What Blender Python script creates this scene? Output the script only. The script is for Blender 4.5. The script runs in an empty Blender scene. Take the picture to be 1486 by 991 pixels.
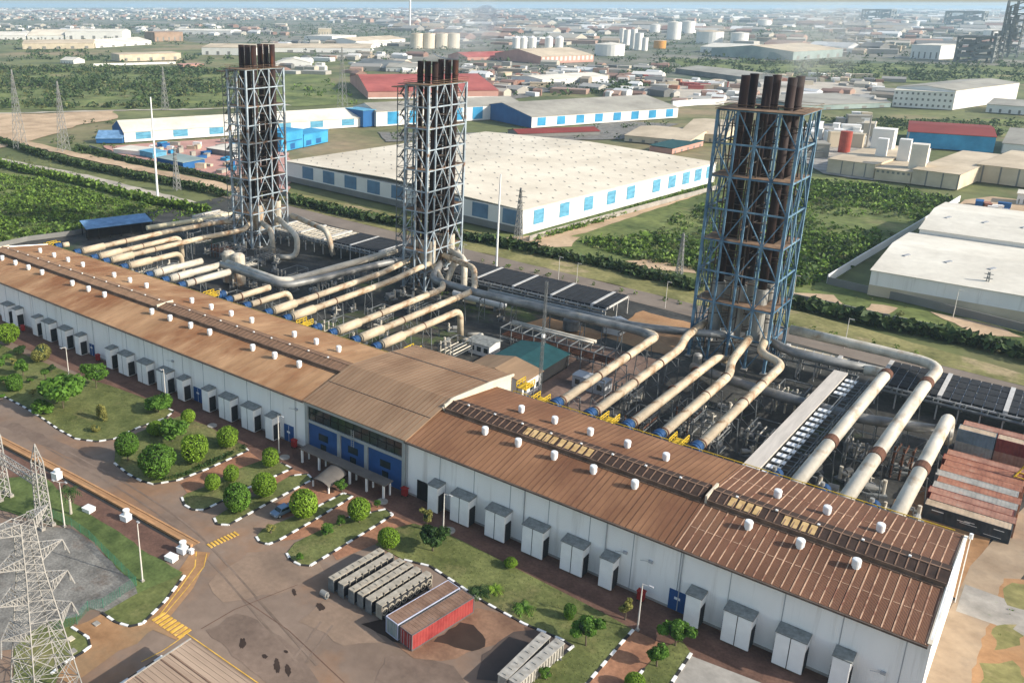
import bpy, math, random
import numpy as np
from mathutils import Vector, Matrix
random.seed(7); rng = np.random.default_rng(11)
scn = bpy.context.scene
COL = scn.collection
rad = math.radians
# ------------------------------------------------------------------ camera solved from the photograph
FPX, PITCH, ROLL, YAW = 1268.2, 0.311116, 0.001757, -0.700924
PX0, PY0, IW, IH = 537.4, 412.38, 1486.0, 991.0
CAM = np.array([0.0, -108.844, 83.0])
_fw = np.array([math.sin(YAW)*math.cos(PITCH), math.cos(YAW)*math.cos(PITCH), -math.sin(PITCH)])
_rt0 = np.array([math.cos(YAW), -math.sin(YAW), 0.0]); _up0 = np.cross(_rt0, _fw)
_rt = math.cos(ROLL)*_rt0 + math.sin(ROLL)*_up0
_up = -math.sin(ROLL)*_rt0 + math.cos(ROLL)*_up0
def G(u, v, z=0.0):
    """surveyed ground position (at height z) of a point of the photograph"""
    d = _fw*FPX + _rt*(u-PX0) - _up*(v-PY0)
    t = (z-CAM[2])/d[2]
    p = CAM + d*t
    return (float(p[0]), float(p[1]), float(z))
def G2(u, v, z=0.0): return G(u, v, z)[:2]
cam_d = bpy.data.cameras.new("camera"); cam = bpy.data.objects.new("camera", cam_d); COL.objects.link(cam)
M4 = Matrix(((_rt[0], _up[0], -_fw[0], CAM[0]), (_rt[1], _up[1], -_fw[1], CAM[1]), (_rt[2], _up[2], -_fw[2], CAM[2]), (0, 0, 0, 1)))
cam.matrix_world = M4
cam_d.sensor_fit = 'HORIZONTAL'; cam_d.sensor_width = 36.0; cam_d.lens = 36.0*FPX/IW
cam_d.shift_x = (IW/2-PX0)/IW; cam_d.shift_y = (PY0-IH/2)/IW
cam_d.clip_start = 1.0; cam_d.clip_end = 120000.0
scn.camera = cam
# ------------------------------------------------------------------ light
SUN_AZ = math.atan2(0.95, 0.27); SUN_EL = rad(28)     # azimuth from +Y clockwise
w = bpy.data.worlds.new("World"); scn.world = w; w.use_nodes = True
nt = w.node_tree; bg = nt.nodes["Background"]
sky = nt.nodes.new("ShaderNodeTexSky"); sky.sky_type = 'NISHITA'; sky.sun_disc = False
sky.sun_elevation = SUN_EL; sky.sun_rotation = SUN_AZ; sky.air_density = 1.2; sky.dust_density = 1.6; sky.ozone_density = 0.6
nt.links.new(sky.outputs[0], bg.inputs[0]); bg.inputs[1].default_value = 0.15
sd = bpy.data.lights.new("sun", 'SUN'); sun = bpy.data.objects.new("sun", sd); COL.objects.link(sun)
sd.energy = 4.3; sd.angle = rad(0.5); sd.color = (1.0, 0.94, 0.84)
sdir = Vector((math.cos(SUN_EL)*math.sin(SUN_AZ), math.cos(SUN_EL)*math.cos(SUN_AZ), math.sin(SUN_EL)))
sun.rotation_euler = sdir.to_track_quat('Z', 'Y').to_euler(); sun.location = (100, 50, 200)
vs = scn.view_settings; vs.view_transform = 'Standard'; vs.look = 'None'; vs.exposure = 0.5; vs.gamma = 1.0; vs.use_curve_mapping = False
scn.cycles.max_bounces = 5; scn.cycles.diffuse_bounces = 3; scn.cycles.glossy_bounces = 2
scn.cycles.transmission_bounces = 2; scn.cycles.transparent_max_bounces = 4; scn.cycles.volume_bounces = 1
scn.cycles.use_denoising = True; scn.cycles.caustics_reflective = False; scn.cycles.caustics_refractive = False
try: scn.cycles.denoiser = 'OPENIMAGEDENOISE'
except Exception: pass
# ------------------------------------------------------------------ materials
MATS = {}
def lin(c): return tuple(c)+(1.0,)
def mat(name, col, rough=0.85, var=0.18, scale=0.4, col2=None, stretch=(1, 1, 1), spec=0.25, metal=0.0, bump=0.0,
        col3=None, thr3=(0.55, 0.7), scale3=0.05, fine=0.0, coord='Object', wave=None, isl=0.0, transl=0.0, detail=6, stretch3=None):
    """procedural surface: base colour broken by noise, optional second and third colour in patches, optional ribs, per-leaf variation"""
    if name in MATS: return MATS[name]
    m = bpy.data.materials.new(name); m.use_nodes = True; t = m.node_tree; N = t.nodes; L = t.links
    b = N["Principled BSDF"]; b.inputs["Roughness"].default_value = rough; b.inputs["Metallic"].default_value = metal
    b.inputs["Specular IOR Level"].default_value = spec
    tc = N.new("ShaderNodeTexCoord"); mp = N.new("ShaderNodeMapping"); mp.inputs["Scale"].default_value = stretch
    L.new(tc.outputs[coord], mp.inputs[0])
    def noise(sc, det=detail, src=mp, rg=0.6):
        n = N.new("ShaderNodeTexNoise"); n.inputs["Scale"].default_value = sc; n.inputs["Detail"].default_value = det
        n.inputs["Roughness"].default_value = rg; L.new(src.outputs[0], n.inputs["Vector"]); return n
    def ramp(n, a, c, out=0):
        r = N.new("ShaderNodeMapRange"); r.inputs[1].default_value = a; r.inputs[2].default_value = c
        L.new(n.outputs[out], r.inputs[0]); return r
    def mix(fac, a, c, blend='MIX'):
        x = N.new("ShaderNodeMix"); x.data_type = 'RGBA'; x.blend_type = blend
        if hasattr(fac, 'outputs'): L.new(fac.outputs[0], x.inputs[0])
        else: x.inputs[0].default_value = fac
        for i, q in ((6, a), (7, c)):
            if hasattr(q, 'type') and hasattr(q, 'default_value'): L.new(q, x.inputs[i])
            else: x.inputs[i].default_value = lin(q)
        return x.outputs[2]
    n1 = noise(scale); r1 = ramp(n1, 0.32, 0.68)
    dk = tuple(max(0, c*(1-var)) for c in col); lt = tuple(min(1, c*(1+var)) for c in (col2 or col))
    out = mix(r1, dk, lt)
    if col3 is not None:
        mp3 = mp
        if stretch3:
            mp3 = N.new("ShaderNodeMapping"); mp3.inputs["Scale"].default_value = stretch3; L.new(tc.outputs[coord], mp3.inputs[0])
        n3 = noise(scale3, 8, mp3, 0.65); r3 = ramp(n3, thr3[0], thr3[1]); out = mix(r3, out, col3)
    if fine:
        nf = noise(scale*9, 3); rf = ramp(nf, 0.3, 0.7)
        g = N.new("ShaderNodeMapRange"); g.inputs[3].default_value = 1-fine; g.inputs[4].default_value = 1+fine
        L.new(rf.outputs[0], g.inputs[0])
        h = N.new("ShaderNodeVectorMath"); h.operation = 'SCALE'; L.new(out, h.inputs[0]); L.new(g.outputs[0], h.inputs["Scale"]); out = h.outputs[0]
    if isl:
        ge = N.new("ShaderNodeNewGeometry"); g = N.new("ShaderNodeMapRange"); g.inputs[3].default_value = 1-isl; g.inputs[4].default_value = 1+isl
        L.new(ge.outputs["Random Per Island"], g.inputs[0])
        h = N.new("ShaderNodeVectorMath"); h.operation = 'SCALE'; L.new(out, h.inputs[0]); L.new(g.outputs[0], h.inputs["Scale"]); out = h.outputs[0]
    L.new(out, b.inputs["Base Color"])
    if wave:   # (axis, ribs per metre, strength)
        wv = N.new("ShaderNodeTexWave"); wv.wave_type = 'BANDS'; wv.bands_direction = wave[0]; wv.inputs["Scale"].default_value = wave[1]
        wv.inputs["Distortion"].default_value = 0.0
        L.new(tc.outputs[coord], wv.inputs["Vector"])
        bp = N.new("ShaderNodeBump"); bp.inputs["Strength"].default_value = wave[2]; bp.inputs["Distance"].default_value = 0.08
        L.new(wv.outputs["Fac"], bp.inputs["Height"]); L.new(bp.outputs[0], b.inputs["Normal"])
    elif bump:
        bp = N.new("ShaderNodeBump"); bp.inputs["Strength"].default_value = bump; bp.inputs["Distance"].default_value = 0.15
        nb = noise(scale*6, 4); L.new(nb.outputs[0], bp.inputs["Height"]); L.new(bp.outputs[0], b.inputs["Normal"])
    if transl:
        tr = N.new("ShaderNodeBsdfTranslucent"); L.new(out, tr.inputs[0]); ms = N.new("ShaderNodeMixShader"); ms.inputs[0].default_value = transl
        L.new(b.outputs[0], ms.inputs[1]); L.new(tr.outputs[0], ms.inputs[2]); L.new(ms.outputs[0], N["Material Output"].inputs[0])
    MATS[name] = m; return m
# ------------------------------------------------------------------ mesh building
class MB:
    def __init__(s): s.v = []; s.f = []; s.mi = []; s.cur = 0; s.cuts = []
    def cut(s): s.cuts.append(len(s.v)); return s
    def build_each(s, name, m, parent):
        """every piece between two cuts becomes a part of its own"""
        lo = 0; out = []
        for hi in s.cuts:
            if hi == lo: continue
            b = MB(); b.v = s.v[lo:hi]; b.f = [tuple(i-lo for i in f) for f in s.f if lo <= f[0] < hi]; b.mi = [0]*len(b.f); out.append(b.build(name, m, parent)); lo = hi
        return out
    def _add(s, vs, fs):
        o = len(s.v); s.v.extend([tuple(map(float, q)) for q in vs]); s.f.extend([tuple(i+o for i in q) for q in fs]); s.mi.extend([s.cur]*len(fs)); return s
    def quad(s, *p): return s._add(p, [tuple(range(len(p)))])
    def box(s, x0, x1, y0, y1, z0, z1):
        v = [(x0, y0, z0), (x1, y0, z0), (x1, y1, z0), (x0, y1, z0), (x0, y0, z1), (x1, y0, z1), (x1, y1, z1), (x0, y1, z1)]
        return s._add(v, [(0, 3, 2, 1), (4, 5, 6, 7), (0, 1, 5, 4), (1, 2, 6, 5), (2, 3, 7, 6), (3, 0, 4, 7)])
    def beam(s, a, b, w, h=None):
        a = np.array(a, float); b = np.array(b, float); d = b-a; l = np.linalg.norm(d)
        if l < 1e-6: return s
        d /= l; up = np.array([0, 0, 1.0]) if abs(d[2]) < 0.95 else np.array([1.0, 0, 0])
        x = np.cross(d, up); x /= np.linalg.norm(x); y = np.cross(x, d); h = h or w
        v = [a-x*w/2-y*h/2, a+x*w/2-y*h/2, a+x*w/2+y*h/2, a-x*w/2+y*h/2, b-x*w/2-y*h/2, b+x*w/2-y*h/2, b+x*w/2+y*h/2, b-x*w/2+y*h/2]
        return s._add(v, [(0, 3, 2, 1), (4, 5, 6, 7), (0, 1, 5, 4), (1, 2, 6, 5), (2, 3, 7, 6), (3, 0, 4, 7)])
    def tube(s, pts, r, n=12, caps=True):
        P = [np.array(p, float) for p in pts]; rs = r if isinstance(r, (list, tuple)) else [r]*len(P); rings = []; o = len(s.v); px = None
        for i, p in enumerate(P):
            d = (P[min(i+1, len(P)-1)]-P[max(i-1, 0)]); d /= np.linalg.norm(d)
            if px is None:
                up = np.array([0, 0, 1.0]) if abs(d[2]) < 0.9 else np.array([0, 1.0, 0]); px = np.cross(d, up)
            px = px-d*np.dot(px, d); px /= np.linalg.norm(px); y = np.cross(px, d)
            for k in range(n):
                a = 2*math.pi*k/n; s.v.append(tuple(p+(px*math.cos(a)+y*math.sin(a))*rs[i]))
        for i in range(len(P)-1):
            for k in range(n):
                k2 = (k+1) % n; s.f.append((o+i*n+k2, o+i*n+k, o+(i+1)*n+k, o+(i+1)*n+k2)); s.mi.append(s.cur)
        if caps:
            s.f.append(tuple(o+k for k in range(n))); s.f.append(tuple(o+(len(P)-1)*n+k for k in reversed(range(n)))); s.mi += [s.cur, s.cur]
        return s
    def cyl(s, x, y, z0, z1, r, n=16, r2=None): return s.tube([(x, y, z0), (x, y, z1)], [r, r2 if r2 is not None else r], n)
    def prism(s, pts, z0, z1):
        n = len(pts); ar = sum(pts[i][0]*pts[(i+1) % n][1]-pts[(i+1) % n][0]*pts[i][1] for i in range(n))
        if ar < 0: pts = pts[::-1]
        zt = z1 if isinstance(z1, (list, tuple)) else [z1]*n
        v = [(p[0], p[1], z0) for p in pts]+[(p[0], p[1], zt[i]) for i, p in enumerate(pts)]
        return s._add(v, [tuple(range(n-1, -1, -1)), tuple(range(n, 2*n))]+[(i, (i+1) % n, n+(i+1) % n, n+i) for i in range(n)])
    def raw(s, v, f): return s._add(v, f)
    def build(s, name, mats, parent=None, smooth=False, loc=None, local=False):
        if not isinstance(mats, (list, tuple)): mats = [mats]
        me = bpy.data.meshes.new(name); off = np.array(loc if loc is not None else (0, 0, 0), float)
        base = np.array(ORG.get(parent.name, (0, 0, 0)), float) if parent is not None and not local else off
        V = np.array(s.v)-base if len(s.v) else np.zeros((0, 3))
        me.from_pydata(V.tolist(), [], s.f); me.update()
        for m in mats: me.materials.append(m)
        if len(mats) > 1: me.polygons.foreach_set("material_index", s.mi)
        if smooth: me.polygons.foreach_set("use_smooth", [True]*len(me.polygons))
        o = bpy.data.objects.new(name, me); COL.objects.link(o)
        if parent is not None:
            o.parent = parent; ORG[o.name] = tuple(base)
        else:
            o.location = tuple(off); ORG[o.name] = tuple(off)
        return o
ORG = {}
def tag(o, label=None, cat=None, group=None, kind=None):
    if label: o["label"] = label
    if cat: o["category"] = cat
    if group: o["group"] = group
    if kind: o["kind"] = kind
    return o
def thing(name, label, cat, loc=(0, 0, 0), group=None, rz=0.0):
    o = bpy.data.objects.new(name, None); COL.objects.link(o); o.location = loc; o.rotation_euler = (0, 0, rz); o.empty_display_size = 0.5
    ORG[o.name] = tuple(loc) if rz == 0 and name not in LOCAL else (0, 0, 0)
    return tag(o, label, cat, group)
LOCAL = set()
def lthing(name, label, cat, loc=(0, 0, 0), group=None, rz=0.0):
    """a thing whose parts are written in its own coordinates"""
    o = thing(name, label, cat, loc, group, rz); ORG[o.name] = (0, 0, 0); return o
def dup(root, loc, rz=None, label=None, group=None, scale=None):
    r = root.copy(); COL.objects.link(r); r.location = loc
    if rz is not None: r.rotation_euler = (0, 0, rz)
    if scale is not None: r.scale = scale if isinstance(scale, tuple) else (scale,)*3
    if label: r["label"] = label
    if group: r["group"] = group
    for ch in list(root.children):
        c = ch.copy(); COL.objects.link(c); c.parent = r
        for g in list(ch.children):
            d = g.copy(); COL.objects.link(d); d.parent = c
    return r
def sheet(name, pts, z, m, kind='structure', jag=0.0, step=4.0, thick=0.0):
    """flat ground sheet; pts are ground (x, y); edges may be ragged where ground covers meet"""
    P = [np.array(p[:2], float) for p in pts]
    if jag:
        Q = []
        for i in range(len(P)):
            a, b = P[i], P[(i+1) % len(P)]; l = np.linalg.norm(b-a); n = max(1, int(l/step)); nrm = np.array([-(b-a)[1], (b-a)[0]])/max(l, 1e-6)
            for k in range(n):
                t = k/n; Q.append(a+(b-a)*t+nrm*random.uniform(-jag, jag))
        P = Q
    b = MB()
    if thick: b.prism([tuple(p) for p in P], z-thick, z)
    else:
        n = len(P); ar = sum(P[i][0]*P[(i+1) % n][1]-P[(i+1) % n][0]*P[i][1] for i in range(n))
        if ar < 0: P = P[::-1]
        b.quad(*[(p[0], p[1], z) for p in P])
    o = b.build(name, m); o["kind"] = kind; return o
def GP(px, z=0.0): return [G2(u, v, z) for u, v in px]
def smooth_line(P, step):
    out = []
    P = [np.array(p, float) for p in P]
    for i in range(len(P)-1):
        a, b = P[i], P[i+1]; n = max(1, int(np.linalg.norm(b-a)/step))
        for k in range(n): out.append(a+(b-a)*k/n)
    out.append(P[-1]); return out
def strip(name, line, width, z, m, jag=0.0, kind='structure', close=False):
    """road or track of a width along a ground line"""
    L = [np.array(p[:2], float) for p in line]; b = MB(); l = []; r = []
    L = smooth_line(L, 6.0) if jag else L
    for i, p in enumerate(L):
        d = L[min(i+1, len(L)-1)]-L[max(i-1, 0)]; d = d/np.linalg.norm(d); nrm = np.array([-d[1], d[0]])
        ww = (width[0]+(width[1]-width[0])*i/max(1, len(L)-1)) if isinstance(width, tuple) else width
        l.append(p+nrm*(ww/2+random.uniform(-jag, jag))); r.append(p-nrm*(ww/2+random.uniform(-jag, jag)))
    for i in range(len(L)-1):
        b.quad((*r[i], z), (*r[i+1], z), (*l[i+1], z), (*l[i], z))
    o = b.build(name, m); o["kind"] = kind; return o
# ------------------------------------------------------------------ leaves
def leaf_mesh(name, centres, sizes, m, normals=None, flat=0.25, loc=None, squash=0.6):
    """many leaf-sized quads in one mesh (numpy)"""
    n = len(centres); c = np.asarray(centres, float); s = np.asarray(sizes, float)[:, None]
    d = rng.normal(size=(n, 3)); 
    if normals is not None: d = d*0.55+np.asarray(normals)*1.0
    else: d[:, 2] = np.abs(d[:, 2])+flat
    d /= np.linalg.norm(d, axis=1)[:, None]
    a = np.cross(d, rng.normal(size=(n, 3))); a /= np.linalg.norm(a, axis=1)[:, None]; b = np.cross(d, a)
    a = a*s; b = b*s*squash
    v = np.stack([c-a, c-b*1.0, c+a, c+b*1.0], 1).reshape(-1, 3)
    if loc is not None: v = v-np.array(loc)
    me = bpy.data.meshes.new(name); me.vertices.add(4*n); me.vertices.foreach_set("co", v.ravel()); me.loops.add(4*n)
    me.loops.foreach_set("vertex_index", np.arange(4*n, dtype=np.int32)); me.polygons.add(n)
    me.polygons.foreach_set("loop_start", np.arange(0, 4*n, 4, dtype=np.int32)); me.polygons.foreach_set("loop_total", np.full(n, 4, dtype=np.int32))
    me.update(calc_edges=True); me.materials.append(m); return me
def link_mesh(name, me, parent=None, loc=(0, 0, 0)):
    o = bpy.data.objects.new(name, me); COL.objects.link(o); o.location = loc
    if parent is not None: o.parent = parent
    return o
def ball_points(n, rx, ry, rz, inner=0.55, lumps=0, lump=0.25, seed=None):
    d = rng.normal(size=(n, 3)); d /= np.linalg.norm(d, axis=1)[:, None]
    r = inner+(1-inner)*rng.random(n)**0.6
    if lumps:
        k = rng.normal(size=(lumps, 3)); k /= np.linalg.norm(k, axis=1)[:, None]
        dot = (d@k.T).max(1); r = r*(1-lump+lump*1.6*np.clip((dot-0.55)/0.45, 0, 1))
    p = d*r[:, None]*np.array([rx, ry, rz]); return p, d
# ------------------------------------------------------------------ ground covers
m_land = mat("land", (.095, .125, .038), var=.35, scale=.014, col2=(.14, .145, .055), col3=(.28, .21, .12), thr3=(.5, .66), scale3=.006, fine=.2, coord='Object')
m_asph = mat("yard_asphalt", (.185, .13, .096), var=.16, scale=.05, col2=(.22, .162, .122), col3=(.26, .145, .08), thr3=(.5, .68), scale3=.04, fine=.10, rough=.9)
m_road = mat("rear_road", (.18, .145, .115), var=.12, scale=.08, col2=(.21, .17, .135), fine=.06, rough=.9)
m_paver = mat("red_pavers", (.115, .062, .045), var=.2, scale=.25, col2=(.15, .082, .058), fine=.2, rough=.9)
m_brick = mat("brick_pavers", (.27, .125, .072), var=.22, scale=.2, col2=(.32, .16, .09), fine=.18, rough=.9)
m_dirt = mat("red_dirt", (.31, .165, .075), var=.25, scale=.12, col2=(.38, .215, .105), col3=(.2, .14, .08), thr3=(.5, .7), scale3=.06, fine=.12)
m_sand = mat("sand_track", (.42, .29, .175), var=.18, scale=.06, col2=(.5, .36, .23), fine=.12)
m_pale = mat("pale_track", (.40, .35, .28), var=.15, scale=.05, col2=(.48, .42, .34), fine=.1)
m_lawn = mat("lawn_grass", (.085, .108, .028), var=.25, scale=.16, col2=(.14, .15, .05), col3=(.20, .165, .075), thr3=(.55, .75), scale3=.09, fine=.25, rough=.95)
m_lush = mat("green_grass", (.06, .095, .024), var=.35, scale=.2, col2=(.10, .13, .04), fine=.25, rough=.95)
m_field = mat("field_grass", (.08, .118, .03), var=.35, scale=.035, col2=(.145, .165, .05), col3=(.27, .22, .11), thr3=(.56, .72), scale3=.02, fine=.3, rough=.95)
m_verge = mat("dry_verge", (.13, .14, .04), var=.3, scale=.08, col2=(.22, .195, .08), col3=(.38, .29, .17), thr3=(.55, .68), scale3=.05, fine=.25, rough=.95)
m_gravel = mat("switchyard_gravel", (.155, .145, .128), var=.25, scale=.3, col2=(.2, .188, .165), col3=(.13, .085, .06), thr3=(.55, .72), scale3=.14, fine=.3, bump=.4)
m_rear = mat("plant_yard_gravel", (.034, .034, .032), var=.4, scale=.12, col2=(.056, .054, .048), col3=(.036, .055, .018), thr3=(.56, .66), scale3=.05, fine=.3)  # gravel made near black, carrying the shade under the ducts in its colour
m_rearred = mat("plant_yard_pavers", (.16, .105, .08), var=.25, scale=.15, col2=(.21, .14, .105), fine=.2)
m_conc = mat("concrete_apron", (.30, .215, .14), var=.18, scale=.1, col2=(.35, .265, .18), col3=(.22, .18, .14), thr3=(.5, .7), scale3=.06, fine=.08)
m_cgrey = mat("grey_concrete", (.25, .23, .20), var=.15, scale=.15, col2=(.36, .33, .29), fine=.08)
m_townland = mat("built_up_land", (.16, .155, .115), var=.3, scale=.006, col2=(.21, .19, .15), col3=(.075, .10, .05), thr3=(.46, .6), scale3=.004, fine=.25)
m_sea = mat("sea_water", (.05, .14, .25), rough=.35, var=.1, scale=.001, spec=.4)
m_wet_and_shade = mat("wet_stain_and_shade", (.042, .027, .02), var=.2, scale=.4, rough=.75, spec=.2)
m_yellow = mat("yellow_road_paint", (.62, .36, .05), var=.25, scale=.8, col2=(.66, .40, .08), col3=(.25, .16, .1), thr3=(.55, .75), scale3=.7)
m_white = mat("white_paint", (.74, .73, .70), var=.08, scale=.5)
m_black = mat("black_paint", (.03, .03, .03), var=.2, scale=.5)

m_dkg = mat("dark_weeds", (.05, .075, .025), var=.35, scale=.25, col2=(.075, .10, .035), col3=(.07, .062, .05), thr3=(.42, .55), scale3=.12, fine=.3, rough=.95)  # dark, patchy weeds of the plant yard
def disc(name, r0, r1, z, m, n=96, c=(0.0, 0.0), kind='structure'):
    b = MB(); 
    ring = [(c[0]+r1*math.cos(2*math.pi*i/n), c[1]+r1*math.sin(2*math.pi*i/n), z) for i in range(n)]
    b.raw([(c[0], c[1], z)]+ring, [(0, 1+i, 1+(i+1) % n) for i in range(n)])
    o = b.build(name, m); o["kind"] = kind; return o
disc("ground", 0, 15500, -.6, m_land)
disc("sea", 0, 70000, -14.0, m_sea)
# built-up plain beyond the plant
sheet("town_ground", GP([(-900, 44), (160, 46), (560, 92), (760, 110), (1000, 120), (1486, 108), (2300, 100), (2300, 14), (743, 12.5), (-500, 16)], -.35), -.35, m_townland, jag=25, step=120)
# fields
sheet("field_ground", GP([(-60, 96), (340, 98), (470, 108), (520, 150), (340, 158), (130, 160), (-60, 158)], -.25), -.25, m_field, jag=6, step=25)
sheet("field_ground", GP([(-120, 236), (60, 256), (200, 286), (330, 306), (280, 322), (120, 340), (60, 352), (-120, 362)], -.2), -.2, m_field, jag=1.2, step=6)
sheet("field_ground", GP([(640, 352), (800, 372), (960, 398), (1160, 436), (1486, 515), (1600, 545), (1600, 480), (1210, 405), (1390, 287), (1260, 262), (1150, 255), (1010, 262), (760, 335)], -.22), -.22, m_field, jag=1.0, step=6)
sheet("field_ground", GP([(1180, 172), (1500, 174), (1500, 198), (1370, 200), (1290, 196)], -.2), -.2, m_field, jag=3, step=15)
sheet("field_ground", GP([(960, 84), (1240, 92), (1500, 96), (1500, 122), (1240, 120), (1000, 104)], -.2), -.2, m_field, jag=8, step=40)
sheet("field_ground", GP([(700, 326), (1034, 264), (1034, 280), (850, 330), (780, 344)], -.2), -.2, m_lush, jag=.6, step=5)
# tracks on the left and sandy ground
sheet("sandy_ground", GP([(-80, 160), (60, 166), (165, 160), (172, 172), (110, 182), (60, 200), (-20, 218), (-80, 206)], -.18), -.18, m_sand, jag=3, step=12)
strip("sandy_strip", GP([(-80, 166), (60, 163), (160, 160), (300, 158), (420, 152)]), (6, 8), -.16, m_pale, jag=2.5)
strip("dirt_track", GP([(-10, 199), (20, 204), (60, 212), (101, 222), (150, 232), (201, 244), (262, 256), (335, 273), (420, 290)]), 9, -.15, m_sand, jag=1.2)
strip("grey_track", GP([(-30, 227), (38, 241), (126, 258), (202, 277), (303, 302), (340, 313)]), (11, 8), -.14, m_pale, jag=.8)
strip("dirt_track", GP([(560, 318), (640, 333), (720, 347), (778, 352), (840, 335), (912, 312), (960, 296), (1040, 270)]), (6, 5), -.13, m_sand, jag=.7)
sheet("dirt_patch", GP([(700, 348), (790, 340), (840, 344), (830, 358), (770, 360), (720, 354)], -.12), -.12, m_sand, jag=.6, step=4)
for q in ([(905, 378), (990, 375), (1010, 396), (940, 390)], [(1150, 425), (1210, 428), (1225, 442), (1170, 440)], [(1350, 452), (1440, 470), (1486, 490), (1420, 486)], [(1265, 440), (1300, 446), (1290, 456), (1250, 450)]):
    sheet("dirt_patch", GP(q, -.11), -.11, m_sand, jag=.7, step=3)
# plant compound
sheet("plant_yard", [(-300, 28.5), (40, 28.5), (40, 126), (-100, 134), (-300, 142)], -.04, m_rear)
sheet("plant_pavers", [(-103, 30), (-72.5, 30), (-72.5, 88), (-103, 88)], 0.0, m_rearred, jag=.3, step=4)
sheet("plant_grass", [(-140, 92), (-110, 86), (-98, 95), (-112, 104), (-142, 106)], 0.0, m_dkg, jag=1, step=4)
sheet("plant_grass", [(-160, 42), (-118, 40), (-112, 70), (-150, 74)], 0.0, m_dkg, jag=1, step=4)
sheet("plant_grass", [(-71, 42), (-40, 40), (-36, 62), (-66, 66)], 0.0, m_rear, jag=1, step=4)
sheet("dirt_patch", [(-112, 86), (-92, 86), (-90, 96), (-110, 98)], .01, m_dirt, jag=.6, step=3)
sheet("dirt_patch", [(-92, 94), (-72, 92), (-74, 118), (-92, 120)], .01, m_dirt, jag=.6, step=3)
strip("rear_road", [(40, 118), (0, 121.5), (-45, 126), (-98, 131), (-166, 136), (-240, 142), (-300, 148)], 10.5, .02, m_road, jag=.15)
sheet("verge", [(40, 123.4), (0, 126.8), (-98, 136.5), (-166, 141.5), (-240, 147.5), (-300, 154), (-300, 172), (-166, 164), (-98, 154), (-45, 146), (0, 135), (40, 132)], -.03, m_verge, jag=.5, step=4)
sheet("front_yard", [(-300, -120), (60, -120), (60, 28.5), (-300, 28.5)], -.02, m_asph)
strip("wall_pavers", [(-262, -5.2), (-6, -5.2)], 6.6, .012, m_paver)
strip("wall_pavers", [(-262, -1.0), (-5, -1.0)], 1.8, .016, m_paver)
sheet("rear_apron", [(-16, 29.5), (-2, 29.5), (-2, 62), (-16, 62)], .012, m_dirt, jag=.4)
sheet("side_apron", [(-4.5, -30), (4.6, -30), (4.2, 20), (2.6, 40), (9, 70), (2, 70), (-3.5, 40), (-4.5, 20)], .022, m_conc, jag=.1)
sheet("side_apron", [(-3.5, 26), (1, 26), (22, 25), (22, 33), (-3.5, 34)], .034, m_cgrey, jag=.1)
sheet("side_dirt", GP([(1456, 838), (1500, 842), (1600, 900), (1600, 1040), (1390, 1040)]), .03, m_dirt, jag=.25, step=1.5)
for q in ([(1458, 848), (1500, 850), (1500, 885), (1462, 878)], [(1440, 912), (1470, 905), (1486, 930), (1450, 945)], [(1425, 965), (1470, 958), (1500, 1000), (1420, 1000)]):
    sheet("weedy_grass", GP(q), .036, m_verge, jag=.6, step=1.2)
sheet("grey_paving", GP([(1000, 950), (1130, 1000), (1150, 1050), (930, 1050)]), .02, m_cgrey)
# garden islands: lawn on a kerbed step, black and white kerb stones
def kerb(name, line, w=.24, h=.15, seg=1.35):
    L = smooth_line([np.array(p[:2], float) for p in line], 1e9)
    b = MB(); acc = 0.0; k = 0
    for i in range(len(L)-1):
        a, c = np.array(L[i]), np.array(L[i+1]); l = np.linalg.norm(c-a); d = (c-a)/l; t = 0.0
        while t < l-1e-6:
            e = min(l, t+seg-acc); b.cur = k % 2; p, q = a+d*(t+.01), a+d*(e-.01)
            b.beam((p[0], p[1], h/2+.012), (q[0], q[1], h/2+.012), w*(1.6 if k % 2 == 0 else 1.35), h+(.012 if k % 2 == 0 else 0))
            if e-t >= seg-acc-1e-6: k += 1; acc = 0.0
            else: acc += e-t
            t = e
    o = b.build(name, [m_white, m_black]); o["kind"] = "structure"; return o
ISL = {
 'a': [(-60, 560), (0, 573), (30, 588), (60, 606), (86, 624), (110, 637), (140, 641), (166, 637), (200, 621), (240, 607), (252, 597), (215, 580), (160, 560), (110, 545), (60, 525), (0, 500), (-60, 480)],
 'b': [(166, 672), (186, 688), (205, 698), (222, 703), (258, 697), (300, 681), (340, 663), (360, 654), (352, 646), (300, 618), (262, 604), (238, 612), (200, 628), (168, 648)],
 'c': [(264, 722), (268, 733), (280, 740), (296, 740), (311, 733), (363, 707), (424, 680), (408, 672), (381, 668), (345, 681), (300, 706), (272, 716)],
 'd': [(311, 752), (315, 761), (331, 762), (357, 748), (395, 727), (454, 696), (446, 688), (421, 691), (371, 720), (331, 738)],
 'e': [(372, 779), (377, 787), (389, 790), (403, 785), (454, 756), (500, 728), (512, 720), (498, 716), (452, 740), (401, 760), (381, 768)],
 'f': [(416, 803), (422, 813), (436, 820), (450, 821), (482, 802), (550, 760), (570, 747), (560, 739), (502, 752), (452, 776), (428, 788)],
 'g': [(545, 790), (575, 766), (600, 760), (642, 771), (700, 800), (800, 851), (880, 892), (919, 914), (900, 935), (845, 1000), (748, 1010), (768, 990), (832, 938), (815, 928), (760, 905), (700, 872), (660, 845), (625, 822), (585, 812)],
 'h': [(966, 938), (990, 930), (1003, 948), (965, 1005), (905, 1010), (935, 970)],
}
KERBED = {'a': (0, 11), 'b': (0, 8), 'c': (0, 7), 'd': (0, 7), 'e': (0, 8), 'f': (0, 8), 'g': (7, 18), 'h': (3, 6)}
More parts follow.
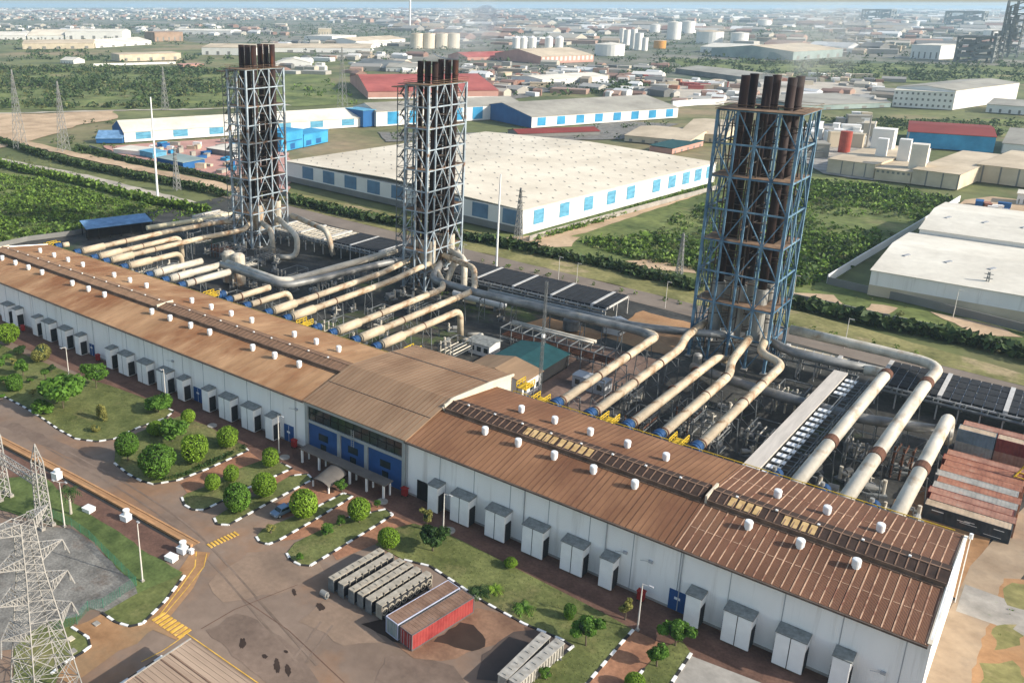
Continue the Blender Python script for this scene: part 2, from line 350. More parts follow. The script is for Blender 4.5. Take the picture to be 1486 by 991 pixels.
for k, pts in ISL.items():
    g = GP(pts); sheet("lawn", g, .10, m_lawn, thick=.10)
    a, c = KERBED[k]; kerb("kerb", (g+g)[a:c+1] if k != 'h' else g[2:4]+g[4:])
sheet("brick_path", GP([(919, 914), (946, 926), (966, 938), (935, 970), (900, 1010), (842, 1005), (900, 935)]), .02, m_brick)
for q in ([(272, 716), (345, 681), (381, 668), (360, 654), (300, 682), (262, 700)], [(424, 680), (446, 688), (421, 691), (395, 708), (363, 715), (340, 722)], [(454, 696), (498, 716), (452, 740), (410, 752), (400, 730)], [(512, 720), (560, 739), (502, 752), (452, 776), (430, 782), (403, 785), (454, 756)], [(570, 747), (600, 760), (545, 790), (490, 812), (482, 802)]):
    sheet("brick_paving", GP(q), .016, m_brick, jag=.2, step=3)
sheet("dirt_patch", GP([(165, 640), (260, 605), (330, 640), (255, 610), (200, 628)]), .014, m_brick)
# switchyard side: brick walk, drain with orange coping, grass bank, gravel
drain = [(-200, -39.5), (-155.4, -37.6), (-133.9, -36.4), (-113.6, -35.6), (-99.5, -35.2)]
strip("brick_walk", [(x, y-3.4) for x, y in drain], 6.0, .014, m_paver)
b = MB()
for i in range(4):
    b.beam((*drain[i], .22), (*drain[i+1], .22), .5, .44)
    b.beam((drain[i][0], drain[i][1]+1.5, .06), (drain[i+1][0], drain[i+1][1]+1.5, .06), .35, .12)
tag(b.build("drain_wall", mat("orange_coping", (.42, .23, .11), var=.2, scale=.5)), "low orange coping wall along the drain beside the entry road", "low wall")
strip("drain_channel", [(x, y-.55) for x, y in drain], .7, .03, m_black)
strip("drain_dirt", [(x, y+.75) for x, y in drain], 1.2, .018, m_dirt)
sheet("grass_bank", GP([(60, 688), (96, 722), (150, 757), (205, 795), (264, 830), (238, 868), (190, 898), (145, 886), (196, 852), (130, 780), (104, 762), (70, 760), (-60, 720), (-60, 700)]), .02, m_lush, jag=.25, step=2)
sheet("gravel", GP([(-100, 750), (104, 766), (128, 782), (198, 850), (200, 862), (150, 888), (128, 880), (118, 893), (60, 905), (100, 930), (-100, 960)]), .028, m_gravel, jag=.2, step=2)
sheet("grass_bank", GP([(118, 893), (60, 905), (20, 940), (20, 1010), (70, 1010), (96, 960), (118, 948), (131, 938), (128, 925), (104, 910)]), .034, m_lawn, jag=.15, step=2)
sheet("grass_bank", GP([(266, 832), (238, 872), (205, 905), (185, 908), (168, 903), (150, 890), (196, 862)]), .036, m_lawn, jag=.1, step=2)
kerb("kerb", GP([(268, 835), (240, 872), (207, 905), (188, 909), (168, 903), (148, 889)]))
kerb("kerb", GP([(104, 910), (128, 925), (131, 938), (118, 948), (96, 960), (74, 978)]))
kerb("kerb", GP([(236, 952), (205, 973), (170, 996), (150, 1010)]))
sheet("brick_drive", GP([(106, 910), (148, 890), (170, 905), (230, 905), (200, 935), (130, 960), (128, 930)]), .012, m_dirt, jag=.3, step=2)
strip("dirt_edge", GP([(290, 800), (262, 850), (225, 895), (160, 935), (90, 985)]), (3.2, 4.0), .016, m_dirt, jag=.5)
strip("dirt_edge", GP([(225, 900), (268, 921)]), 3.0, .02, m_dirt, jag=.2)
# yellow paint
def bumps(p, q, wdt, n):
    P, Q = np.array(G2(*p)), np.array(G2(*q)); d = (Q-P)/n; u = d/np.linalg.norm(d); nr = np.array([-u[1], u[0]])
    b = MB()
    for i in range(n):
        c = P+d*(i+.5); b.beam((*(c-nr*wdt/2), .045), (*(c+nr*wdt/2), .045), np.linalg.norm(d)*.62, .06)
    o = b.build("speed_bump", m_yellow); tag(o, "yellow striped speed bump across the %s" % ("side road by the guard house roof" if n == 8 else "entry road beside the tree islands"), "speed bump")
bumps((228, 893), (270, 921), 2.2, 8); bumps((302, 793), (345, 773), 1.3, 9)
for L, wd in (([(285, 800), (283, 822), (262, 852), (232, 892)], .18), ([(300, 803), (296, 822), (270, 855), (240, 890)], .14), ([(270, 918), (330, 960), (395, 1005)], .16), ([(268, 922), (236, 944), (205, 960)], .14), ([(-20, 640), (100, 686), (200, 742), (290, 797)], .0)):
    if wd: strip("yellow_line", GP(L), wd, .03, m_yellow)
# stains and painted shade on the yard
m_pat1 = mat("dark_asphalt_patch", (.158, .111, .083), var=.2, scale=.12, col2=(.19, .137, .104), fine=.12); m_pat2 = mat("dusty_asphalt_patch", (.212, .15, .108), var=.2, scale=.12, col2=(.245, .17, .118), fine=.1)
sheet('asphalt_patch', GP([(300, 915), (345, 888), (372, 900), (440, 950), (470, 1000), (400, 1005), (350, 960)]), .006, m_pat1, jag=.35, step=1.5); sheet('asphalt_patch', GP([(470, 870), (520, 885), (560, 930), (500, 935), (430, 900)]), .006, m_pat2, jag=.5, step=1.5); sheet('asphalt_patch', GP([(300, 845), (360, 800), (440, 800), (470, 830), (400, 862), (320, 875)]), .006, m_pat2, jag=.6, step=2); sheet('asphalt_patch', GP([(560, 950), (660, 965), (690, 1005), (540, 1010)]), .006, m_pat1, jag=.4, step=1.5); sheet('asphalt_patch', GP([(20, 612), (110, 652), (190, 690), (180, 700), (60, 645), (0, 618)]), .006, m_pat1, jag=.4, step=1.5)
m_trk = mat('tyre_track', (.158, .112, .083), var=.2, scale=.15, col2=(.19, .138, .104), fine=.1); TZ = .0075
for pts_ in ([(60, 640), (180, 705), (270, 765), (330, 830), (390, 900), (470, 990)], [(420, 990), (450, 930), (480, 895), (500, 880)], [(600, 1000), (640, 970), (690, 950)]):
    L_ = smooth_line([np.array(p_) for p_ in GP(pts_)], 2.0); L_ = [sum(L_[max(0, i-3):i+4])/len(L_[max(0, i-3):i+4]) for i in range(len(L_))]
    for off in (-.9, .9):
        Q_ = []
        for i in range(len(L_)):
            d_ = L_[min(i+1, len(L_)-1)]-L_[max(i-1, 0)]; d_ = d_/np.linalg.norm(d_); Q_.append(L_[i]+np.array([-d_[1], d_[0]])*off)
        TZ += .0006; strip('tyre_track', Q_, .34, TZ, m_trk)
strip('pavement_joint', GP([(292, 912), (340, 884), (432, 848)]), .12, .014, m_paver); strip('pavement_joint', GP([(352, 868), (420, 915), (500, 990)]), .1, .014, m_paver)
def blob(c, rx, ry, rot=0.0, z=.022, m=m_wet_and_shade):
    x, y = G2(*c); pts = []
    for i in range(22):
        a = 2*math.pi*i/22; r = random.uniform(.72, 1.1); px, py = rx*r*math.cos(a), ry*r*math.sin(a)
        pts.append((x+px*math.cos(rot)-py*math.sin(rot), y+px*math.sin(rot)+py*math.cos(rot)))
    sheet("wet_stain_and_shade", pts, z, m)
for c, rx, ry, ro in (((352, 933), 1.1, .5, -.7), ((402, 965), 1.5, .45, -.7), ((418, 972), 1.2, .4, -.6), ((384, 952), .5, .4, 0), ((427, 859), .9, .3, -.6), ((465, 880), 1.0, .6, -.5), ((415, 945), .4, .25, 0)): blob(c, rx, ry, ro)
sheet("wet_stain_and_shade", GP([(628, 930), (668, 903), (688, 906), (706, 928), (704, 938), (685, 944), (660, 938)]), .024, m_wet_and_shade, jag=.15, step=1)
sheet("wet_stain_and_shade", GP([(590, 935), (570, 930), (548, 918), (524, 905), (560, 895), (585, 915)]), .024, m_wet_and_shade, jag=.15, step=1)  # wet ground with the grey container's cast shadow painted in
m_damp_shade = mat("damp_shade", (.085, .062, .05), var=.2, scale=.2, rough=.8)
sheet("damp_shade", GP([(690, 985), (700, 950), (745, 915), (800, 912), (772, 945), (728, 990)]), .02, m_damp_shade, jag=.2, step=1.5)  # damp ground with the stored radiators' cast shadow painted into its colour
sheet("red_mud", GP([(540, 905), (600, 955), (640, 958), (720, 935), (800, 915), (780, 905), (690, 880), (640, 925)]), .018, m_dirt if False else mat("mud", (.19, .105, .065), var=.25, scale=.2, col2=(.24, .14, .085), fine=.15), jag=.4, step=2)
# ------------------------------------------------------------------ engine hall
def roofmat(name, col, col2, col3, thr, stretch=(1.0, .22, 1.0), var=.10, sc=.22):
    return mat(name, col, var=var, scale=sc, col2=col2, stretch=stretch, col3=col3, thr3=thr, scale3=.09, stretch3=(1, .55, 1), fine=.05, rough=.8, wave=('X', 2.2, .5))
m_rfL = roofmat("tan_rust_roof", (.32, .17, .078), (.44, .26, .135), (.25, .105, .042), (.44, .64))
m_rfC = roofmat("dusty_brown_roof", (.245, .155, .092), (.30, .20, .122), (.205, .118, .065), (.5, .7))
m_rfR = roofmat("red_brown_roof", (.225, .108, .052), (.29, .148, .076), (.155, .066, .034), (.44, .68))
m_rfE = roofmat("dark_rust_roof", (.13, .058, .032), (.17, .08, .046), (.21, .105, .056), (.55, .75))
m_rib = mat("pale_roof_rib", (.50, .32, .21), var=.3, scale=.5, col3=(.24, .11, .07), thr3=(.5, .62), scale3=.4)
m_wallw = mat("white_cladding", (.82, .805, .775), var=.04, scale=.15, col2=(.84, .83, .805), stretch=(1, 1, .3), col3=(.56, .53, .49), thr3=(.54, .78), scale3=.35, stretch3=(1.8, 1, .10), rough=.55, spec=.3, wave=("X", 1.6, .25))
m_seam = mat("grey_seam", (.36, .37, .38), var=.1)
m_plinth = mat("stained_plinth", (.36, .33, .30), var=.2, scale=.6)
m_pillar = mat("grey_pillar", (.33, .34, .33), var=.12, scale=.4)
m_blue = mat("blue_panel", (.018, .075, .22), var=.15, scale=.5, rough=.45, spec=.4)
m_glass = mat("dark_glass", (.02, .032, .035), rough=.12, spec=.6, var=.2)
m_dark = mat("dark_opening", (.016, .016, .017), var=.2)
m_gut = mat("gutter_brown", (.10, .075, .06), var=.25, scale=.8)
m_mon = mat("monitor_brown", (.115, .072, .05), var=.3, scale=.5, col2=(.15, .10, .07))
m_monp = mat("monitor_pit", (.045, .027, .02), var=.3, scale=.6)
m_mony = mat("yellowed_panel", (.50, .31, .12), var=.2, scale=.6, col2=(.55, .38, .18))
m_vent = mat("white_vent", (.78, .78, .76), var=.06, rough=.4)
m_cream = mat("cream_trim", (.60, .52, .40), var=.12, scale=.4)
m_red = mat("red_metal", (.30, .025, .02), var=.2, scale=1)
hall = thing("engine_hall", "long white power plant hall with rusty brown roof and blue glazed entrance block", "industrial building", (-126, 14, 0))
HORG = (-126, 14, 0)
XL, XA, XB, XR, XE = -249.0, -108.0, -83.5, -35.6, -4.6
HE, HR, YR, YB = 10.45, 12.75, 13.2, 28.9
def zroof(y): return HE+(HR-HE)*(y+.5)/(YR+.5) if y <= YR else HR-(HR-HE)*(y-YR)/(YB-YR)
# walls
b = MB()
for x0, x1 in ((XL, XA), (XB, XE)):
    b.prism([(x0, 0), (x1, 0), (x1, .3), (x0, .3)], 0, HE-.12)
    b.prism([(x0, YB-.6), (x1, YB-.6), (x1, YB-.3), (x0, YB-.3)], 0, HE-.12)
for x in (XL, XE):
    pr = [(0.0, 0), (YB-.3, 0), (YB-.3, HE+.25), (YR, HR+.35), (0.0, HE+.25)]; s = .3
    v = [(x-s/2+.15, y, z) for y, z in pr]+[(x+s/2+.15, y, z) for y, z in pr]
    b.raw(v, [(0, 1, 2, 3, 4), (9, 8, 7, 6, 5)]+[(i, 5+i, 5+(i+1) % 5, (i+1) % 5) for i in range(5)])
b.build("wall", m_wallw, hall)
b = MB()
x = XL+6
while x < XE-1:
    if not (XA-1 < x < XB+1): b.box(x-.06, x+.06, -.03, .02, .3, HE-.3); b.cut()
    x += 6.95
b.build_each("wall_seam", m_seam, hall)
b = MB(); b.box(XL, XA, -.08, 0, 0, .35); b.cut(); b.box(XB, XE, -.08, 0, 0, .35); b.cut(); b.build_each("plinth", m_plinth, hall)
# roofs
def roof(x0, x1, m, name="roof"):
    b = MB(); t = .14
    for ya, za, yb, zb in ((-.55, HE, YR, HR), (YR, HR, YB, HE)):
        b.raw([(x0, ya, za), (x1, ya, za), (x1, yb, zb), (x0, yb, zb), (x0, ya, za-t), (x1, ya, za-t), (x1, yb, zb-t), (x0, yb, zb-t)],
              [(0, 1, 2, 3), (7, 6, 5, 4), (4, 5, 1, 0), (5, 6, 2, 1), (6, 7, 3, 2), (7, 4, 0, 3)])
    return b.build(name, m, hall)
rL = roof(XL, XA, m_rfL); rR = roof(XB, XR, m_rfR); rE = roof(XR, XE, m_rfE)
b = MB()
n = int((XE-XR)/1.17)
for i in range(n+1):
    x = XR+.3+i*1.17
    b.beam((x, -.5, HE+.03), (x, YR-2.9, zroof(YR-2.9)+.03), .15, .05); b.beam((x, YR+1.9, zroof(YR+1.9)+.03), (x, YB-.05, HE+.03), .15, .05)
for y in (4.6, 22.0):
    for i in range(n): b.beam((XR+.3+i*1.17+.2, y, zroof(y)+.02), (XR+.3+i*1.17+1.0, y, zroof(y)+.02), .1, .04)
b.build("roof_rib", m_rib, hall)
b = MB(); x = XB+.6
while x < XR: b.beam((x, -.5, HE+.02), (x, YR-2.9, zroof(YR-2.9)+.02), .09, .05); b.beam((x, YR+1.9, zroof(YR+1.9)+.02), (x, YB-.05, HE+.02), .09, .05); x += .98
b.build("roof_rib", m_rfE, hall)
b = MB(); x = XL+.6
while x < XA: b.beam((x, -.5, HE+.02), (x, YR-2.9, zroof(YR-2.9)+.02), .07, .03); b.beam((x, YR+1.9, zroof(YR+1.9)+.02), (x, YB-.05, HE+.02), .07, .03); x += 2.4
b.build("roof_rib", m_rfC, hall)
b = MB()
for x0, x1 in ((XL, XA), (XB, XE)): b.box(x0, x1, -.86, -.57, HE-.30, HE-.04); b.box(x0, x1, YB+.02, YB+.3, HE-.30, HE-.04)
b.box(XR-.1, XR+.1, -.5, -.45, HE, HE+.05)
b.build("gutter", m_gut, hall)
b = MB()
b.beam((XE+.12, -.3, HE+.12), (XE+.12, YR-2.4, zroof(YR-2.4)+.16), .5, .16); b.beam((XE+.12, YR+2.0, zroof(YR+2)+.16), (XE+.12, YB, HE+.12), .5, .16); b.build("barge_board", m_cream, hall)
# ridge monitors
def monitor(x0, x1, yel, pitch, top):
    y0, y1 = YR-2.7, YR+1.9; z0 = zroof(y0); z1 = zroof(y1); ym = YR-.2; zt = HR+.62; zs = z0+.62; ze = z1+.5
    b = MB()
    b.box(x0, x1, y0-.18, y0, z0-.15, zs); b.box(x0, x1, y1, y1+.12, z1-.15, ze-.1); b.box(x0, x1, y0-.55, y0-.2, z0-.12, z0+.06)
    r = b.build("roof_monitor", m_mon, hall)
    p = MB(); p.raw([(x0, y0+.01, zs), (x1, y0+.01, zs), (x1, ym, zt), (x0, ym, zt), (x0, y1, ze), (x1, y1, ze), (x0, y0+.01, z0-.1), (x1, y0+.01, z0-.1), (x1, y1, z1-.1), (x0, y1, z1-.1)], [(0, 1, 2, 3), (3, 2, 5, 4), (6, 7, 1, 0), (4, 5, 8, 9), (0, 3, 4, 9, 6), (1, 7, 8, 5, 2)]); p.build("monitor_top", top, r)
    q = MB(); x = x0+pitch
    while x < x1-.5: q.beam((x, y0+.05, zs+.04), (x, ym, zt+.04), .14, .08); q.beam((x, ym, zt+.03), (x, y1-.1, ze+.03), .08, .05); x += pitch
    q.beam((x0, ym, zt+.06), (x1, ym, zt+.06), .22, .1)
    q.build("monitor_bar", m_mon2, r)
    if yel:
        q = MB()
        for a, c in yel:
            x = a
            while x < c: f = lambda t: (y0+.25+t*(ym-y0-.5), zs+.04+t*(zt-zs)); q.beam((x+.1, *f(.03)), (x+.1, *f(.97)), pitch*.72, .05); x += pitch
            q.cut()
        q.build_each("yellow_panel", m_mony, r)
    k = MB(); x = x0+3.4
    while x < x1-1: k.box(x-.16, x+.16, ym-.16, ym+.16, zt+.12, zt+.3); k.cut(); x += 5.6
    k.build_each("monitor_clip", m_vent, r)
    e = MB(); e.box(x0-.35, x0-.02, y0-.1, y1+.1, z0-.1, zt+.12); e.build("end_flashing", m_cream, r)
m_mon2 = mat("monitor_bar_brown", (.22, .135, .09), var=.25, scale=.6)
monitor(XB+.7, XR-.4, [(-66.5, -61), (-60, -54.5)], 1.25, m_monp)
monitor(XR+.5, XE-.1, [(-32, -27.5), (-24.5, -20.5)], 1.17, m_monp)
monitor(-168, XA-.2, None, 1.25, mat("monitor_tan", (.17, .10, .06), var=.25, scale=.5))
monitor(XL+2, -168.6, None, 2.5, mat("monitor_light", (.27, .16, .09), var=.25, scale=.5))
# roof turbine vents
vb = MB(); vb.cyl(0, 0, -.5, .22, .42, 14); vb.tube([(0, 0, .18), (0, 0, .24), (0, 0, 1.15), (0, 0, 1.3), (0, 0, 1.36)], [.44, .56, .58, .5, .2], 20)
v0 = None
for y, xs in ((8.2, (-238.3, -230.8, -223.7, -216.6, -201.6, -194.1, -186.9, -167.3, -160.3, -152.7, -146, -131.8, -125.0, -117.8, -72.7, -66.1, -59.3, -52.3, -45.4, -28.4, -21.5, -14.5)),
              (19.8, (-237.7, -230, -222.6, -215, -199.8, -192.6, -185.3, -166.7, -159.3, -152, -144.8, -130.8, -124, -117.4, -72.4, -65.6, -58.7, -51.9, -45.2, -27.8, -20.9, -13.9))):
    for x in xs:
        if v0 is None:
            v0 = vb.build("roof_vent", m_vent, hall, local=True); o = v0
        else:
            o = v0.copy(); COL.objects.link(o)
        o.location = Vector((x, y, zroof(y)+.05))-Vector(HORG)
        o.rotation_euler = (random.uniform(-.03, .03), random.uniform(-.03, .03), random.uniform(0, 6))
# centre block
CR = [(-.65, HE+.12), (YR, HR+.75), (26.0, 12.35), (35.0, 11.1)]
b = MB()
for i in range(3):
    (ya, za), (yb, zb) = CR[i], CR[i+1]
    b.raw([(XA-.25, ya, za), (XB+.25, ya, za), (XB+.25, yb, zb), (XA-.25, yb, zb), (XA-.25, ya, za-.2), (XB+.25, ya, za-.2), (XB+.25, yb, zb-.2), (XA-.25, yb, zb-.2)],
          [(0, 1, 2, 3), (7, 6, 5, 4), (4, 5, 1, 0), (5, 6, 2, 1), (6, 7, 3, 2), (7, 4, 0, 3)])
b.build("roof", m_rfC, hall)
b = MB(); x = XA+.6
while x < XB:
    for i in range(3): b.beam((x, CR[i][0]+.05, CR[i][1]+.02), (x, CR[i+1][0]-.05, CR[i+1][1]+.02), .07, .05)
    x += 1.0
b.build("roof_rib", m_rfR, hall)
b = MB(); b.box(XA, XB, 26.0, 26.35, 12.3, 12.42); b.cut(); b.box(XA-.2, XB+.2, 6.6, 6.75, CR[0][1]+(CR[1][1]-CR[0][1])*.52, CR[0][1]+(CR[1][1]-CR[0][1])*.52+.1); b.cut(); b.build_each("ridge_cap", m_gut, hall)
b = MB()
for i, (x0, x1) in enumerate(((XA, XA+.2), (XB-.2, XB))):
    pr = [(12.0, 9), (35.0, 0), (35.0, 10.88), (26, 12.12), (YR, HR+.5)]
    v = [(x0, y, z) for y, z in pr]+[(x1, y, z) for y, z in pr]
    b.raw(v, [(0, 1, 2, 3, 4), (9, 8, 7, 6, 5)]+[(k, 5+k, 5+(k+1) % 5, (k+1) % 5) for k in range(5)])
b.box(XA, XB, 34.7, 34.95, 0, 10.85)
b.build("side_wall", m_cream, hall)
b = MB(); b.beam((XB+.32, YR-3.0, zroof(YR-3)+.5), (XB+.32, YR, HR+.75), .3, .5); b.beam((XB+.32, YR, HR+.75), (XB+.32, 26, 12.35), .3, .5); b.beam((XB+.32, 26, 12.35), (XB+.32, 35, 11.1), .3, .5); b.build("edge_flashing", m_cream, hall)
b = MB()
for x in (XA+.35, -99.3, -92.6, XB-.35): b.box(x-.38, x+.38, -.35, .1, 0, (9.75 if x in (XA+.35, XB-.35) else 6.2)); b.cut()
b.build_each("pillar", m_pillar, hall); b = MB()
b.box(XA+.73, XB-.73, -.3, .1, 6.2, 6.75); b.cut(); b.box(XA, XB, -.5, .1, 9.75, 10.3); b.cut()
b.build_each("lintel", m_pillar, hall)
b = MB(); b.box(XA+.7, XB-.7, -.05, .12, 6.75, 9.75); g = b.build("glazing", m_glass, hall)
b = MB()
for k in range(1, 12): x = XA+.7+k*(XB-XA-1.4)/12; b.box(x-.05, x+.05, -.12, -.06, 6.75, 9.75)
b.box(XA+.7, XB-.7, -.12, -.06, 8.2, 8.3); b.build("mullion", m_dark, g)
for x0, x1 in ((XA+.73, -99.7), (-98.9, -93.0), (-92.2, XB-.73)):
    b = MB(); b.box(x0, x1, -.02, .1, 0, 6.2); p = b.build("blue_panel", m_blue, hall)
    b = MB(); c = (x0+x1)/2; b.box(c-.7, c-.03, -.1, -.03, .1, 2.5); b.box(c+.03, c+.7, -.1, -.03, .1, 2.5); b.box(c-1.2, c+1.2, -.08, -.03, 3.2, 4.6); b.build("dark_window", m_glass, p)
b = MB(); b.beam((-95.9, -.6, 5.0), (-95.9, -.6, 8.5), .08); b.beam((-95.3, -.6, 5.0), (-95.3, -.6, 8.5), .08)
for k in range(8): b.beam((-95.9, -.6, 5.2+k*.42), (-95.3, -.6, 5.2+k*.42), .05)
b.build("access_ladder", m_pillar, hall)
# canopy along the entrance with an arched porch
b = MB(); z = 2.75
b.box(-105.5, -84.6, -4.6, -2.2, z, z+.18)
b.build("canopy", mat("canopy_grey", (.13, .115, .10), var=.2, scale=.5), hall)
b = MB(); n = 12
for i in range(n):
    a0, a1 = math.pi*i/n, math.pi*(i+1)/n
    f = lambda a, y: (-95.6+2.1*math.cos(a), y, 1.9+.85*math.sin(a)+(y+4.6)*.16)
    b.quad(f(a0, -9.4), f(a0, -4.62), f(a1, -4.62), f(a1, -9.4))
b.build("porch_arch", MATS["canopy_grey"], hall)
b = MB()
for x in (-105, -100.6, -93.0, -89, -85.1): b.beam((x, -4.3, 0), (x, -4.3, z), .35); b.cut(); b.beam((x, -2.5, 0), (x, -2.5, z), .25); b.cut()
for x in (-97.5, -93.7): b.beam((x, -9.2, 0), (x, -9.2, 1.2), .25); b.cut()
b.build_each("canopy_post", m_wallw, hall)
# blue doors and the dark shutter
for u, v, wd, hh in ((131, 517, 1.9, 3.0), (289, 583, 3.0, 3.3), (419, 641, 2.6, 3.6), (983, 884, 2.6, 3.3)):
    x = G(u, v)[0]; b = MB(); b.box(x-wd/2, x+wd/2, -.14, -.02, .05, hh); d = b.build("blue_door", m_blue, hall)
    b = MB(); b.box(x-.03, x+.03, -.18, -.145, .1, hh-.1); b.box(x-.5, x+.35, -.17, -.146, 1.9, 2.3); b.build("door_sign", m_wallw, d)
x = G(612, 728)[0]; b = MB(); b.box(x-1.5, x+1.6, -.14, -.02, .02, 3.6); b.build("dark_doorway", m_dark, hall)
b = MB()
for x, z in ((-83.5, 0), (-60, 0), (-46, 0), (-34.5, 0)): b.tube([(x+.35, -.12, .2), (x+.35, -.12, HE-.3)], .09, 8); b.cut()
b.build_each("downpipe", m_seam, hall)
b = MB(); 
for x, z in ((-38.6, 6.1), (-42.5, 5.9), (-110.5, 7.6), (-8.4, 3.9), (-149, 7.2)): b.box(x-.3, x+.3, -.35, -.04, z, z+.4); b.beam((x, -.2, z+.2), (x-1.3, -.9, z+.3), .06); b.cut()
b.build_each("wall_light", m_seam, hall)
b = MB(); b.cyl(-3.9, YB-.8, HE+.3, HE+1.1, .25, 12); b.tube([(-3.9, YB-.8, 0), (-3.9, YB-.8, HE+.3)], .06, 6); b.build("floodlight", m_vent, hall)
# ------------------------------------------------------------------ ventilation cabinets on the front
m_cab = mat("cabinet_white", (.82, .81, .79), var=.05, scale=.6, rough=.5, col3=(.55, .53, .5), thr3=(.6, .8), scale3=.8, stretch3=(1, 1, .2))
m_cabt = mat("cabinet_grey_top", (.18, .185, .175), var=.25, scale=1.2, col2=(.23, .24, .225))
m_louv = mat("dark_louvre", (.035, .036, .038), var=.2, scale=1)
def cabinet(double, label):
    wd = 3.7 if double else 2.1; dp = 2.25; h = 5.2
    t = lthing("ventilation_cabinet", label, "ventilation cabinet", (0, 0, 0), "ventilation cabinets along the hall front")
    b = MB(); b.box(-wd/2, wd/2, -dp+.15, -.02, .25, h-.15); b.box(-wd/2+.2, wd/2-.2, -dp+.4, -.02, 0, .24); b.build("body", m_cab, t)
    b = MB(); b.raw([(-wd/2-.12, -dp, h-.14), (wd/2+.12, -dp, h-.14), (wd/2+.12, -.02, h-.14), (-wd/2-.12, -.02, h-.14), (-wd/2-.12, -dp, h+.02), (wd/2+.12, -dp, h+.02), (wd/2+.12, -.02, h+.22), (-wd/2-.12, -.02, h+.22)],
          [(0, 3, 2, 1), (4, 5, 6, 7), (0, 1, 5, 4), (1, 2, 6, 5), (2, 3, 7, 6), (3, 0, 4, 7)]); b.build("sloping_top", m_cabt, t)
    n = 2 if double else 1
    for k in range(n):
        x0 = -wd/2+.06+k*(wd-.12)/n+(.05 if k else 0); x1 = -wd/2+.06+(k+1)*(wd-.12)/n-(.05 if k < n-1 else 0)
        b = MB(); b.box(x0, x1, -dp+.02, -dp+.149, .3, h-.2); p = b.build("front_panel", m_cab, t)
    if double:
        b = MB(); b.box(-.05, .05, -dp+.0, -dp+.149, .28, h-.16); b.build("panel_joint", m_louv, t)
    for sx in (1, -1):
        b = MB(); x = sx*wd/2; b.box(min(x, x+sx*.05), max(x, x+sx*.05), -dp+.3, -.25, .3, 3.55)
        for k in range(9): b.beam((x+sx*.06, -dp+.3, .5+k*.34), (x+sx*.06, -.25, .5+k*.34), .05, .1)
        b.build("side_louvre", m_louv, t)
    return t
ordn = ["first", "second", "third", "fourth", "fifth", "sixth", "seventh", "eighth", "ninth", "tenth", "eleventh", "twelfth", "thirteenth", "fourteenth", "fifteenth", "sixteenth"]
CABS = [(-76.0, 0), (-70.5, 1), (-63.6, 1), (-56.7, 1), (-49.9, 1), (-44.3, 0), (-31.4, 0), (-25.4, 1), (-18.7, 1), (-12.7, 0)]
CABL = [(-116.2, 0), (-122.5, 1), (-129.5, 1), (-135.7, 0), (-144.1, 0), (-150.6, 1), (-157.9, 1), (-165.4, 1), (-171.1, 0), (-184.3, 0), (-191.2, 1), (-198.8, 1), (-204.4, 0), (-214.4, 0), (-219.6, 1)]
proto = {}
for side, lst in (("right", CABS), ("left", CABL)):
    cnt = {0: 0, 1: 0}
    for x, dbl in lst:
        lab = "%s white %s ventilation cabinet %s of the blue entrance, counting outward" % (ordn[cnt[dbl]], "double-panel" if dbl else "narrow single-panel", side); cnt[dbl] += 1
        if dbl not in proto: o = proto[dbl] = cabinet(dbl, lab)
        else: o = dup(proto[dbl], (0, 0, 0), label=lab)
        o.location = (x, -.1, 0)
# red fire hose cabinets by the wall
def firebox(label):
    t = lthing("fire_hose_cabinet", label, "fire hose cabinet", group="red fire hose cabinets by the hall wall")
    b = MB(); b.box(-.5, .5, -.45, .3, .35, 1.7); b.build("body", m_red, t)
    b = MB(); b.box(-.6, .6, -.55, .4, 1.7, 1.8); b.build("lid", m_red, t)
    b = MB()
    for x in (-.4, .4):
        for y in (-.35, .2): b.beam((x, y, 0), (x, y, .35), .1)
    b.build("leg", m_dark, t)
    b = MB(); b.box(-.42, .42, -.5, -.455, .5, 1.55); b.build("door", m_red, t); return t
fb = None
for (u, v), lab in (((594, 716), "red fire hose cabinet right of the entrance beside the dark doorway"), ((436, 645), "red fire hose cabinet left of the entrance by the blue door"), ((935, 865), "red fire hose cabinet against the wall left of the far right blue door"), ((143, 524), "red fire hose cabinet beside the far left blue door"), ((34, 481), "red fire hose cabinet at the left edge behind the garden")):
    if fb is None: fb = o = firebox(lab)
    else: o = dup(fb, (0, 0, 0), label=lab)
    x, y, _ = G(u, v); o.location = (x, min(y, -1.2), 0)
# slabs of white concrete (manholes)
mh = None
for (u, v), lab in (((912, 847), "round pale manhole cover on the paver walk right of the lamp"), ((652, 770), "pale manhole slab by the lamp post near the entrance"), ((308, 618), "pale manhole slab beside the topiary garden"), ((413, 664), "pale manhole slab below the single round tree near the entrance"), ((555, 728), "pale manhole slab in front of the porch")):
    b = MB(); x, y, _ = G(u, v); b.cyl(0, 0, .0, .16, 1.0, 14)
    if mh is None: mh = b.build("manhole_cover", m_cgrey); o = mh
    else: o = mh.copy(); COL.objects.link(o)
    o.location = (x, y, 0.02); tag(o, lab, "manhole cover", "manhole covers along the paver walk")
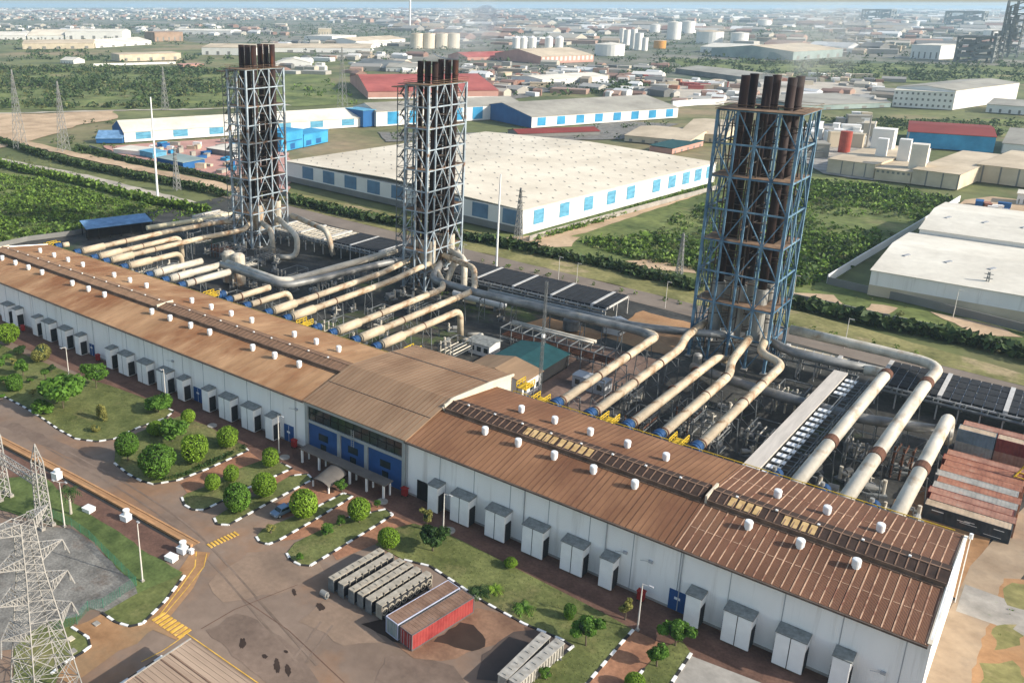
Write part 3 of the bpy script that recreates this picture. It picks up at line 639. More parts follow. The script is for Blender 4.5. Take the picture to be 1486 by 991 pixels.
# ------------------------------------------------------------------ chimney towers
m_stl = mat("pale_painted_steel", (.30, .355, .395), var=.25, scale=.4, rough=.55, col3=(.19, .10, .055), thr3=(.55, .66), scale3=.5)
m_stb = mat("blue_painted_steel", (.055, .14, .24), var=.3, scale=.3, col2=(.14, .24, .32), rough=.5, col3=(.22, .13, .08), thr3=(.6, .72), scale3=.4)
m_std = mat("dull_steel", (.12, .13, .135), var=.3, scale=.5, col2=(.17, .18, .18), rough=.6)
m_grat = mat("rusty_grating", (.16, .105, .07), var=.3, scale=.6, col2=(.22, .14, .085))
m_flue = mat("dark_rusty_flue", (.020, .012, .011), var=.3, scale=.25, col2=(.036, .017, .013), stretch=(1, 1, .25), rough=.7)
m_fluer = mat("red_rusty_flue", (.022, .013, .011), var=.35, scale=.3, col2=(.036, .016, .012), stretch=(1, 1, .2), col3=(.14, .045, .02), thr3=(.6, .72), scale3=.3)
m_flue1 = mat("brown_flue", (.018, .011, .01), var=.3, scale=.25, col2=(.032, .015, .012), stretch=(1, 1, .25), rough=.7, col3=(.16, .05, .02), thr3=(.62, .72), scale3=.2)
m_innr = mat("dark_inner_steel", (.05, .05, .048), var=.4, scale=.3, col2=(.085, .06, .045), rough=.7)
m_lag = mat("grey_lagging", (.26, .255, .24), var=.2, scale=.3, col2=(.34, .33, .30), stretch=(1, 1, .3), rough=.5, metal=.2)
m_lagw = mat("stained_lagging", (.42, .37, .29), var=.25, scale=.3, col2=(.5, .45, .36), col3=(.36, .17, .06), thr3=(.52, .68), scale3=.35, stretch3=(1, 1, .3))
def xfer(a, b, t): return tuple(a[i]+(b[i]-a[i])*t for i in range(3))
def tower(name_label, X0, X1, Y0, Y1, H, xs, ys, flues, fr, ftop, steel, flmat, levels, lagz, lagmat, stair):
    t = thing("chimney_tower", name_label, "chimney tower", ((X0+X1)/2, (Y0+Y1)/2, 0), "lattice chimney towers behind the hall")
    cols = sorted(set([(x, Y0) for x in xs]+[(x, Y1) for x in xs]+[(X0, y) for y in ys]+[(X1, y) for y in ys]))
    b = MB()
    for (x, y) in cols:
        cor = x in (X0, X1) and y in (Y0, Y1); b.beam((x, y, 0), (x, y, H), .62 if cor else .42)
    b.build("post", steel, t)
    dz = H/levels; b = MB()
    for k in range(1, levels+1):
        z = k*dz; 
        for y in (Y0, Y1): b.beam((X0+.2, y, z), (X1-.2, y, z), .30, .36)
        for x in (X0, X1): b.beam((x, Y0+.2, z), (x, Y1-.2, z), .30, .36)
    b.build("horizontal_beam", steel, t)
    b = MB()
    for k in range(levels):
        z0, z1 = k*dz, (k+1)*dz
        big = [i for i in range(len(ys)-1) if ys[i+1]-ys[i] > 5]
        for x in (X0, X1):
            for i in big:
                a, c = ys[i], ys[i+1]; m = (a+c)/2
                if (k+i) % 2 == 0: b.beam((x, a, z0), (x, m, z1), .24); b.beam((x, c, z0), (x, m, z1), .24)
                else: b.beam((x, m, z0), (x, a, z1), .24); b.beam((x, m, z0), (x, c, z1), .24)
            if len(ys) > 3 and ys[1]-ys[0] <= 5 and k % 2 == 0: b.beam((x, ys[0], z0), (x, ys[1], z1), .2)
        for y in (Y0, Y1):
            n = len(xs)-1
            for i in range(n):
                a, c = xs[i], xs[i+1]
                if n > 2: 
                    if (k+i) % 2: b.beam((a, y, z0), (c, y, z1), .22)
                    else: b.beam((c, y, z0), (a, y, z1), .22)
                else:
                    b.beam((a, y, z1), (c, y, z0), .24) if i == n-1 else b.beam((a, y, z0), (c, y, z1), .2)
    b.build("diagonal_brace", steel, t)
    # inner cross frames and small pipes between the flues
    b = MB(); mx_, my_ = (X0+X1)/2, (Y0+Y1)/2
    for k in range(1, levels*2):
        z = k*dz/2; b.beam((X0+.3, my_, z), (X1-.3, my_, z), .22); b.beam((mx_, Y0+.3, z), (mx_, Y1-.3, z), .22)
        if k % 2: b.beam((X0+.3, Y0+.3, z), (mx_, my_, z), .16); b.beam((X1-.3, Y1-.3, z), (mx_, my_, z), .16); b.beam((X0+.4, my_, z-dz/2), (mx_, my_, z), .16); b.beam((mx_, my_, z-dz/2), (X1-.4, my_, z), .16)
    for x, y in ((X0+1.6, my_-1), (mx_+.6, Y0+1.6), (X1-1.2, my_+1.2), (X0+2.4, Y1-1.5), (mx_-1.4, Y0+2.2)): b.beam((x, y, 1), (x, y, H-2), .3)
    b.build("inner_frame", m_innr, t)
    # grating floors with rails, each its own part
    for k in range(2, levels+1, 2):
        z = k*dz+.2; b = MB(); e = .6 if k == levels else .0
        hx = [f[0] for f in flues]; hy = [f[1] for f in flues]
        yl, yh = min(hy)-fr-.35, max(hy)+fr+.35; xl, xh = min(hx)-fr-.35, max(hx)+fr+.35
        o_ = [(X0-e, Y0-e), (X1+e, Y0-e), (X1+e, Y1+e), (X0-e, Y1+e)]; i_ = [(xl, yl), (xh, yl), (xh, yh), (xl, yh)]
        b.raw([(*p, z) for p in o_+i_]+[(*p, z+.1) for p in o_+i_], [q for i in range(4) for j in [(i+1) % 4] for q in ((8+i, 8+j, 12+j, 12+i), (4+i, 4+j, j, i), (i, j, 8+j, 8+i), (4+j, 4+i, 12+i, 12+j))])
        p = b.build("grating_floor", m_grat, t)
        if k == levels:
            b = MB()
            for zz in (.6, 1.15):
                b.beam((X0-e, Y0-e, z+zz), (X1+e, Y0-e, z+zz), .07); b.beam((X1+e, Y0-e, z+zz), (X1+e, Y1+e, z+zz), .07); b.beam((X0-e, Y1+e, z+zz), (X1+e, Y1+e, z+zz), .07); b.beam((X0-e, Y0-e, z+zz), (X0-e, Y1+e, z+zz), .07)
            b.build("hand_rail", m_grat, p)
    for (x, y) in flues:
        b = MB(); b.tube([(x, y, lagz-.5), (x, y, ftop)], fr, 16)
        for z in np.arange(lagz+6, ftop-2, 6.0): b.tube([(x, y, z-.12), (x, y, z+.12)], fr+.1, 16)
        f = b.build("flue", flmat, t, smooth=False)
        for pl in f.data.polygons: pl.use_smooth = len(pl.vertices) == 4
        b = MB(); b.tube([(x, y, 5.5), (x, y, 6.2), (x, y, lagz)], [fr+.1, fr+.55, fr+.5], 16); b.build("lagged_base", lagmat, f, smooth=False)
    if stair:   # open stair frame on the far left side
        b = MB(); sx0, sx1 = X0-3.9, X0-.4; sy0, sy1 = Y0+1, Y0+6
        for x in (sx0, sx1):
            for y in (sy0, sy1): b.beam((x, y, 0), (x, y, H-1), .2)
        for k in range(levels*2):
            z0, z1 = k*dz/2, (k+1)*dz/2
            for y in (sy0, sy1): b.beam((sx0, y, z1), (sx1, y, z1), .14)
            b.beam((sx0, sy0, z1), (sx0, sy1, z1), .14)
            if k % 2: b.beam((sx0+.6, sy0+.4, z0), (sx1-.6, sy0+.4, z1), .7, .12)
            else: b.beam((sx1-.6, sy0+1.6, z0), (sx0+.6, sy0+1.6, z1), .7, .12)
            b.beam((sx0, sy0, z0), (sx0, sy1, z1), .1)
        b.build("stair_frame", m_std, t)
        b = MB(); b.box(X0-5.2, X0-.7, Y0-.3, Y0+7, H-1.0, H-.75); b.build("stair_landing", m_grat, t)
    else:
        b = MB()
        for x in (X0+.9, X0+1.5): b.beam((x, Y0-.35, .5), (x, Y0-.35, H), .08)
        for k in range(int(H/.8)): b.beam((X0+.9, Y0-.35, .8+k*.8), (X0+1.5, Y0-.35, .8+k*.8), .05)
        b.build("caged_ladder", m_std, t)
    b = MB()
    for (x, y) in cols: b.box(x-.7, x+.7, y-.7, y+.7, 0, .35); b.cut()
    b.build_each("footing", m_cgrey, t)
    return t
tower("pale lattice chimney tower with six dark rusty flues, farthest left of three", -233.2, -224, 92, 109.5, 61.6, [-233.2, -228.6, -224], [92, 95.5, 102.5, 109.5], [(x, y) for x in (-231.6, -228.6, -225.6) for y in (97.4, 106)], .98, 69.4, m_stl, m_flue1, 10, 15, m_lagw, True)
tower("pale lattice chimney tower with a row of six rusty flues, middle of three", -157, -148.9, 93, 111.6, 60.8, [-157, -153, -148.9], [93, 96.8, 104.2, 111.6], [(x, y) for x in (-155.3, -152.7, -150.1) for y in (97.4, 107.4)], .9, 67.2, m_stl, m_fluer, 10, 15, m_lagw, True)
tower("blue lattice chimney tower with three pairs of black flues, nearest on the right", -69.2, -51.4, 95.4, 109.4, 60.2, [-69.2, -64.7, -60.3, -55.8, -51.4], [95.4, 102.4, 109.4], [(x, y) for x in (-65.7, -60.7, -55.7) for y in (100.5, 106.5)], .98, 67.6, m_stb, m_flue, 8, 19, m_lag, False)
# ------------------------------------------------------------------ exhaust ducts
m_duct = mat("cream_duct", (.47, .375, .255), var=.2, scale=.35, col2=(.56, .465, .335), stretch=(1, .45, 1), col3=(.25, .14, .07), thr3=(.5, .64), scale3=.34, stretch3=(1, .5, 1), rough=.6, detail=8)
m_ductw = mat("pale_duct", (.50, .45, .36), var=.2, scale=.35, col2=(.57, .52, .43), stretch=(1, .4, 1), col3=(.30, .19, .10), thr3=(.54, .72), scale3=.3, stretch3=(1, .4, 1), rough=.55)
m_ductg = mat("grey_duct", (.20, .20, .19), var=.22, scale=.3, col2=(.27, .265, .25), col3=(.33, .30, .24), thr3=(.58, .7), scale3=.25, rough=.5, metal=.3)
m_flan = mat("rusty_flange", (.11, .05, .03), var=.3, scale=1)
m_yel = mat("yellow_steel", (.60, .40, .03), var=.2, scale=.8)
m_bdrum = mat("blue_drum", (.012, .05, .135), var=.35, scale=.8, rough=.6, spec=.25)
def bend(p0, c, p1, n=6):
    """rounded corner from p0 to p1 round the control point c"""
    p0, c, p1 = map(np.array, (p0, c, p1)); return [tuple((1-t)**2*p0+2*t*(1-t)*c+t*t*p1) for t in np.linspace(0, 1, n+1)]
def roundpath(P, r=2.6, n=6):
    P = [np.array(p, float) for p in P]; out = [tuple(P[0])]
    for i in range(1, len(P)-1):
        a, c, d = P[i-1], P[i], P[i+1]; u = (a-c)/np.linalg.norm(a-c); v = (d-c)/np.linalg.norm(d-c)
        rr = min(r, np.linalg.norm(a-c)*.49, np.linalg.norm(d-c)*.49); out += bend(c+u*rr, c, c+v*rr, n)
    out.append(tuple(P[-1])); return out
def trestle(b, x, y, z, axis='x', w=1.6):
    dx, dy = (w, 0) if axis == 'x' else (0, w)
    b.beam((x-dx, y-dy, 0), (x-dx*.7, y-dy*.7, z), .16); b.beam((x+dx, y+dy, 0), (x+dx*.7, y+dy*.7, z), .16)
    n = max(2, int(z/2)); 
    for k in range(n):
        f0, f1 = 1-.3*k/n, 1-.3*(k+1)/n; s = 1 if k % 2 else -1
        b.beam((x-dx*f0*s, y-dy*f0*s, z*k/n), (x+dx*f1*s, y+dy*f1*s, z*(k+1)/n), .09)
    b.beam((x-dx*.8, y-dy*.8, z), (x+dx*.8, y+dy*.8, z), .22)
def duct(name, label, path, r, m, cat="exhaust duct", group=None, flanges=(), r0=None, supports=(), drum=None, n=16, rr=2.8, sleeve=None):
    base = (path[0][0], path[0][1], 0)
    t = thing(name, label, cat, base, group)
    b = MB(); b.tube(roundpath(path, rr), r, n)
    o = b.build("duct_pipe", m, t)
    for pl in o.data.polygons: pl.use_smooth = len(pl.vertices) == 4
    if sleeve:
        b = MB(); p, q, rs = sleeve; b.tube([p, q], rs, n); o = b.build("silencer", m, t)
        for pl in o.data.polygons: pl.use_smooth = len(pl.vertices) == 4
    for (p, q) in flanges:
        b = MB(); b.tube([p, q], r+.14, n); b.build("flange", m_flan, t)
    if supports:
        for (x, y, z, ax) in supports:
            b = MB(); trestle(b, x, y, z, ax); b.build("trestle", m_std, t)
    if drum:
        (x, y, z), rd, ln = drum; b = MB(); b.tube([(x, y, z), (x, y+ln, z)], rd, 14); b.tube([(x, y+ln*.3, z), (x, y+ln*.5, z)], rd+.12, 14); b.build("blue_drum", m_bdrum, t)
    return t
ZD = 8.0
gl = "cream exhaust ducts from the left half of the hall"; gr = "cream exhaust ducts from the right half of the hall"
def sup(x, y0, y1, z, step=11): return [(x, y, z, 'x') for y in np.arange(y0, y1, step)]
# right half: five to the blue tower
R5 = [(-72.8, [(-72.8, 83.4, ZD), (-78, 83.4, ZD)], "first", "joining the grey header"), (-65.6, [(-65.6, 79, ZD), (-67.5, 87, ZD), (-67.5, 99, ZD)], "second", "bending into the tower"),
      (-58.0, [(-57.2, 79, ZD), (-57.2, 86, 5)], "third", "ending short of the tower"), (-52.0, [(-51.8, 71, ZD), (-54, 78, ZD), (-55.6, 95, ZD)], "fourth", "kinked before the tower"), (-45.1, [(-44.9, 84.5, ZD), (-51, 88, ZD), (-53, 100, ZD)], "fifth", "elbowed at its end")]
for i, (x, tail, o_, how) in enumerate(R5):
    yE = tail[0][1]
    duct("exhaust_duct", "%s long rusty cream duct right of the teal roof, %s" % (o_, how), [(x, 36.0, ZD)]+tail, .9, m_duct, group=gr,
         flanges=[((x, y, ZD), (x, y+.35, ZD)) for y in (36.2, 52+i*1.7, 66+i)], supports=sup(x, 42, yE-2, ZD-1.1), drum=((x-.25, 33.2, 8.0), 1.1, 2.4), rr=3.2)
# three thick pale ducts at the far right
duct("exhaust_duct", "thick pale duct beside the white cable walkway with dark brown collars", [(-28.3, 30, ZD), (-26.6, 91.5, ZD), (-26.4, 95.4, ZD-.6), (-31, 95.6, ZD-1.2)], 1.12, m_ductw, group=gr, flanges=[((-27.7, 51.2, ZD), (-27.66, 53.4, ZD)), ((-26.6, 91.6, ZD), (-26.5, 93.4, ZD))], supports=sup(-27.8, 40, 90, ZD-1.4, 12), rr=1.6)
duct("exhaust_duct", "thick pale duct sweeping round a wide bend at the back right", [(-20.9, 30, ZD), (-19.1, 94, ZD), (-18.2, 106, ZD), (-30, 107.2, ZD), (-50, 108, ZD)], 1.16, m_ductw, group=gr, flanges=[((-20.3, 50.6, ZD), (-20.2, 53.4, ZD)), ((-19.2, 91.6, ZD), (-19.1, 94.0, ZD))], supports=sup(-20.2, 40, 94, ZD-1.4, 12), rr=8)
duct("exhaust_duct", "short thick pale duct turning down beside the rusty containers", [(-13.7, 30, ZD), (-13.0, 78, ZD), (-12.9, 80, 2)], 1.14, m_ductw, group=gr, flanges=[((-13.4, 50.5, ZD), (-13.36, 53, ZD))], supports=sup(-13.4, 40, 78, ZD-1.4, 12), rr=2.4)
# left half
LD = [(-253.0, 38, 'stub', "stub of a cream duct at the far left corner of the hall"), (-242.0, 67, 'plain', "cream duct leading to the left tower, first from the left end"), (-232.6, 66, 'down', "cream duct leading to the left tower, second from the left end"), (-226.3, 70, 'plain', "long dark-banded duct leading to the left tower, third from the left end"),
      (-217.0, 54, 'down', "short cream duct turning down, left of the three white ducts"), (-204.8, 53.5, 'plain', "first of three short white ducts left of the grey header"), (-197.2, 55, 'plain', "second of three short white ducts meeting the grey header corner"), (-189.8, 51.5, 'plain', "third of three short white ducts ending at the grey header"),
      (-170.2, 49, 'plain', "cream duct ending below the grey header elbow"), (-163.0, 48.6, 'down', "short cream duct turning down right of the grey header elbow"), (-155.0, 79, 'plain', "long cream duct leading to the middle tower, leftmost of its four"), (-148.2, 76, 'plain', "long cream duct leading to the middle tower, second of its four"),
      (-132.8, 79, 'tower', "long cream duct leading to the middle tower, third of its four"), (-125.5, 82, 'bendup', "long cream duct leading to the middle tower, its far end by two white elbows"), (-119.1, 66.5, 'down', "cream duct turning down into a grey pipe behind the brown entrance roof")]
for x, ye, kind, lab in LD:
    white = -206 < x < -188
    m = m_ductw if white else m_duct
    P = [(x, 36.0, ZD), (x+.4, ye, ZD)]
    if kind == 'down': P = [(x, 36.0, ZD), (x+.4, ye+1.2, ZD), (x+.4, ye+1.6, 1.0)]
    if kind == 'tower': P += [(x-3, ye+5, ZD), (-147, ye+16, ZD)]
    if kind == 'bendup': P += [(x-1, ye+4, ZD), (x-8, ye+14, ZD+2), (-148, 101, ZD+2)]
    if kind == 'plain' and x in (-155.0, -148.2): P += [(x-1.5, 92, ZD), (x-1.5, 97, ZD)]
    if kind == 'plain' and x < -220: P += [(x+3, 88, ZD), (-231, 98, ZD)]
    d = duct("exhaust_duct", lab, P, .84 if not white else .98, m, group=gl, supports=sup(x, 42, ye-3, ZD-1.0, 12), drum=((x-.1, 33.4, ZD), .98, 2.0), rr=2.6,
             flanges=[((x+.1, y, ZD), (x+.1, y+.3, ZD)) for y in (38.5, 52) if y < ye-4], sleeve=((x+.05, 36.3, ZD), (x+.15, 44, ZD), 1.12) if kind != 'stub' and ye > 53 else None)
# grey headers
duct("header_pipe", "grey header pipe with an elbow between the white ducts and the middle tower", [(-196.6, 54.5, ZD+.2), (-167, 52, ZD+.2), (-165, 60, ZD+.2), (-160, 88, ZD+.2), (-157, 96, ZD+.2)], 1.0, m_ductg, "header pipe", supports=[(x, 53.4, ZD-1, 'y') for x in (-190, -180, -172)]+sup(-162.5, 64, 90, ZD-1), rr=4)
duct("header_pipe", "second grey pipe running beside the header from its elbow towards the middle tower", [(-197, 57.5, ZD), (-171, 55, ZD), (-169.5, 62, ZD), (-166.5, 101, ZD)], 1.0, m_ductw, "header pipe", supports=sup(-168.5, 66, 98, ZD-1), rr=4)
duct("header_pipe", "long dark grey header pipe running from the middle tower to the blue tower", [(-147.5, 99, ZD), (-140, 84, ZD), (-124, 82.4, ZD), (-77, 83.4, ZD), (-72.6, 81, ZD)], 1.05, m_ductg, "header pipe", supports=[(x, 83, ZD-1.3, 'y') for x in (-122, -112, -102, -92, -82)], rr=4)
duct("header_pipe", "second dark grey pipe behind the long header running to the blue tower", [(-122, 86.5, ZD-.6), (-80, 87.4, ZD-.6), (-66, 93, ZD-.6), (-60, 97, ZD-.6)], .95, m_ductg, "header pipe", supports=[(x, 87, ZD-1.7, 'y') for x in (-118, -104, -88, -76)], rr=4)
duct("header_pipe", "low grey pipe crossing under the ducts right of the blue tower", [(-62, 77, 5.0), (-49, 74.6, 5.0), (-28, 73, 5.0), (-12, 78, 5.0)], 1.05, m_ductg, "header pipe", supports=[(x, 74.2, 3.9, 'y') for x in (-46, -36, -24)], rr=3)
duct("header_pipe", "grey pipe running from the blue tower beside the cooling fans to the right", [(-52, 99.5, ZD-1), (-46, 95.4, ZD-1), (-28.5, 96.2, ZD-1)], 1.05, m_ductg, "header pipe", supports=[(x, 95.6, ZD-2, 'y') for x in (-44, -36)], rr=3)
# elbows dropping beside the left and middle towers
for i, (P, lab) in enumerate(([[(-223, 96, 9), (-213.5, 91.5, 9), (-212.5, 91, 1)], "big pale elbow pipe dropping to the ground nearest right of the left tower"], [[(-223, 104, 9), (-206, 94.5, 9), (-202.5, 93, 7.5), (-202.5, 92.5, 1), (-208, 89, .9)], "big pale elbow pipe curling down beside the left tower, middle one"], [[(-223, 111, 9), (-198, 103, 9), (-195, 102.5, 1)], "rusty elbow pipe dropping to the ground, farthest right of the left tower"],
                              [[(-149, 106, 10), (-142.5, 103, 10), (-139.5, 100, 9.5), (-137.5, 97, 2)], "white elbow pipe dropping beside the right foot of the middle tower"], [[(-149, 110, 9), (-146, 106, 9), (-143.5, 100, 8.5), (-143.5, 96, 2)], "rust streaked elbow pipe beside the right foot of the middle tower"])):
    duct("elbow_pipe", lab, P, .95, m_ductw if i in (1, 3) else m_lagw, "elbow pipe", "elbow pipes beside the chimney towers", rr=3.5)
duct("fuel_pipe", "long cream pipe on a raised rack behind the far left corner of the hall", [G(213, 331, 5), G(280, 321, 5), G(338, 311, 5)], .9, mat("cream_pipe", (.66, .57, .38), var=.12, scale=.3), "pipe", supports=[(*G2(u, v, 5), 4.1, 'x') for u, v in ((230, 328), (262, 323.5), (300, 318))])
for k, dy in enumerate((0, 1.6)):
    duct("fuel_pipe", "thin cream pipe on the service rack below the long grey header, %s" % ("front one", "rear one")[k], [(-109, 76+dy, 4.5), (-92, 76.6+dy, 4.5), (-86, 76.9+dy, 4.5)], .42, m_ductw, "pipe", supports=[(x, 76.5+dy, 4.0, 'y') for x in (-107, -98, -89)])
duct("fuel_pipe", "bent cream pipe lying by the grey down pipe behind the entrance roof", [(-118, 70.5, .7), (-114.5, 73.5, .7), (-116.5, 66, .7)], .55, m_ductw, "pipe")
t = lthing("storage_tank", "long white horizontal tank under the grey header beside the middle tower", "storage tank", (-129.5, 93, 0)); 
b = MB(); b.tube([(-9, 0, 2.2), (-8.4, 0, 2.2), (8.4, 0, 2.2), (9, 0, 2.2)], [.6, 1.25, 1.25, .6], 16); b.build("tank_shell", m_vent, t)
for x in (-6, 0, 6): b = MB(); b.box(x-.3, x+.3, -1, 1, 0, 1.3); b.build("saddle", m_std, t)
# yellow walkways behind the hall
def walkway(label, x0, x1, y, z):
    t = thing("yellow_walkway", label, "walkway", (x0, y, 0))
    b = MB(); b.box(x0, x1, y-.9, y+.9, z-.12, z); b.build("deck", m_grat, t)
    b = MB()
    for yy in (y-.9, y+.9):
        for zz in (z+.55, z+1.1): b.beam((x0, yy, zz), (x1, yy, zz), .11)
        for k in range(int((x1-x0)/1.8)+1): b.beam((x0+k*1.8, yy, z), (x0+k*1.8, yy, z+1.1), .11)
        b.cut()
    b.build_each("railing", m_yel, t)
    b = MB()
    for k in range(int((x1-x0)/6)+1): b.beam((x0+k*6, y, 0), (x0+k*6, y, z-.1), .22); b.cut()
    b.build_each("support_post", m_std, t)
walkway("yellow railed walkway along the rear of the right hall", -81, -6, 30.6, 8.4)
walkway("yellow railed walkway along the rear of the left hall", -256, -110, 30.4, 8.2)
def yplat(x, y, z, lab):
    t = thing("yellow_platform", lab, "platform", (x, y, 0), "yellow service platforms between the ducts")
    b = MB(); b.box(x-1.1, x+1.1, y-1.8, y+1.8, z-.15, z); b.build("deck", m_yel, t)
    b = MB()
    for xx in (x-1.1, x+1.1):
        for zz in (z+.6, z+1.15): b.beam((xx, y-1.8, zz), (xx, y+1.8, zz), .14)
        for k in range(4): b.beam((xx, y-1.8+k*1.2, z), (xx, y-1.8+k*1.2, z+1.15), .14)
        b.cut()
    b.build_each("railing", m_yel, t)
    b = MB()
    for xx in (x-1, x+1):
        for yy in (y-1.6, y+1.6): b.beam((xx, yy, 0), (xx, yy, z-.16), .18)
    b.build("leg", m_std, t)
for x, y, lab in ((-76.0, 33.6, "yellow railed platform beside the first rusty duct"), (-61.6, 34.2, "yellow railed platform between the second and third rusty ducts"), (-48.4, 34.4, "yellow railed platform between the fourth and fifth rusty ducts"), (-176.5, 34, "yellow platform beside the blue drum in the left duct row"), (-142, 34.5, "yellow platform beside the duct left of the entrance roof"), (-111, 37.5, "yellow railed platform behind the brown entrance roof"), (-255, 34, "yellow platform at the far left rear corner of the hall"), (-82, 38, "tall yellow platform beside the right rear corner of the entrance block")):
    yplat(x, y, 8.0, lab)
def drum(x, y, z, lab, r=1.0):
    t = lthing("blue_silencer", lab, "silencer", (x, y, 0), "blue silencers behind the hall")
    b = MB(); b.tube([(0, -1.3, z), (0, -1.0, z), (0, 1.3, z), (0, 1.6, z)], [r*.7, r, r, r*.7], 16); b.tube([(0, -.2, z), (0, .2, z)], r+.15, 16); b.build("shell", m_bdrum, t)
    b = MB(); b.tube([(-.2, 0, z+r), (-.2, 0, z+r+.7)], .35, 10); b.tube([(0, 1.61, z), (0, 2.0, z)], r*.55, 12); b.build("nozzle", m_lag, t)
    b = MB()
    for xx in (-r*.8, r*.8):
        for yy in (-.9, 1.1): b.beam((xx, yy, 0), (xx*.9, yy, z-.3), .2)
    b.build("leg", m_bdrum, t)
for x, y, z, lab in ((-78.6, 32.5, 7.6, "blue silencer with white nozzle beside the rear corner of the entrance block"), (-177.5, 38, 7.0, "blue silencer on a frame in the gap of the left duct row"), (-140.6, 37, 6.6, "blue silencer below the duct left of the middle gap"), (-31.6, 33.4, 8.0, "blue silencer left of the thick pale duct by the walkway"), (-24.2, 33.2, 8.0, "blue silencer between the two left thick pale ducts"), (-17.0, 33, 8.0, "blue silencer between the two right thick pale ducts"), (-210.5, 33, 7.2, "blue silencer near the far left ducts")):
    drum(x, y, z, lab)
# ------------------------------------------------------------------ radiator banks at the back
m_fin = mat("black_fins", (.022, .024, .028), var=.3, scale=.6)
m_frame = mat("galvanised_frame", (.46, .45, .43), var=.15, scale=.5)
m_beige = mat("beige_panel", (.50, .43, .32), var=.15, scale=.5)
def bank(label, x0, x1, y0, y1, z, panel, beige=(), fans=False):
    t = thing("radiator_bank", label, "radiator bank", ((x0+x1)/2, (y0+y1)/2, 0), "radiator banks along the rear road")
    b = MB(); x = x0; k = 0
    n = int((x1-x0)/panel)
    for i in range(n):
        xa, xb = x0+i*panel+.12, x0+(i+1)*panel-.12
        if i in beige: continue
        m = 5 if not fans else 4
        for j in range(m if fans else 1):
            ya, yb = (y0+.3, y1-.3) if not fans else (y0+.3+j*(y1-y0-.6)/m+.15, y0+.3+(j+1)*(y1-y0-.6)/m-.15)
            b.box(xa, xb, ya, yb, z-.05, z+.5)
    b.build("radiator_panel", m_fin, t)
    b = MB(); b.box(x0, x1, y0, y0+.28, z-.35, z+.02); b.box(x0, x1, y1-.28, y1, z-.35, z+.02)
    for i in range(n+1):
        wd = .42 if i % 6 == 0 else .07
        b.box(x0+i*panel-wd, x0+i*panel+wd, y0+.285, y1-.285, z-.3, z+(.62 if i % 6 == 0 else .3))
    b.build("frame", m_frame, t)
    if beige:
        b = MB()
        for i in beige:
            xa, xb = x0+i*panel+.15, x0+(i+1)*panel-.15
            for j in range(4):
                ya = y0+.4+j*(y1-y0)/4; yb = ya+(y1-y0)/4-.5
                b.box(xa, xb, ya, ya+.6, z, z+.2); b.box(xa, xb, yb-.5, yb, z, z+.2); b.box(xa, xa+.5, ya+.6, yb-.5, z, z+.2); b.box(xb-.5, xb, ya+.6, yb-.5, z, z+.2)
        b.build("beige_frame", m_beige, t)
    b = MB()
    for i in range(0, n+1, 2):
        for y in (y0+.2, (y0+y1)/2, y1-.2): b.beam((x0+i*panel, y, 0), (x0+i*panel, y, z-.3), .26); b.cut()
    b.build_each("support_leg", m_frame, t)
    b = MB(); 
    for i in range(n): 
        if i % 3: b.tube([(x0+(i+.5)*panel, y0-.2, z-.9), (x0+(i+.5)*panel, y0-.2, z+.1)], .22, 6)
    b.tube([(x0, y0-.35, z-1.0), (x1, y0-.35, z-1.0)], .3, 8); b.build("manifold_pipe", m_std, t)
bank("long bank of black radiators with pale dividers between the middle tower and the blue tower", -147.5, -94, 100.2, 114.8, 5.0, 2.05)
bank("bank of small black radiator fans at the right edge behind the thick ducts", -28, 20, 94.5, 110, 4.8, 1.9, fans=True)
bank("bank of black radiators and beige frames between the left and middle towers", -226, -163, 103.5, 119, 5.0, 2.1, beige=tuple(range(0, 14)))
bank("short bank of beige radiator frames left of the left tower", -262, -243, 96, 110, 5.0, 2.1, beige=tuple(range(0, 9)))
bank("row of beige framed radiators just right of the blue tower foot", -49, -32.5, 98.5, 105, 5.0, 1.9, beige=tuple(range(0, 7)))
# ------------------------------------------------------------------ white cable walkway with its roof panels
t = thing("cable_bridge", "long pale concrete cable bridge crossing the yard between the ducts", "cable bridge", (-34, 36, 0))
b = MB(); b.raw([(-37.6, 34, 6.6), (-34.9, 34, 6.6), (-33.3, 91, 6.6), (-36.0, 91, 6.6), (-37.6, 34, 7), (-34.9, 34, 7), (-33.3, 91, 7), (-36.0, 91, 7)], [(0, 3, 2, 1), (4, 5, 6, 7), (0, 1, 5, 4), (1, 2, 6, 5), (2, 3, 7, 6), (3, 0, 4, 7)]); b.build("deck", mat("pale_deck", (.52, .47, .41), var=.12, scale=.5, stretch=(3, .3, 1)), t)
b = MB()
for k in range(20):
    y = 36+k*2.7; x = -34.6+(y-34)*.028
    if 70 < y < 78: continue
    b.box(x, x+2.2, y, y+1.35, 6.3, 6.5); b.cut()
b.build_each("roof_panel", m_vent, t)
b = MB()
for k in range(6):
    y = 38+k*10; x = -36.2+(y-34)*.028
    for dx in (-1, 1, 4.6): b.beam((x+dx, y, 0), (x+dx, y, 6.5), .25)
    b.beam((x-1, y, 6.2), (x+4.6, y, 6.2), .25)
for dx in (2.2, 4.2): b.beam((-35.8+dx+1, 36, 6.1), (-34.2+dx+1, 90, 6.1), .22); b.beam((-35.8+dx+1, 36, 7.2), (-34.2+dx+1, 90, 7.2), .12)
b.build("steel_frame", m_std, t)
b = MB()
for k in range(28): y = 36+k*1.95; x = -32.4+(y-34)*.028; b.beam((x, y, 6.3), (x+2, y, 6.3), .14)
b.build("cable_tray", m_std, t)
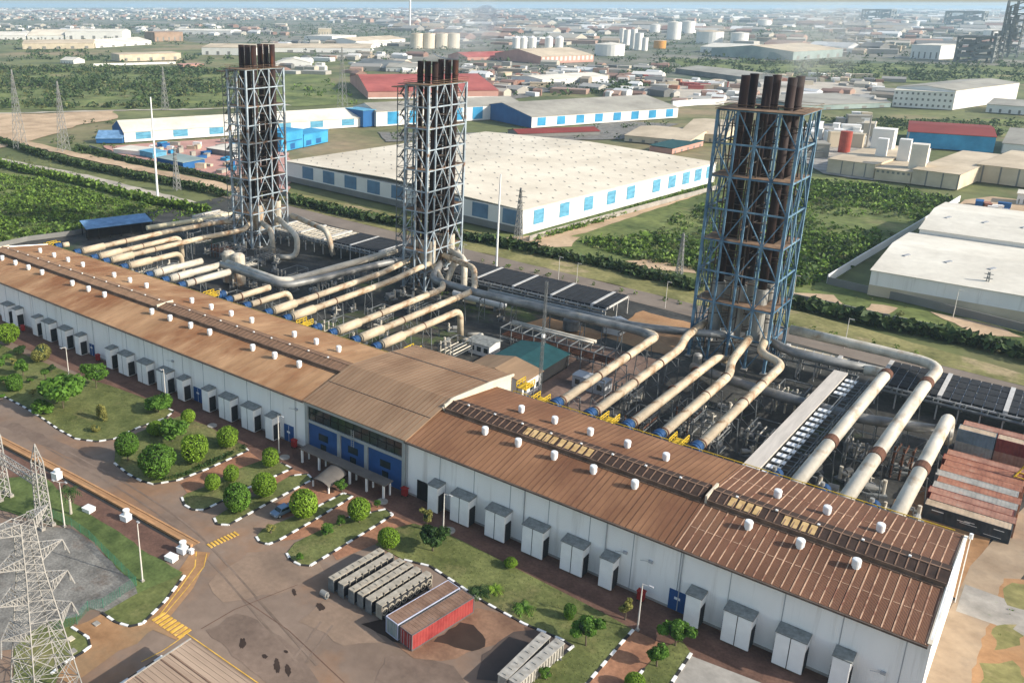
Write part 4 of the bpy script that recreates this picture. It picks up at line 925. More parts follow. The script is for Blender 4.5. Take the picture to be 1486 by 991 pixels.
# ------------------------------------------------------------------ lattice mast and white poles
def mast(name, label, cat, x, y, h, w0, w1, m, n, wd=.12, group=None):
    t = thing(name, label, cat, (x, y, 0), group)
    b = MB(); cs = [(-1, -1), (1, -1), (1, 1), (-1, 1)]
    for sx, sy in cs: b.beam((x+sx*w0/2, y+sy*w0/2, 0), (x+sx*w1/2, y+sy*w1/2, h), wd*1.5)
    b.build("leg", m, t); b = MB()
    for k in range(n):
        za, zb = h*k/n, h*(k+1)/n; wa = w0+(w1-w0)*k/n; wb = w0+(w1-w0)*(k+1)/n
        for i in range(4):
            p, q = cs[i], cs[(i+1) % 4]
            b.beam((x+p[0]*wa/2, y+p[1]*wa/2, za), (x+q[0]*wb/2, y+q[1]*wb/2, zb), wd); b.beam((x+q[0]*wa/2, y+q[1]*wa/2, za), (x+p[0]*wb/2, y+p[1]*wb/2, zb), wd)
    b.build("lattice", m, t); return t
mx, my = -77.6, 38.0
t = mast("lattice_mast", "slender dark lattice mast rising behind the entrance block", "mast", *G2(777, 640, 0)[:2], 0.1, .5, .5, m_std, 1) if False else mast("lattice_mast", "slender dark lattice mast with a white lamp behind the entrance block", "mast", -80.6, 41.5, 30, .55, .4, m_std, 26, .04)
b = MB(); b.cyl(-80.6, 41.5, 18, 18.7, .4, 10); b.build("lamp", m_vent, t)
def pole(u, v, h, lab, r=.35):
    x, y, _ = G(u, v); t = thing("white_pole", lab, "pole", (x, y, 0), "tall white poles")
    b = MB(); b.tube([(x, y, 0), (x, y, h)], [r, r*.55], 10); b.build("shaft", m_vent, t)
    b = MB(); b.box(x-.7, x+.7, y-.7, y+.7, 0, .4); b.build("footing", m_cgrey, t)
pole(720, 390, 31.3, "tall white pole behind the black radiator bank in the middle", .4); pole(229, 286, 44, "tall white pole at the edge of the bushy field on the left", .55)
# ------------------------------------------------------------------ service yard between the entrance block and the blue tower
m_teal = mat("teal_roof", (.014, .065, .07), var=.2, scale=.4); m_brn = mat("brown_sheet_roof", (.26, .17, .10), var=.2, scale=.4, stretch=(1, .2, 1))
m_wht = mat("white_wall", (.66, .65, .62), var=.08, scale=.4)
def gable(name, label, cat, x0, x1, y0, y1, h, rise, wm, rm, along='x', group=None, over=.5, win=True):
    t = thing(name, label, cat, ((x0+x1)/2, (y0+y1)/2, 0), group)
    b = MB(); b.box(x0, x1, y0, y1, 0, h-.02)
    if rise: 
        if along == 'x':
            m = (y0+y1)/2
            for x in (x0, x1): b.quad((x, y0, h-.02), (x, y1, h-.02), (x, m, h+rise-.05))
        else:
            m = (x0+x1)/2
            for y in (y0, y1): b.quad((x0, y, h-.02), (x1, y, h-.02), (m, y, h+rise-.05))
    b.build("wall", wm, t)
    b = MB(); o = over
    if along == 'x':
        m = (y0+y1)/2
        for ya in (y0-o, y1+o): b.raw([(x0-o, ya, h), (x1+o, ya, h), (x1+o, m, h+rise), (x0-o, m, h+rise), (x0-o, ya, h+.12), (x1+o, ya, h+.12), (x1+o, m, h+rise+.12), (x0-o, m, h+rise+.12)], [(0, 3, 2, 1), (4, 5, 6, 7), (0, 1, 5, 4), (1, 2, 6, 5), (3, 0, 4, 7)])
    else:
        m = (x0+x1)/2
        for xa in (x0-o, x1+o): b.raw([(xa, y0-o, h), (xa, y1+o, h), (m, y1+o, h+rise), (m, y0-o, h+rise), (xa, y0-o, h+.12), (xa, y1+o, h+.12), (m, y1+o, h+rise+.12), (m, y0-o, h+rise+.12)], [(0, 3, 2, 1), (4, 5, 6, 7), (0, 1, 5, 4), (1, 2, 6, 5), (3, 0, 4, 7)])
    b.build("roof", rm, t)
    if win:
        for k in range(3):
            b = MB(); xx = x1 if along == 'y' else x0+(k+.5)*(x1-x0)/3
            if along == 'y': yy = y0+(k+.5)*(y1-y0)/3; b.box(x1+.005, x1+.05, yy-.6, yy+.6, 1.0, 2.2)
            else: b.box(xx-.6, xx+.6, y0-.05, y0-.005, 1.0, 2.2)
            b.build("window", m_glass, t)
    return t
gable("workshop", "brown gabled workshop behind the entrance block with a pale ridge", "workshop", -101.5, -87.5, 46.5, 54.5, 4.2, 1.5, m_wht, m_brn, along='y')
gable("store_shed", "dark teal roofed shed behind the brown workshop", "shed", -101.0, -88.5, 55.6, 69, 3.6, .9, m_dark, m_teal, along='y', win=False)
gable("small_shed", "small white shed with grey roof left of the teal shed", "shed", -112, -106, 62, 67, 3.0, .5, m_wht, m_cabt)
gable("small_shed", "small cream roofed shed just behind the entrance block roof", "shed", -110, -105.5, 44, 49, 3.4, .4, m_wht, m_beige)
gable("office_cabin", "pale grey container cabin right of the teal shed", "cabin", -82.5, -74.5, 60, 63.5, 2.9, .15, m_seam, m_seam, over=.08)
gable("small_shed", "small white gabled shed beyond the end of the black radiator bank", "shed", -92.5, -88, 96.5, 101, 2.8, .9, m_wht, m_wht, along='y', win=False)
t = thing("service_rack", "dark steel pipe rack with pumps below the long grey header", "pipe rack", (-95, 72, 0))
b = MB()
for x in np.arange(-108, -78, 3.2):
    for y in (70, 75): b.beam((x, y, 0), (x, y, 5.2), .2)
    b.beam((x, 70, 5.2), (x, 75, 5.2), .2); b.beam((x, 70, 2.8), (x, 75, 2.8), .16)
for y in (70, 75):
    for z in (2.8, 5.2): b.beam((-108, y, z), (-78.5, y, z), .18)
b.build("frame", m_std, t); b = MB()
for k, y in enumerate((71, 72, 73, 74)): b.tube([(-108, y, 3.2), (-79, y, 3.2)], .25, 8)
b.build("rack_pipe", m_flan, t)
# pumps, valves and small plant on the ground under the ducts
def pump(label, x, y, rz, s):
    t = lthing("pump_unit", label, "pump", (x, y, 0), "pump units on the yard under the ducts", rz); t.scale = (s, s, s)
    b = MB(); b.box(-1.6, 1.6, -.8, .8, 0, .3); b.build("skid", m_std, t)
    b = MB(); b.tube([(-1.3, 0, 1.0), (.1, 0, 1.0)], .6, 12); b.tube([(.15, 0, 1.0), (.9, 0, 1.0)], .4, 10); b.build("motor", random.choice([m_bdrum, m_lag, m_std]), t)
    b = MB(); b.tube([(1.2, 0, .3), (1.2, 0, 2.4), ], .28, 10); b.tube([(1.2, 0, 1.4), (1.2, 1.4, 1.4)], .22, 8); b.build("pipe_stub", m_ductw, t)
    return t
pt = None; pg = "pump units on the yard under the ducts"
spots = []
for xs, ys in (((-71, -38), (40, 70)), ((-31, -12), (38, 72)), ((-236, -180), (58, 92)), ((-158, -118), (44, 90)), ((-216, -170), (60, 88))):
    for k in range(20): spots.append((random.uniform(*xs), random.uniform(*ys)))
for x, y in spots:
    where = "right half of the yard" if x > -75 else "left half of the yard"
    lab = "small pump unit on a skid under the ducts, %s" % where
    if pt is None: pt = pump(lab, x, y, 0.0, 1.0)
    else: dup(pt, (x, y, 0), random.uniform(0, 6.3), label=lab, group=pg+" in the "+where, scale=random.uniform(.7, 1.35))
pt["group"] = pg+" in the "+("right half of the yard" if pt.location.x > -75 else "left half of the yard")
def uframe(label, x, y, w, d, h):
    t = thing("pipe_frame", label, "pipe frame", (x, y, 0), "open steel pipe frames under the ducts")
    b = MB()
    for sx in (-w/2, w/2):
        for sy in (-d/2, d/2): b.beam((x+sx, y+sy, 0), (x+sx, y+sy, h), .18)
    for z in (h*.5, h):
        for s in (-1, 1): b.beam((x-w/2, y+s*d/2, z), (x+w/2, y+s*d/2, z), .16); b.beam((x+s*w/2, y-d/2, z), (x+s*w/2, y+d/2, z), .16)
    for i in range(3): b.beam((x-w/2, y-d/2+i*d/2, 0), (x+w/2, y-d/2+i*d/2, h), .1)
    b.build("steel_frame", m_std, t)
    b = MB()
    for i in range(4): b.tube([(x-w/2+.3+i*(w-.6)/3, y-d/2, h*.6), (x-w/2+.3+i*(w-.6)/3, y+d/2, h*.6)], .16, 6)
    for i in range(3): b.tube([(x-w/2+.4+i*w/3, y-d/2+.4, 0), (x-w/2+.4+i*w/3, y-d/2+.4, h*1.15)], .2, 6)
    b.build("frame_pipe", random.choice([m_ductg, m_ductw, m_flan]), t)
FR = [(-61.8, 50, "between the second and third rusty ducts"), (-55, 58, "between the third and fourth rusty ducts"), (-48.5, 52, "between the fourth and fifth rusty ducts"), (-40.5, 60, "between the fifth rusty duct and the cable bridge"), (-69, 60, "between the first and second rusty ducts"), (-41, 80, "by the far end of the fifth rusty duct"), (-24, 62, "between the two left thick pale ducts"), (-17, 66, "between the two right thick pale ducts"),
      (-236, 78, "in front of the left tower at its left foot"), (-226, 80, "in front of the left tower"), (-215, 76, "right of the left tower foot"), (-206, 72, "among the elbows right of the left tower"), (-208, 84, "beside the big pale elbows"), (-182, 70, "behind the grey header"), (-176, 80, "between the grey header and the radiator bank"), (-141, 62, "between the pairs of ducts before the middle tower"), (-137, 76, "before the front right foot of the middle tower"), (-211, 46, "between the short left ducts"), (-223, 48, "between the far left ducts"), (-180, 44, "in the gap of the left duct row"), (-141, 46, "in the gap left of the entrance block ducts"), (-112, 56, "behind the entrance block roof")]
for x, y, w in FR: uframe("open steel pipe frame "+w, x, y, random.uniform(3.5, 5.5), random.uniform(6, 9), random.uniform(3.5, 6.5))
def vessel(x, y, r, h, lab, m):
    t = thing("vertical_vessel", lab, "tank", (x, y, 0)); b = MB(); b.tube([(x, y, .6), (x, y, h), (x, y, h+r*.35), (x, y, h+r*.5)], [r, r, r*.7, .15], 16); b.build("shell", m, t)
    b = MB()
    for a in (0, 2.1, 4.2): b.beam((x+r*.8*math.cos(a), y+r*.8*math.sin(a), 0), (x+r*.8*math.cos(a), y+r*.8*math.sin(a), .9), .2)
    b.build("leg", m_std, t)
vessel(-200.5, 61, 2.1, 9.5, "pair of pale vertical vessels left of the grey header, left one", m_lagw); vessel(-196.2, 61, 2.1, 9.5, "pale vertical vessel left of the grey header, right one of a pair", m_lagw)
vessel(-63.2, 84, 1.0, 5.4, "small shiny vessel between the second and third rusty ducts near the tower", m_lag); vessel(-99.6, 92, 2.2, 3.2, "dark squat vessel behind the header pipes", m_std)
# blue roofed shed at the far left corner
t = thing("blue_roof_shed", "long blue roofed open shed behind the far left corner of the hall", "shed", G(170, 342))
A, B_, C_ = np.array(G(128, 349, 0)), np.array(G(222, 337, 0)), None
d = (B_-A)/np.linalg.norm(B_-A); nrm = np.array([-d[1], d[0], 0]); 
b = MB(); f = lambda s, q, z: tuple(A+d*s+nrm*q+np.array([0, 0, z])); L_ = np.linalg.norm(B_-A)
b.raw([f(-.5, -.5, 4.2), f(L_, -.5, 4.2), f(L_, 9, 5.4), f(-.5, 9, 5.4), f(-.5, -.5, 4.4), f(L_, -.5, 4.4), f(L_, 9, 5.6), f(-.5, 9, 5.6)], [(0, 3, 2, 1), (4, 5, 6, 7), (0, 1, 5, 4), (1, 2, 6, 5), (2, 3, 7, 6), (3, 0, 4, 7)]); b.build("roof", mat("faded_blue_roof", (.10, .21, .36), var=.2, scale=.3, col2=(.14, .26, .42)), t)
b = MB(); 
for k in range(7):
    for q in (0, 8.5): b.beam(f(L_*k/6, q, 0), f(L_*k/6, q, 4.2), .25)
b.raw([f(0, 3, 0), f(L_, 3, 0), f(L_, 3, 3.6), f(0, 3, 3.6)], [(0, 1, 2, 3)]); b.build("wall", m_dark, t)
# ------------------------------------------------------------------ containers
def cmat(name, c, c2=None, c3=None): return mat(name, c, var=.2, scale=.5, col2=c2, col3=c3, thr3=(.56, .7), scale3=.5, rough=.65)
m_cred = cmat("container_red", (.25, .034, .034), (.30, .052, .047), (.19, .05, .035))
m_cgr = cmat("container_grey", (.20, .25, .25), (.25, .30, .29))
m_cblk = cmat("container_black", (.035, .042, .05), (.05, .058, .066), (.10, .06, .04))
m_cpk = cmat("container_rusty_pink", (.31, .15, .105), (.37, .20, .14), (.30, .26, .22))
m_cor = cmat("container_orange_rust", (.30, .12, .075), (.36, .165, .10), (.32, .24, .19))
m_cgy = cmat("container_weathered_grey", (.30, .29, .26), (.36, .34, .31), (.36, .18, .11))
m_ctan = cmat("container_tan", (.42, .32, .22), (.48, .37, .26), (.34, .16, .09))
m_cmar = cmat("container_maroon", (.16, .03, .028), (.2, .045, .038))
m_cbg = cmat("container_blue_grey", (.12, .17, .21), (.15, .20, .245))
m_crf = cmat("container_brown_roof", (.20, .115, .075), (.25, .155, .105), (.15, .12, .105))
m_cgrail = mat('grey_rail', (.12, .105, .105), var=.15)
m_lav = mat("lavender_beam", (.42, .44, .55), var=.12, scale=.4)
def container(label, L, mb, mr, loc, rz=0.0, group=None, mframe=None, edge=None, mark=None):
    W_, H = 2.44, 2.6; t = lthing("shipping_container", label, "shipping container", loc, group, rz); mf = mframe or mb
    b = MB(); n = int(L/.28)
    for s in (-1, 1):   # corrugated long sides
        prev = None
        for i in range(n*2+1):
            x = -L/2+.12+i*(L-.24)/(n*2); y = s*(W_/2-.02-(.035 if (i//1) % 4 in (1, 2) else 0)); cur = (x, y)
            if prev: 
                q = [(prev[0], prev[1], .16), (x, y, .16), (x, y, H-.12), (prev[0], prev[1], H-.12)]
                b.quad(*(q if s < 0 else q[::-1]))
            prev = cur
    b.box(L/2-.06, L/2-.02, -W_/2+.05, W_/2-.05, .16, H-.1); b.build("corrugated_side", mb, t)
    b = MB(); 
    for s in (-1, 1):
        b.box(-L/2, L/2, s*W_/2-.06*(s > 0)-.0*(s < 0), s*W_/2+.06*(s < 0), 0, .16); b.box(-L/2, L/2, min(s*W_/2, s*(W_/2-.1)), max(s*W_/2, s*(W_/2-.1)), H-.12, H+.012)
        for e in (-1, 1): b.box(min(e*L/2, e*(L/2-.14)), max(e*L/2, e*(L/2-.14)), min(s*W_/2, s*(W_/2-.14)), max(s*W_/2, s*(W_/2-.14)), .16, H-.12)
    for e in (-1, 1): b.box(min(e*L/2, e*(L/2-.1)), max(e*L/2, e*(L/2-.1)), -W_/2+.14, W_/2-.14, H-.12, H+.01); b.box(min(e*L/2, e*(L/2-.1)), max(e*L/2, e*(L/2-.1)), -W_/2+.14, W_/2-.14, 0, .16)
    b.build("corner_frame", edge or mf, t)
    b = MB(); b.box(-L/2+.1, L/2-.1, -W_/2+.1, W_/2-.1, H-.1, H-.03)
    for i in range(int(L/.6)): b.box(-L/2+.3+i*.6, -L/2+.55+i*.6, -W_/2+.12, W_/2-.12, H-.029, H-.005)
    b.build("roof", mr, t)
    for s in (-1, 1):
        b = MB(); b.box(-L/2+.02, -L/2+.07, min(s*.02, s*(W_/2-.14)), max(s*.02, s*(W_/2-.14)), .17, H-.13); d = b.build("door", mf, t)
        b = MB()
        for y in (.35, .85): b.beam((-L/2-.02, s*y, .2), (-L/2-.02, s*y, H-.2), .05)
        b.build("lock_rod", m_seam, d)
    if mark:
        b = MB(); y = -W_/2-.012
        for x0, x1, z0, z1 in mark: b.box(x0, x1, y, y+.01, z0, z1)
        b.build("white_marking", m_vent, t)
    return t
hd = math.atan2(-19.3+30.5, -56.2+58.0)
L40 = 12.19
container("red open yard container with a brown roof and bright red side", L40, m_cred, m_crf, (-58.35, -25.0, .02), hd, "containers in the front yard", edge=m_cgrail)
container("grey green container with a brown roof left of the red one", L40, m_cgr, m_crf, (-61.1, -24.6, .02), hd, "containers in the front yard", edge=m_lav)
mk = [(-4.9, -3.2, 1.9, 2.05), (-1.2, .6, 1.5, 1.62), (-.8, 1.6, 1.25, 1.33), (-.2, 1.2, 1.68, 1.78), (3.8, 5.2, 1.9, 2.0), (2.6, 5.0, .55, .62)]
cols = [(m_cblk, m_ctan, "black sided tan roofed container with white markings, nearest the hall in the stack"), (m_cor, m_cpk, "second container from the hall in the right stack, pale pink roof"), (m_cmar, m_cpk, "third container from the hall in the right stack, pink brown roof"), (m_cgy, m_cgy, "fourth container from the hall in the right stack, grey mottled roof"), (m_cor, m_cor, "fifth container from the hall in the right stack, rust and grey roof"),
        (m_cgy, m_cgy, "sixth container from the hall in the right stack, pale grey roof"), (m_cor, m_cor, "seventh container from the hall in the right stack, orange rust roof"), (m_cpk, m_cor, "eighth container from the hall in the right stack, broad rusty roof"), (m_cmar, m_cor, "ninth container from the hall in the right stack, reddish roof"), (m_cor, m_cpk, "tenth container from the hall in the right stack, below the yellow frame")]
for k, (a, r_, lab) in enumerate(cols):
    container(lab, L40, a, r_, (-5.7+.35*math.sin(k*2.1), 51.7+k*2.52, .02), math.pi if k == 0 else 0, "container stack at the right of the plant", mark=None if k else [(-x1, -x0, z0, z1) for x0, x1, z0, z1 in []])
b = MB(); y = 51.7-1.22-.03
for x0, x1, z0, z1 in mk: b.box(-5.7+x0, -5.7+x1, y, y+.012, z0, z1)
bc = [o for o in COL.objects if o.get("label", "").startswith("black sided tan")][0]
ob = b.build("logo_lettering", m_vent); ob.parent = bc; ob.matrix_parent_inverse = Matrix.Rotation(-math.pi, 4, 'Z')@Matrix.Translation(-Vector(bc.location))
for k, (x, L_, a, r_, lab) in enumerate(((-8.3, 6.06, m_cbg, m_ctan, "short blue grey container in the upper tier behind the right stack"), (1.0, L40, m_cmar, m_ctan, "maroon container in the upper tier behind the yellow frame"), (-4.8, L40, m_cor, m_cpk, "pink roofed container in the second row of the upper tier"), (7.8, L40, m_cor, m_ctan, "rust container at the right edge in the second row of the upper tier"))):
    y = 81.5 if k < 2 else 84.1
    container(lab, L_, a, r_, (x, y, 2.64), 0, "container stack at the right of the plant")
    if k in (1, 2): container(("rusty container carrying the maroon one", "rusty container carrying the pink roofed upper one")[k-1], L40, m_cpk, m_cor, (x, y, .02), 0, "container stack at the right of the plant")
container("rusty short container under the blue grey upper one", 6.06, m_cgy, m_cor, (-8.3, 81.5, .02), 0, "container stack at the right of the plant")
t = lthing("lifting_frame", "yellow steel lifting frame standing on a container roof", "lifting frame", (.2, 71.9, 2.64))
b = MB()
for k in range(4):
    a = k*math.pi/2+.6; b.beam((1.7*math.cos(a), 1.7*math.sin(a), 0), (.25*math.cos(a), .25*math.sin(a), 2.4), .2); a2 = a+math.pi/2; b.beam((1.5*math.cos(a), 1.5*math.sin(a), .15), (1.5*math.cos(a2), 1.5*math.sin(a2), .15), .16)
b.build("frame", m_yel, t); b = MB(); b.tube([(0, 0, 2.3), (0, 0, 3.6)], .15, 8); b.build("mast", m_yel, t)
# ------------------------------------------------------------------ stored radiators in the front yard
m_rdb = mat("weathered_beige_metal", (.30, .265, .21), var=.2, scale=.8, col2=(.37, .33, .265), col3=(.30, .24, .18), thr3=(.58, .72), scale3=.7)
m_rdg = mat("weathered_grey_metal", (.29, .27, .24), var=.2, scale=.8, col2=(.36, .34, .30), col3=(.27, .24, .2), thr3=(.58, .72), scale3=.7)
def radiator(label, kind, loc, rz):
    t = lthing("stored_radiator", label, "stored radiator", loc, "radiators stored in the front yard", rz); L, H = 10.6, 2.35; n = 8
    b = MB(); b.box(-.45, .45, -L/2+.1, L/2-.1, .25, H-.15); b.build("fin_core", m_fin if kind != 'slab' else m_rdg, t)
    mm = m_rdb if kind != 'slab' else m_rdg
    b = MB()
    if kind == 'plain' or kind == 'slab':
        w_ = .55 if kind == 'plain' else .72
        b.box(-w_, w_, -L/2, L/2, H-.15, H)
        for k in range(n): y = -L/2+(k+.5)*L/n; b.box(-.2, .3, y-.16, y-.02, H+.005, H+.1)
    else:
        for k in range(n):
            y0 = -L/2+k*L/n; b.box(-.62, .62, y0+.06, y0+L/n-.3, H-.15, H); b.box(-.62, .25, y0+L/n-.3, y0+L/n+.06, H-.15, H-.02)
    b.build("top_cap", mm, t)
    b = MB()
    for y in (-L/2, L/2-.12): b.box(-.6, .6, y, y+.12, .1, H-.16); b.cut()
    b.build_each("end_plate", m_std if kind in ("plain", "scallop") else mm, t)
    if kind == 'fan':
        for k in range(n):
            y = -L/2+(k+.5)*L/n
            b = MB(); c = (.52, y, 1.15); 
            q = 14; ro = .62
            for i in range(q):
                a0, a1 = 2*math.pi*i/q, 2*math.pi*(i+1)/q
                f = lambda r, a, dx: (c[0]+dx, c[1]+r*math.cos(a), c[2]+r*math.sin(a))
                b.quad(f(.42, a0, .1), f(.42, a1, .1), f(ro, a1, .1), f(ro, a0, .1)); b.quad(f(ro, a0, .1), f(ro, a1, .1), f(ro, a1, -.06), f(ro, a0, -.06))
            for i in range(4): a0 = i*math.pi/2+.4*k; b.beam((c[0]+.05, c[1], c[2]), (c[0]+.05, c[1]+.4*math.cos(a0), c[2]+.4*math.sin(a0)), .12, .04)
            b.build("fan", m_rdb, t)
    else:
        b = MB()
        for k in range(n+1 if kind != 'slab' else 17): y = -L/2+.1+k*(L-.2)/(n if kind != 'slab' else 16); b.box(.46, .56, y-.05, y+.05, .2, H-.16); b.cut()
        b.build_each("side_rib", mm, t)
    b = MB()
    for y in (-L/2+.6, L/2-.9): b.box(-.8, .8, y, y+.25, 0, .24)
    b.build("foot_beam", m_std, t)
    return t
a0 = -.10
for k, (x, kind, lab) in enumerate(((-74.3, 'plain', "stored radiator with a plain beige top, farthest left of the six near the trees"), (-72.4, 'scallop', "stored radiator with a toothed white top, second from the left of six"), (-70.3, 'plain', "stored radiator with a narrow grey brown top, third from the left of six"), (-68.7, 'plain', "stored radiator with a beige top, fourth from the left of six"), (-67.0, 'scallop', "stored radiator with a toothed beige top, fifth from the left of six"), (-65.2, 'fan', "stored radiator with a row of round fans, beside the grey green container"))):
    radiator(lab, kind, (x, -23.8+.15*math.sin(k*3), 0.02), a0)
radiator("stored radiator with a grey top by the lawn kerb, left of a pair", 'slab', (-44.9, -24.3, .02), -.03); radiator("ribbed grey stored radiator by the lawn kerb, right of a pair", 'slab', (-43.1, -24.2, .02), -.08)
t = lthing("loose_pump", "dark pump part lying at the end of the left stored radiator", "pump", (-74.9, -30.4, .02)); b = MB(); b.tube([(-.6, 0, .5), (.5, 0, .5)], .45, 12); b.tube([(.5, 0, .5), (.8, 0, .5)], .25, 10); b.build("casing", m_lag, t); b = MB(); b.box(-.7, .7, -.4, .4, 0, .14); b.build("base", m_std, t)
# ------------------------------------------------------------------ car
def car(label, loc, rz, body):
    t = lthing("parked_car", label, "car", loc, None, rz)
    prof = [(-2.1, .35), (-2.1, .75), (-1.2, .95), (-.65, 1.42), (.85, 1.45), (1.5, 1.0), (2.1, .95), (2.15, .4)]
    b = MB(); n = len(prof); v = []
    for y, s in ((-.84, 1), (.84, 1)):
        for x, z in prof: v.append((x, y*(.82 if z > 1.2 else 1), z))
    b.raw(v, [tuple(range(n)), tuple(range(2*n-1, n-1, -1))]+[(i, n+i, n+(i+1) % n, (i+1) % n) for i in range(n)]); b.build("body", body, t)
    b = MB(); b.raw([(-1.17, -.74, 1.0), (-1.17, .74, 1.0), (-.70, .64, 1.41), (-.70, -.64, 1.41)], [(0, 3, 2, 1)]); g = b.build("windscreen", m_glass, t); g.location = (-.03, 0, .02)
    b = MB(); b.raw([(.9, -.64, 1.44), (.9, .64, 1.44), (1.45, .74, 1.05), (1.45, -.74, 1.05)], [(0, 3, 2, 1)]); g = b.build("rear_window", m_glass, t); g.location = (.03, 0, .02)
    for s in (-1, 1):
        b = MB(); b.raw([(-.95, s*.845, 1.0), (1.2, s*.845, 1.0), (.8, s*.72, 1.38), (-.6, s*.72, 1.38)], [(0, 1, 2, 3)]); b.build("side_window", m_glass, t)
        b = MB(); b.box(-2.13, -2.08, min(s*.45, s*.75), max(s*.45, s*.75), .6, .75); b.build("headlight", m_vent, t)
        for x in (-1.3, 1.35):
            b = MB(); b.tube([(x, s*.72, .33), (x, s*.9, .33)], .33, 14); w_ = b.build("wheel", m_dark, t); b = MB(); b.tube([(x, s*.901, .33), (x, s*.915, .33)], .19, 10); b.build("rim", m_seam, w_)
    return t
car("silver blue car parked on the brick strip between the tree islands", (-95.3, -19.0, .03), hd+.05, mat("car_silver_blue", (.20, .28, .38), rough=.3, spec=.5, metal=.4, var=.05))
# ------------------------------------------------------------------ white boxes on the brick walk
def wbox(label, u, v, w_, d, h, extra=0):
    x, y, _ = G(u, v); t = lthing("white_block", label, "concrete block", (x, y, .03), "white blocks along the brick walk", .15)
    b = MB(); b.box(-w_/2, w_/2, -d/2, d/2, 0, h); b.box(-w_/2-.06, w_/2+.06, -d/2-.06, d/2+.06, h, h+.1); b.build("block", m_vent, t)
    if extra: b = MB(); b.tube([(.1, .1, h+.1), (.1, .1, h+extra)], .5, 14); b.tube([(.1, .1, h+extra), (.1, .1, h+extra+.12)], .58, 14); b.build("drum_top", m_vent, t)
for a in (("square white block by the lamp and palm beside the gantry column", 83, 694, 1.5, 1.3, 1.2, .5), ("low flat white block nearest the palm", 129, 741, 1.8, 1.4, .6), ("tall white block with a drum top midway along the walk", 183, 754, 1.5, 1.3, .9, .9), ("tall white block with a drum top at the end of the walk", 265, 801, 1.4, 1.2, .9, .9), ("low flat white block at the end of the walk", 249, 812, 1.7, 1.3, .65), ("small white block beside the drain end", 278, 803, .6, .6, .7)): wbox(*a)
# ------------------------------------------------------------------ lamp posts
m_lamp = mat("lamp_post_white", (.62, .58, .52), var=.08, scale=1)
def lamp(label, u, v, h, arm=((1, 0),), lean=0):
    x, y, _ = G(u, v); t = lthing("lamp_post", label, "lamp post", (x, y, 0), "lamp posts in the grounds")
    b = MB(); b.tube([(0, 0, 0), (0, 0, h*.5), (0, 0, h)], [.13, .10, .07], 8); b.build("post", m_lamp, t)
    for dx, dy in arm:
        b = MB(); b.beam((0, 0, h-.05), (dx*1.2, dy*1.2, h+.12), .07); a = b.build("arm", m_lamp, t); b = MB(); b.box(dx*1.2-.3, dx*1.2+.3, dy*1.2-.14, dy*1.2+.14, h+.06, h+.2); b.build("lamp_head", m_seam, a)
    b = MB(); b.box(-.25, .25, -.25, .25, 0, .25); b.build("base", m_cgrey, t)
lamp("lamp post at the corner of the lawn and brick path right of the stored radiators", 925, 914, 7.6); lamp("lamp post in front of the narrow cabinet right of the entrance", 643, 776, 7.7); lamp("lamp post on the grass bank beside the switchyard gravel", 207, 843, 9.8, ((-.3, .3),))
lamp("double armed lamp post beside the palm in the switchyard", 94, 764, 8.4, ((.9, .4), (-.9, -.4))); lamp("lamp post in front of the cabinets at the far left garden", 102, 562, 9.8, ((0, -1),)); lamp("lamp post beside the narrow cabinet left of the entrance", 405, 657, 8.0); lamp("lamp post behind the rounded bush at the left lawn", 241, 585, 8.0, ((0, -.6),))
# ------------------------------------------------------------------ pylon and gantry
m_pyl = mat("galvanised_pylon", (.32, .305, .28), var=.25, scale=.6, rough=.6)
px, py = -87.6, -67.4
t = thing("power_pylon", "tall pale lattice power pylon with three pairs of cross arms in the front left corner", "power pylon", (px, py, 0))
def wz(z): return 6.6+(2.3-6.6)*min(1, z/19.0) if z < 19 else 2.3+(1.6-2.3)*(z-19)/7
cs = [(-1, -1), (1, -1), (1, 1), (-1, 1)]
zs = [0, 3.4, 6.4, 9.0, 10.5, 12.0, 13.4, 14.8, 16.2, 17.5, 18.7, 19.8, 20.9, 21.9, 22.9, 23.9, 24.9, 26]
for sx, sy in cs:
    b = MB()
    for i in range(len(zs)-1): a, c = wz(zs[i])/2, wz(zs[i+1])/2; b.beam((px+sx*a, py+sy*a, zs[i]), (px+sx*c, py+sy*c, zs[i+1]), .13)
    b.build("leg", m_pyl, t)
b = MB()
for i in range(len(zs)-1):
    a, c = wz(zs[i])/2, wz(zs[i+1])/2
    for k in range(4):
        p, q = cs[k], cs[(k+1) % 4]
        b.beam((px+p[0]*a, py+p[1]*a, zs[i]), (px+q[0]*c, py+q[1]*c, zs[i+1]), .06); b.beam((px+q[0]*a, py+q[1]*a, zs[i]), (px+p[0]*c, py+p[1]*c, zs[i+1]), .06)
        b.beam((px+p[0]*c, py+p[1]*c, zs[i+1]), (px+q[0]*c, py+q[1]*c, zs[i+1]), .06)
        if i < 3:
            m0 = ((p[0]+q[0])/2*a, (p[1]+q[1])/2*a); b.beam((px+m0[0], py+m0[1], zs[i]), (px+p[0]*c, py+p[1]*c, zs[i+1]), .08); b.beam((px+m0[0], py+m0[1], zs[i]), (px+q[0]*c, py+q[1]*c, zs[i+1]), .08)
b.build("lattice", m_pyl, t)
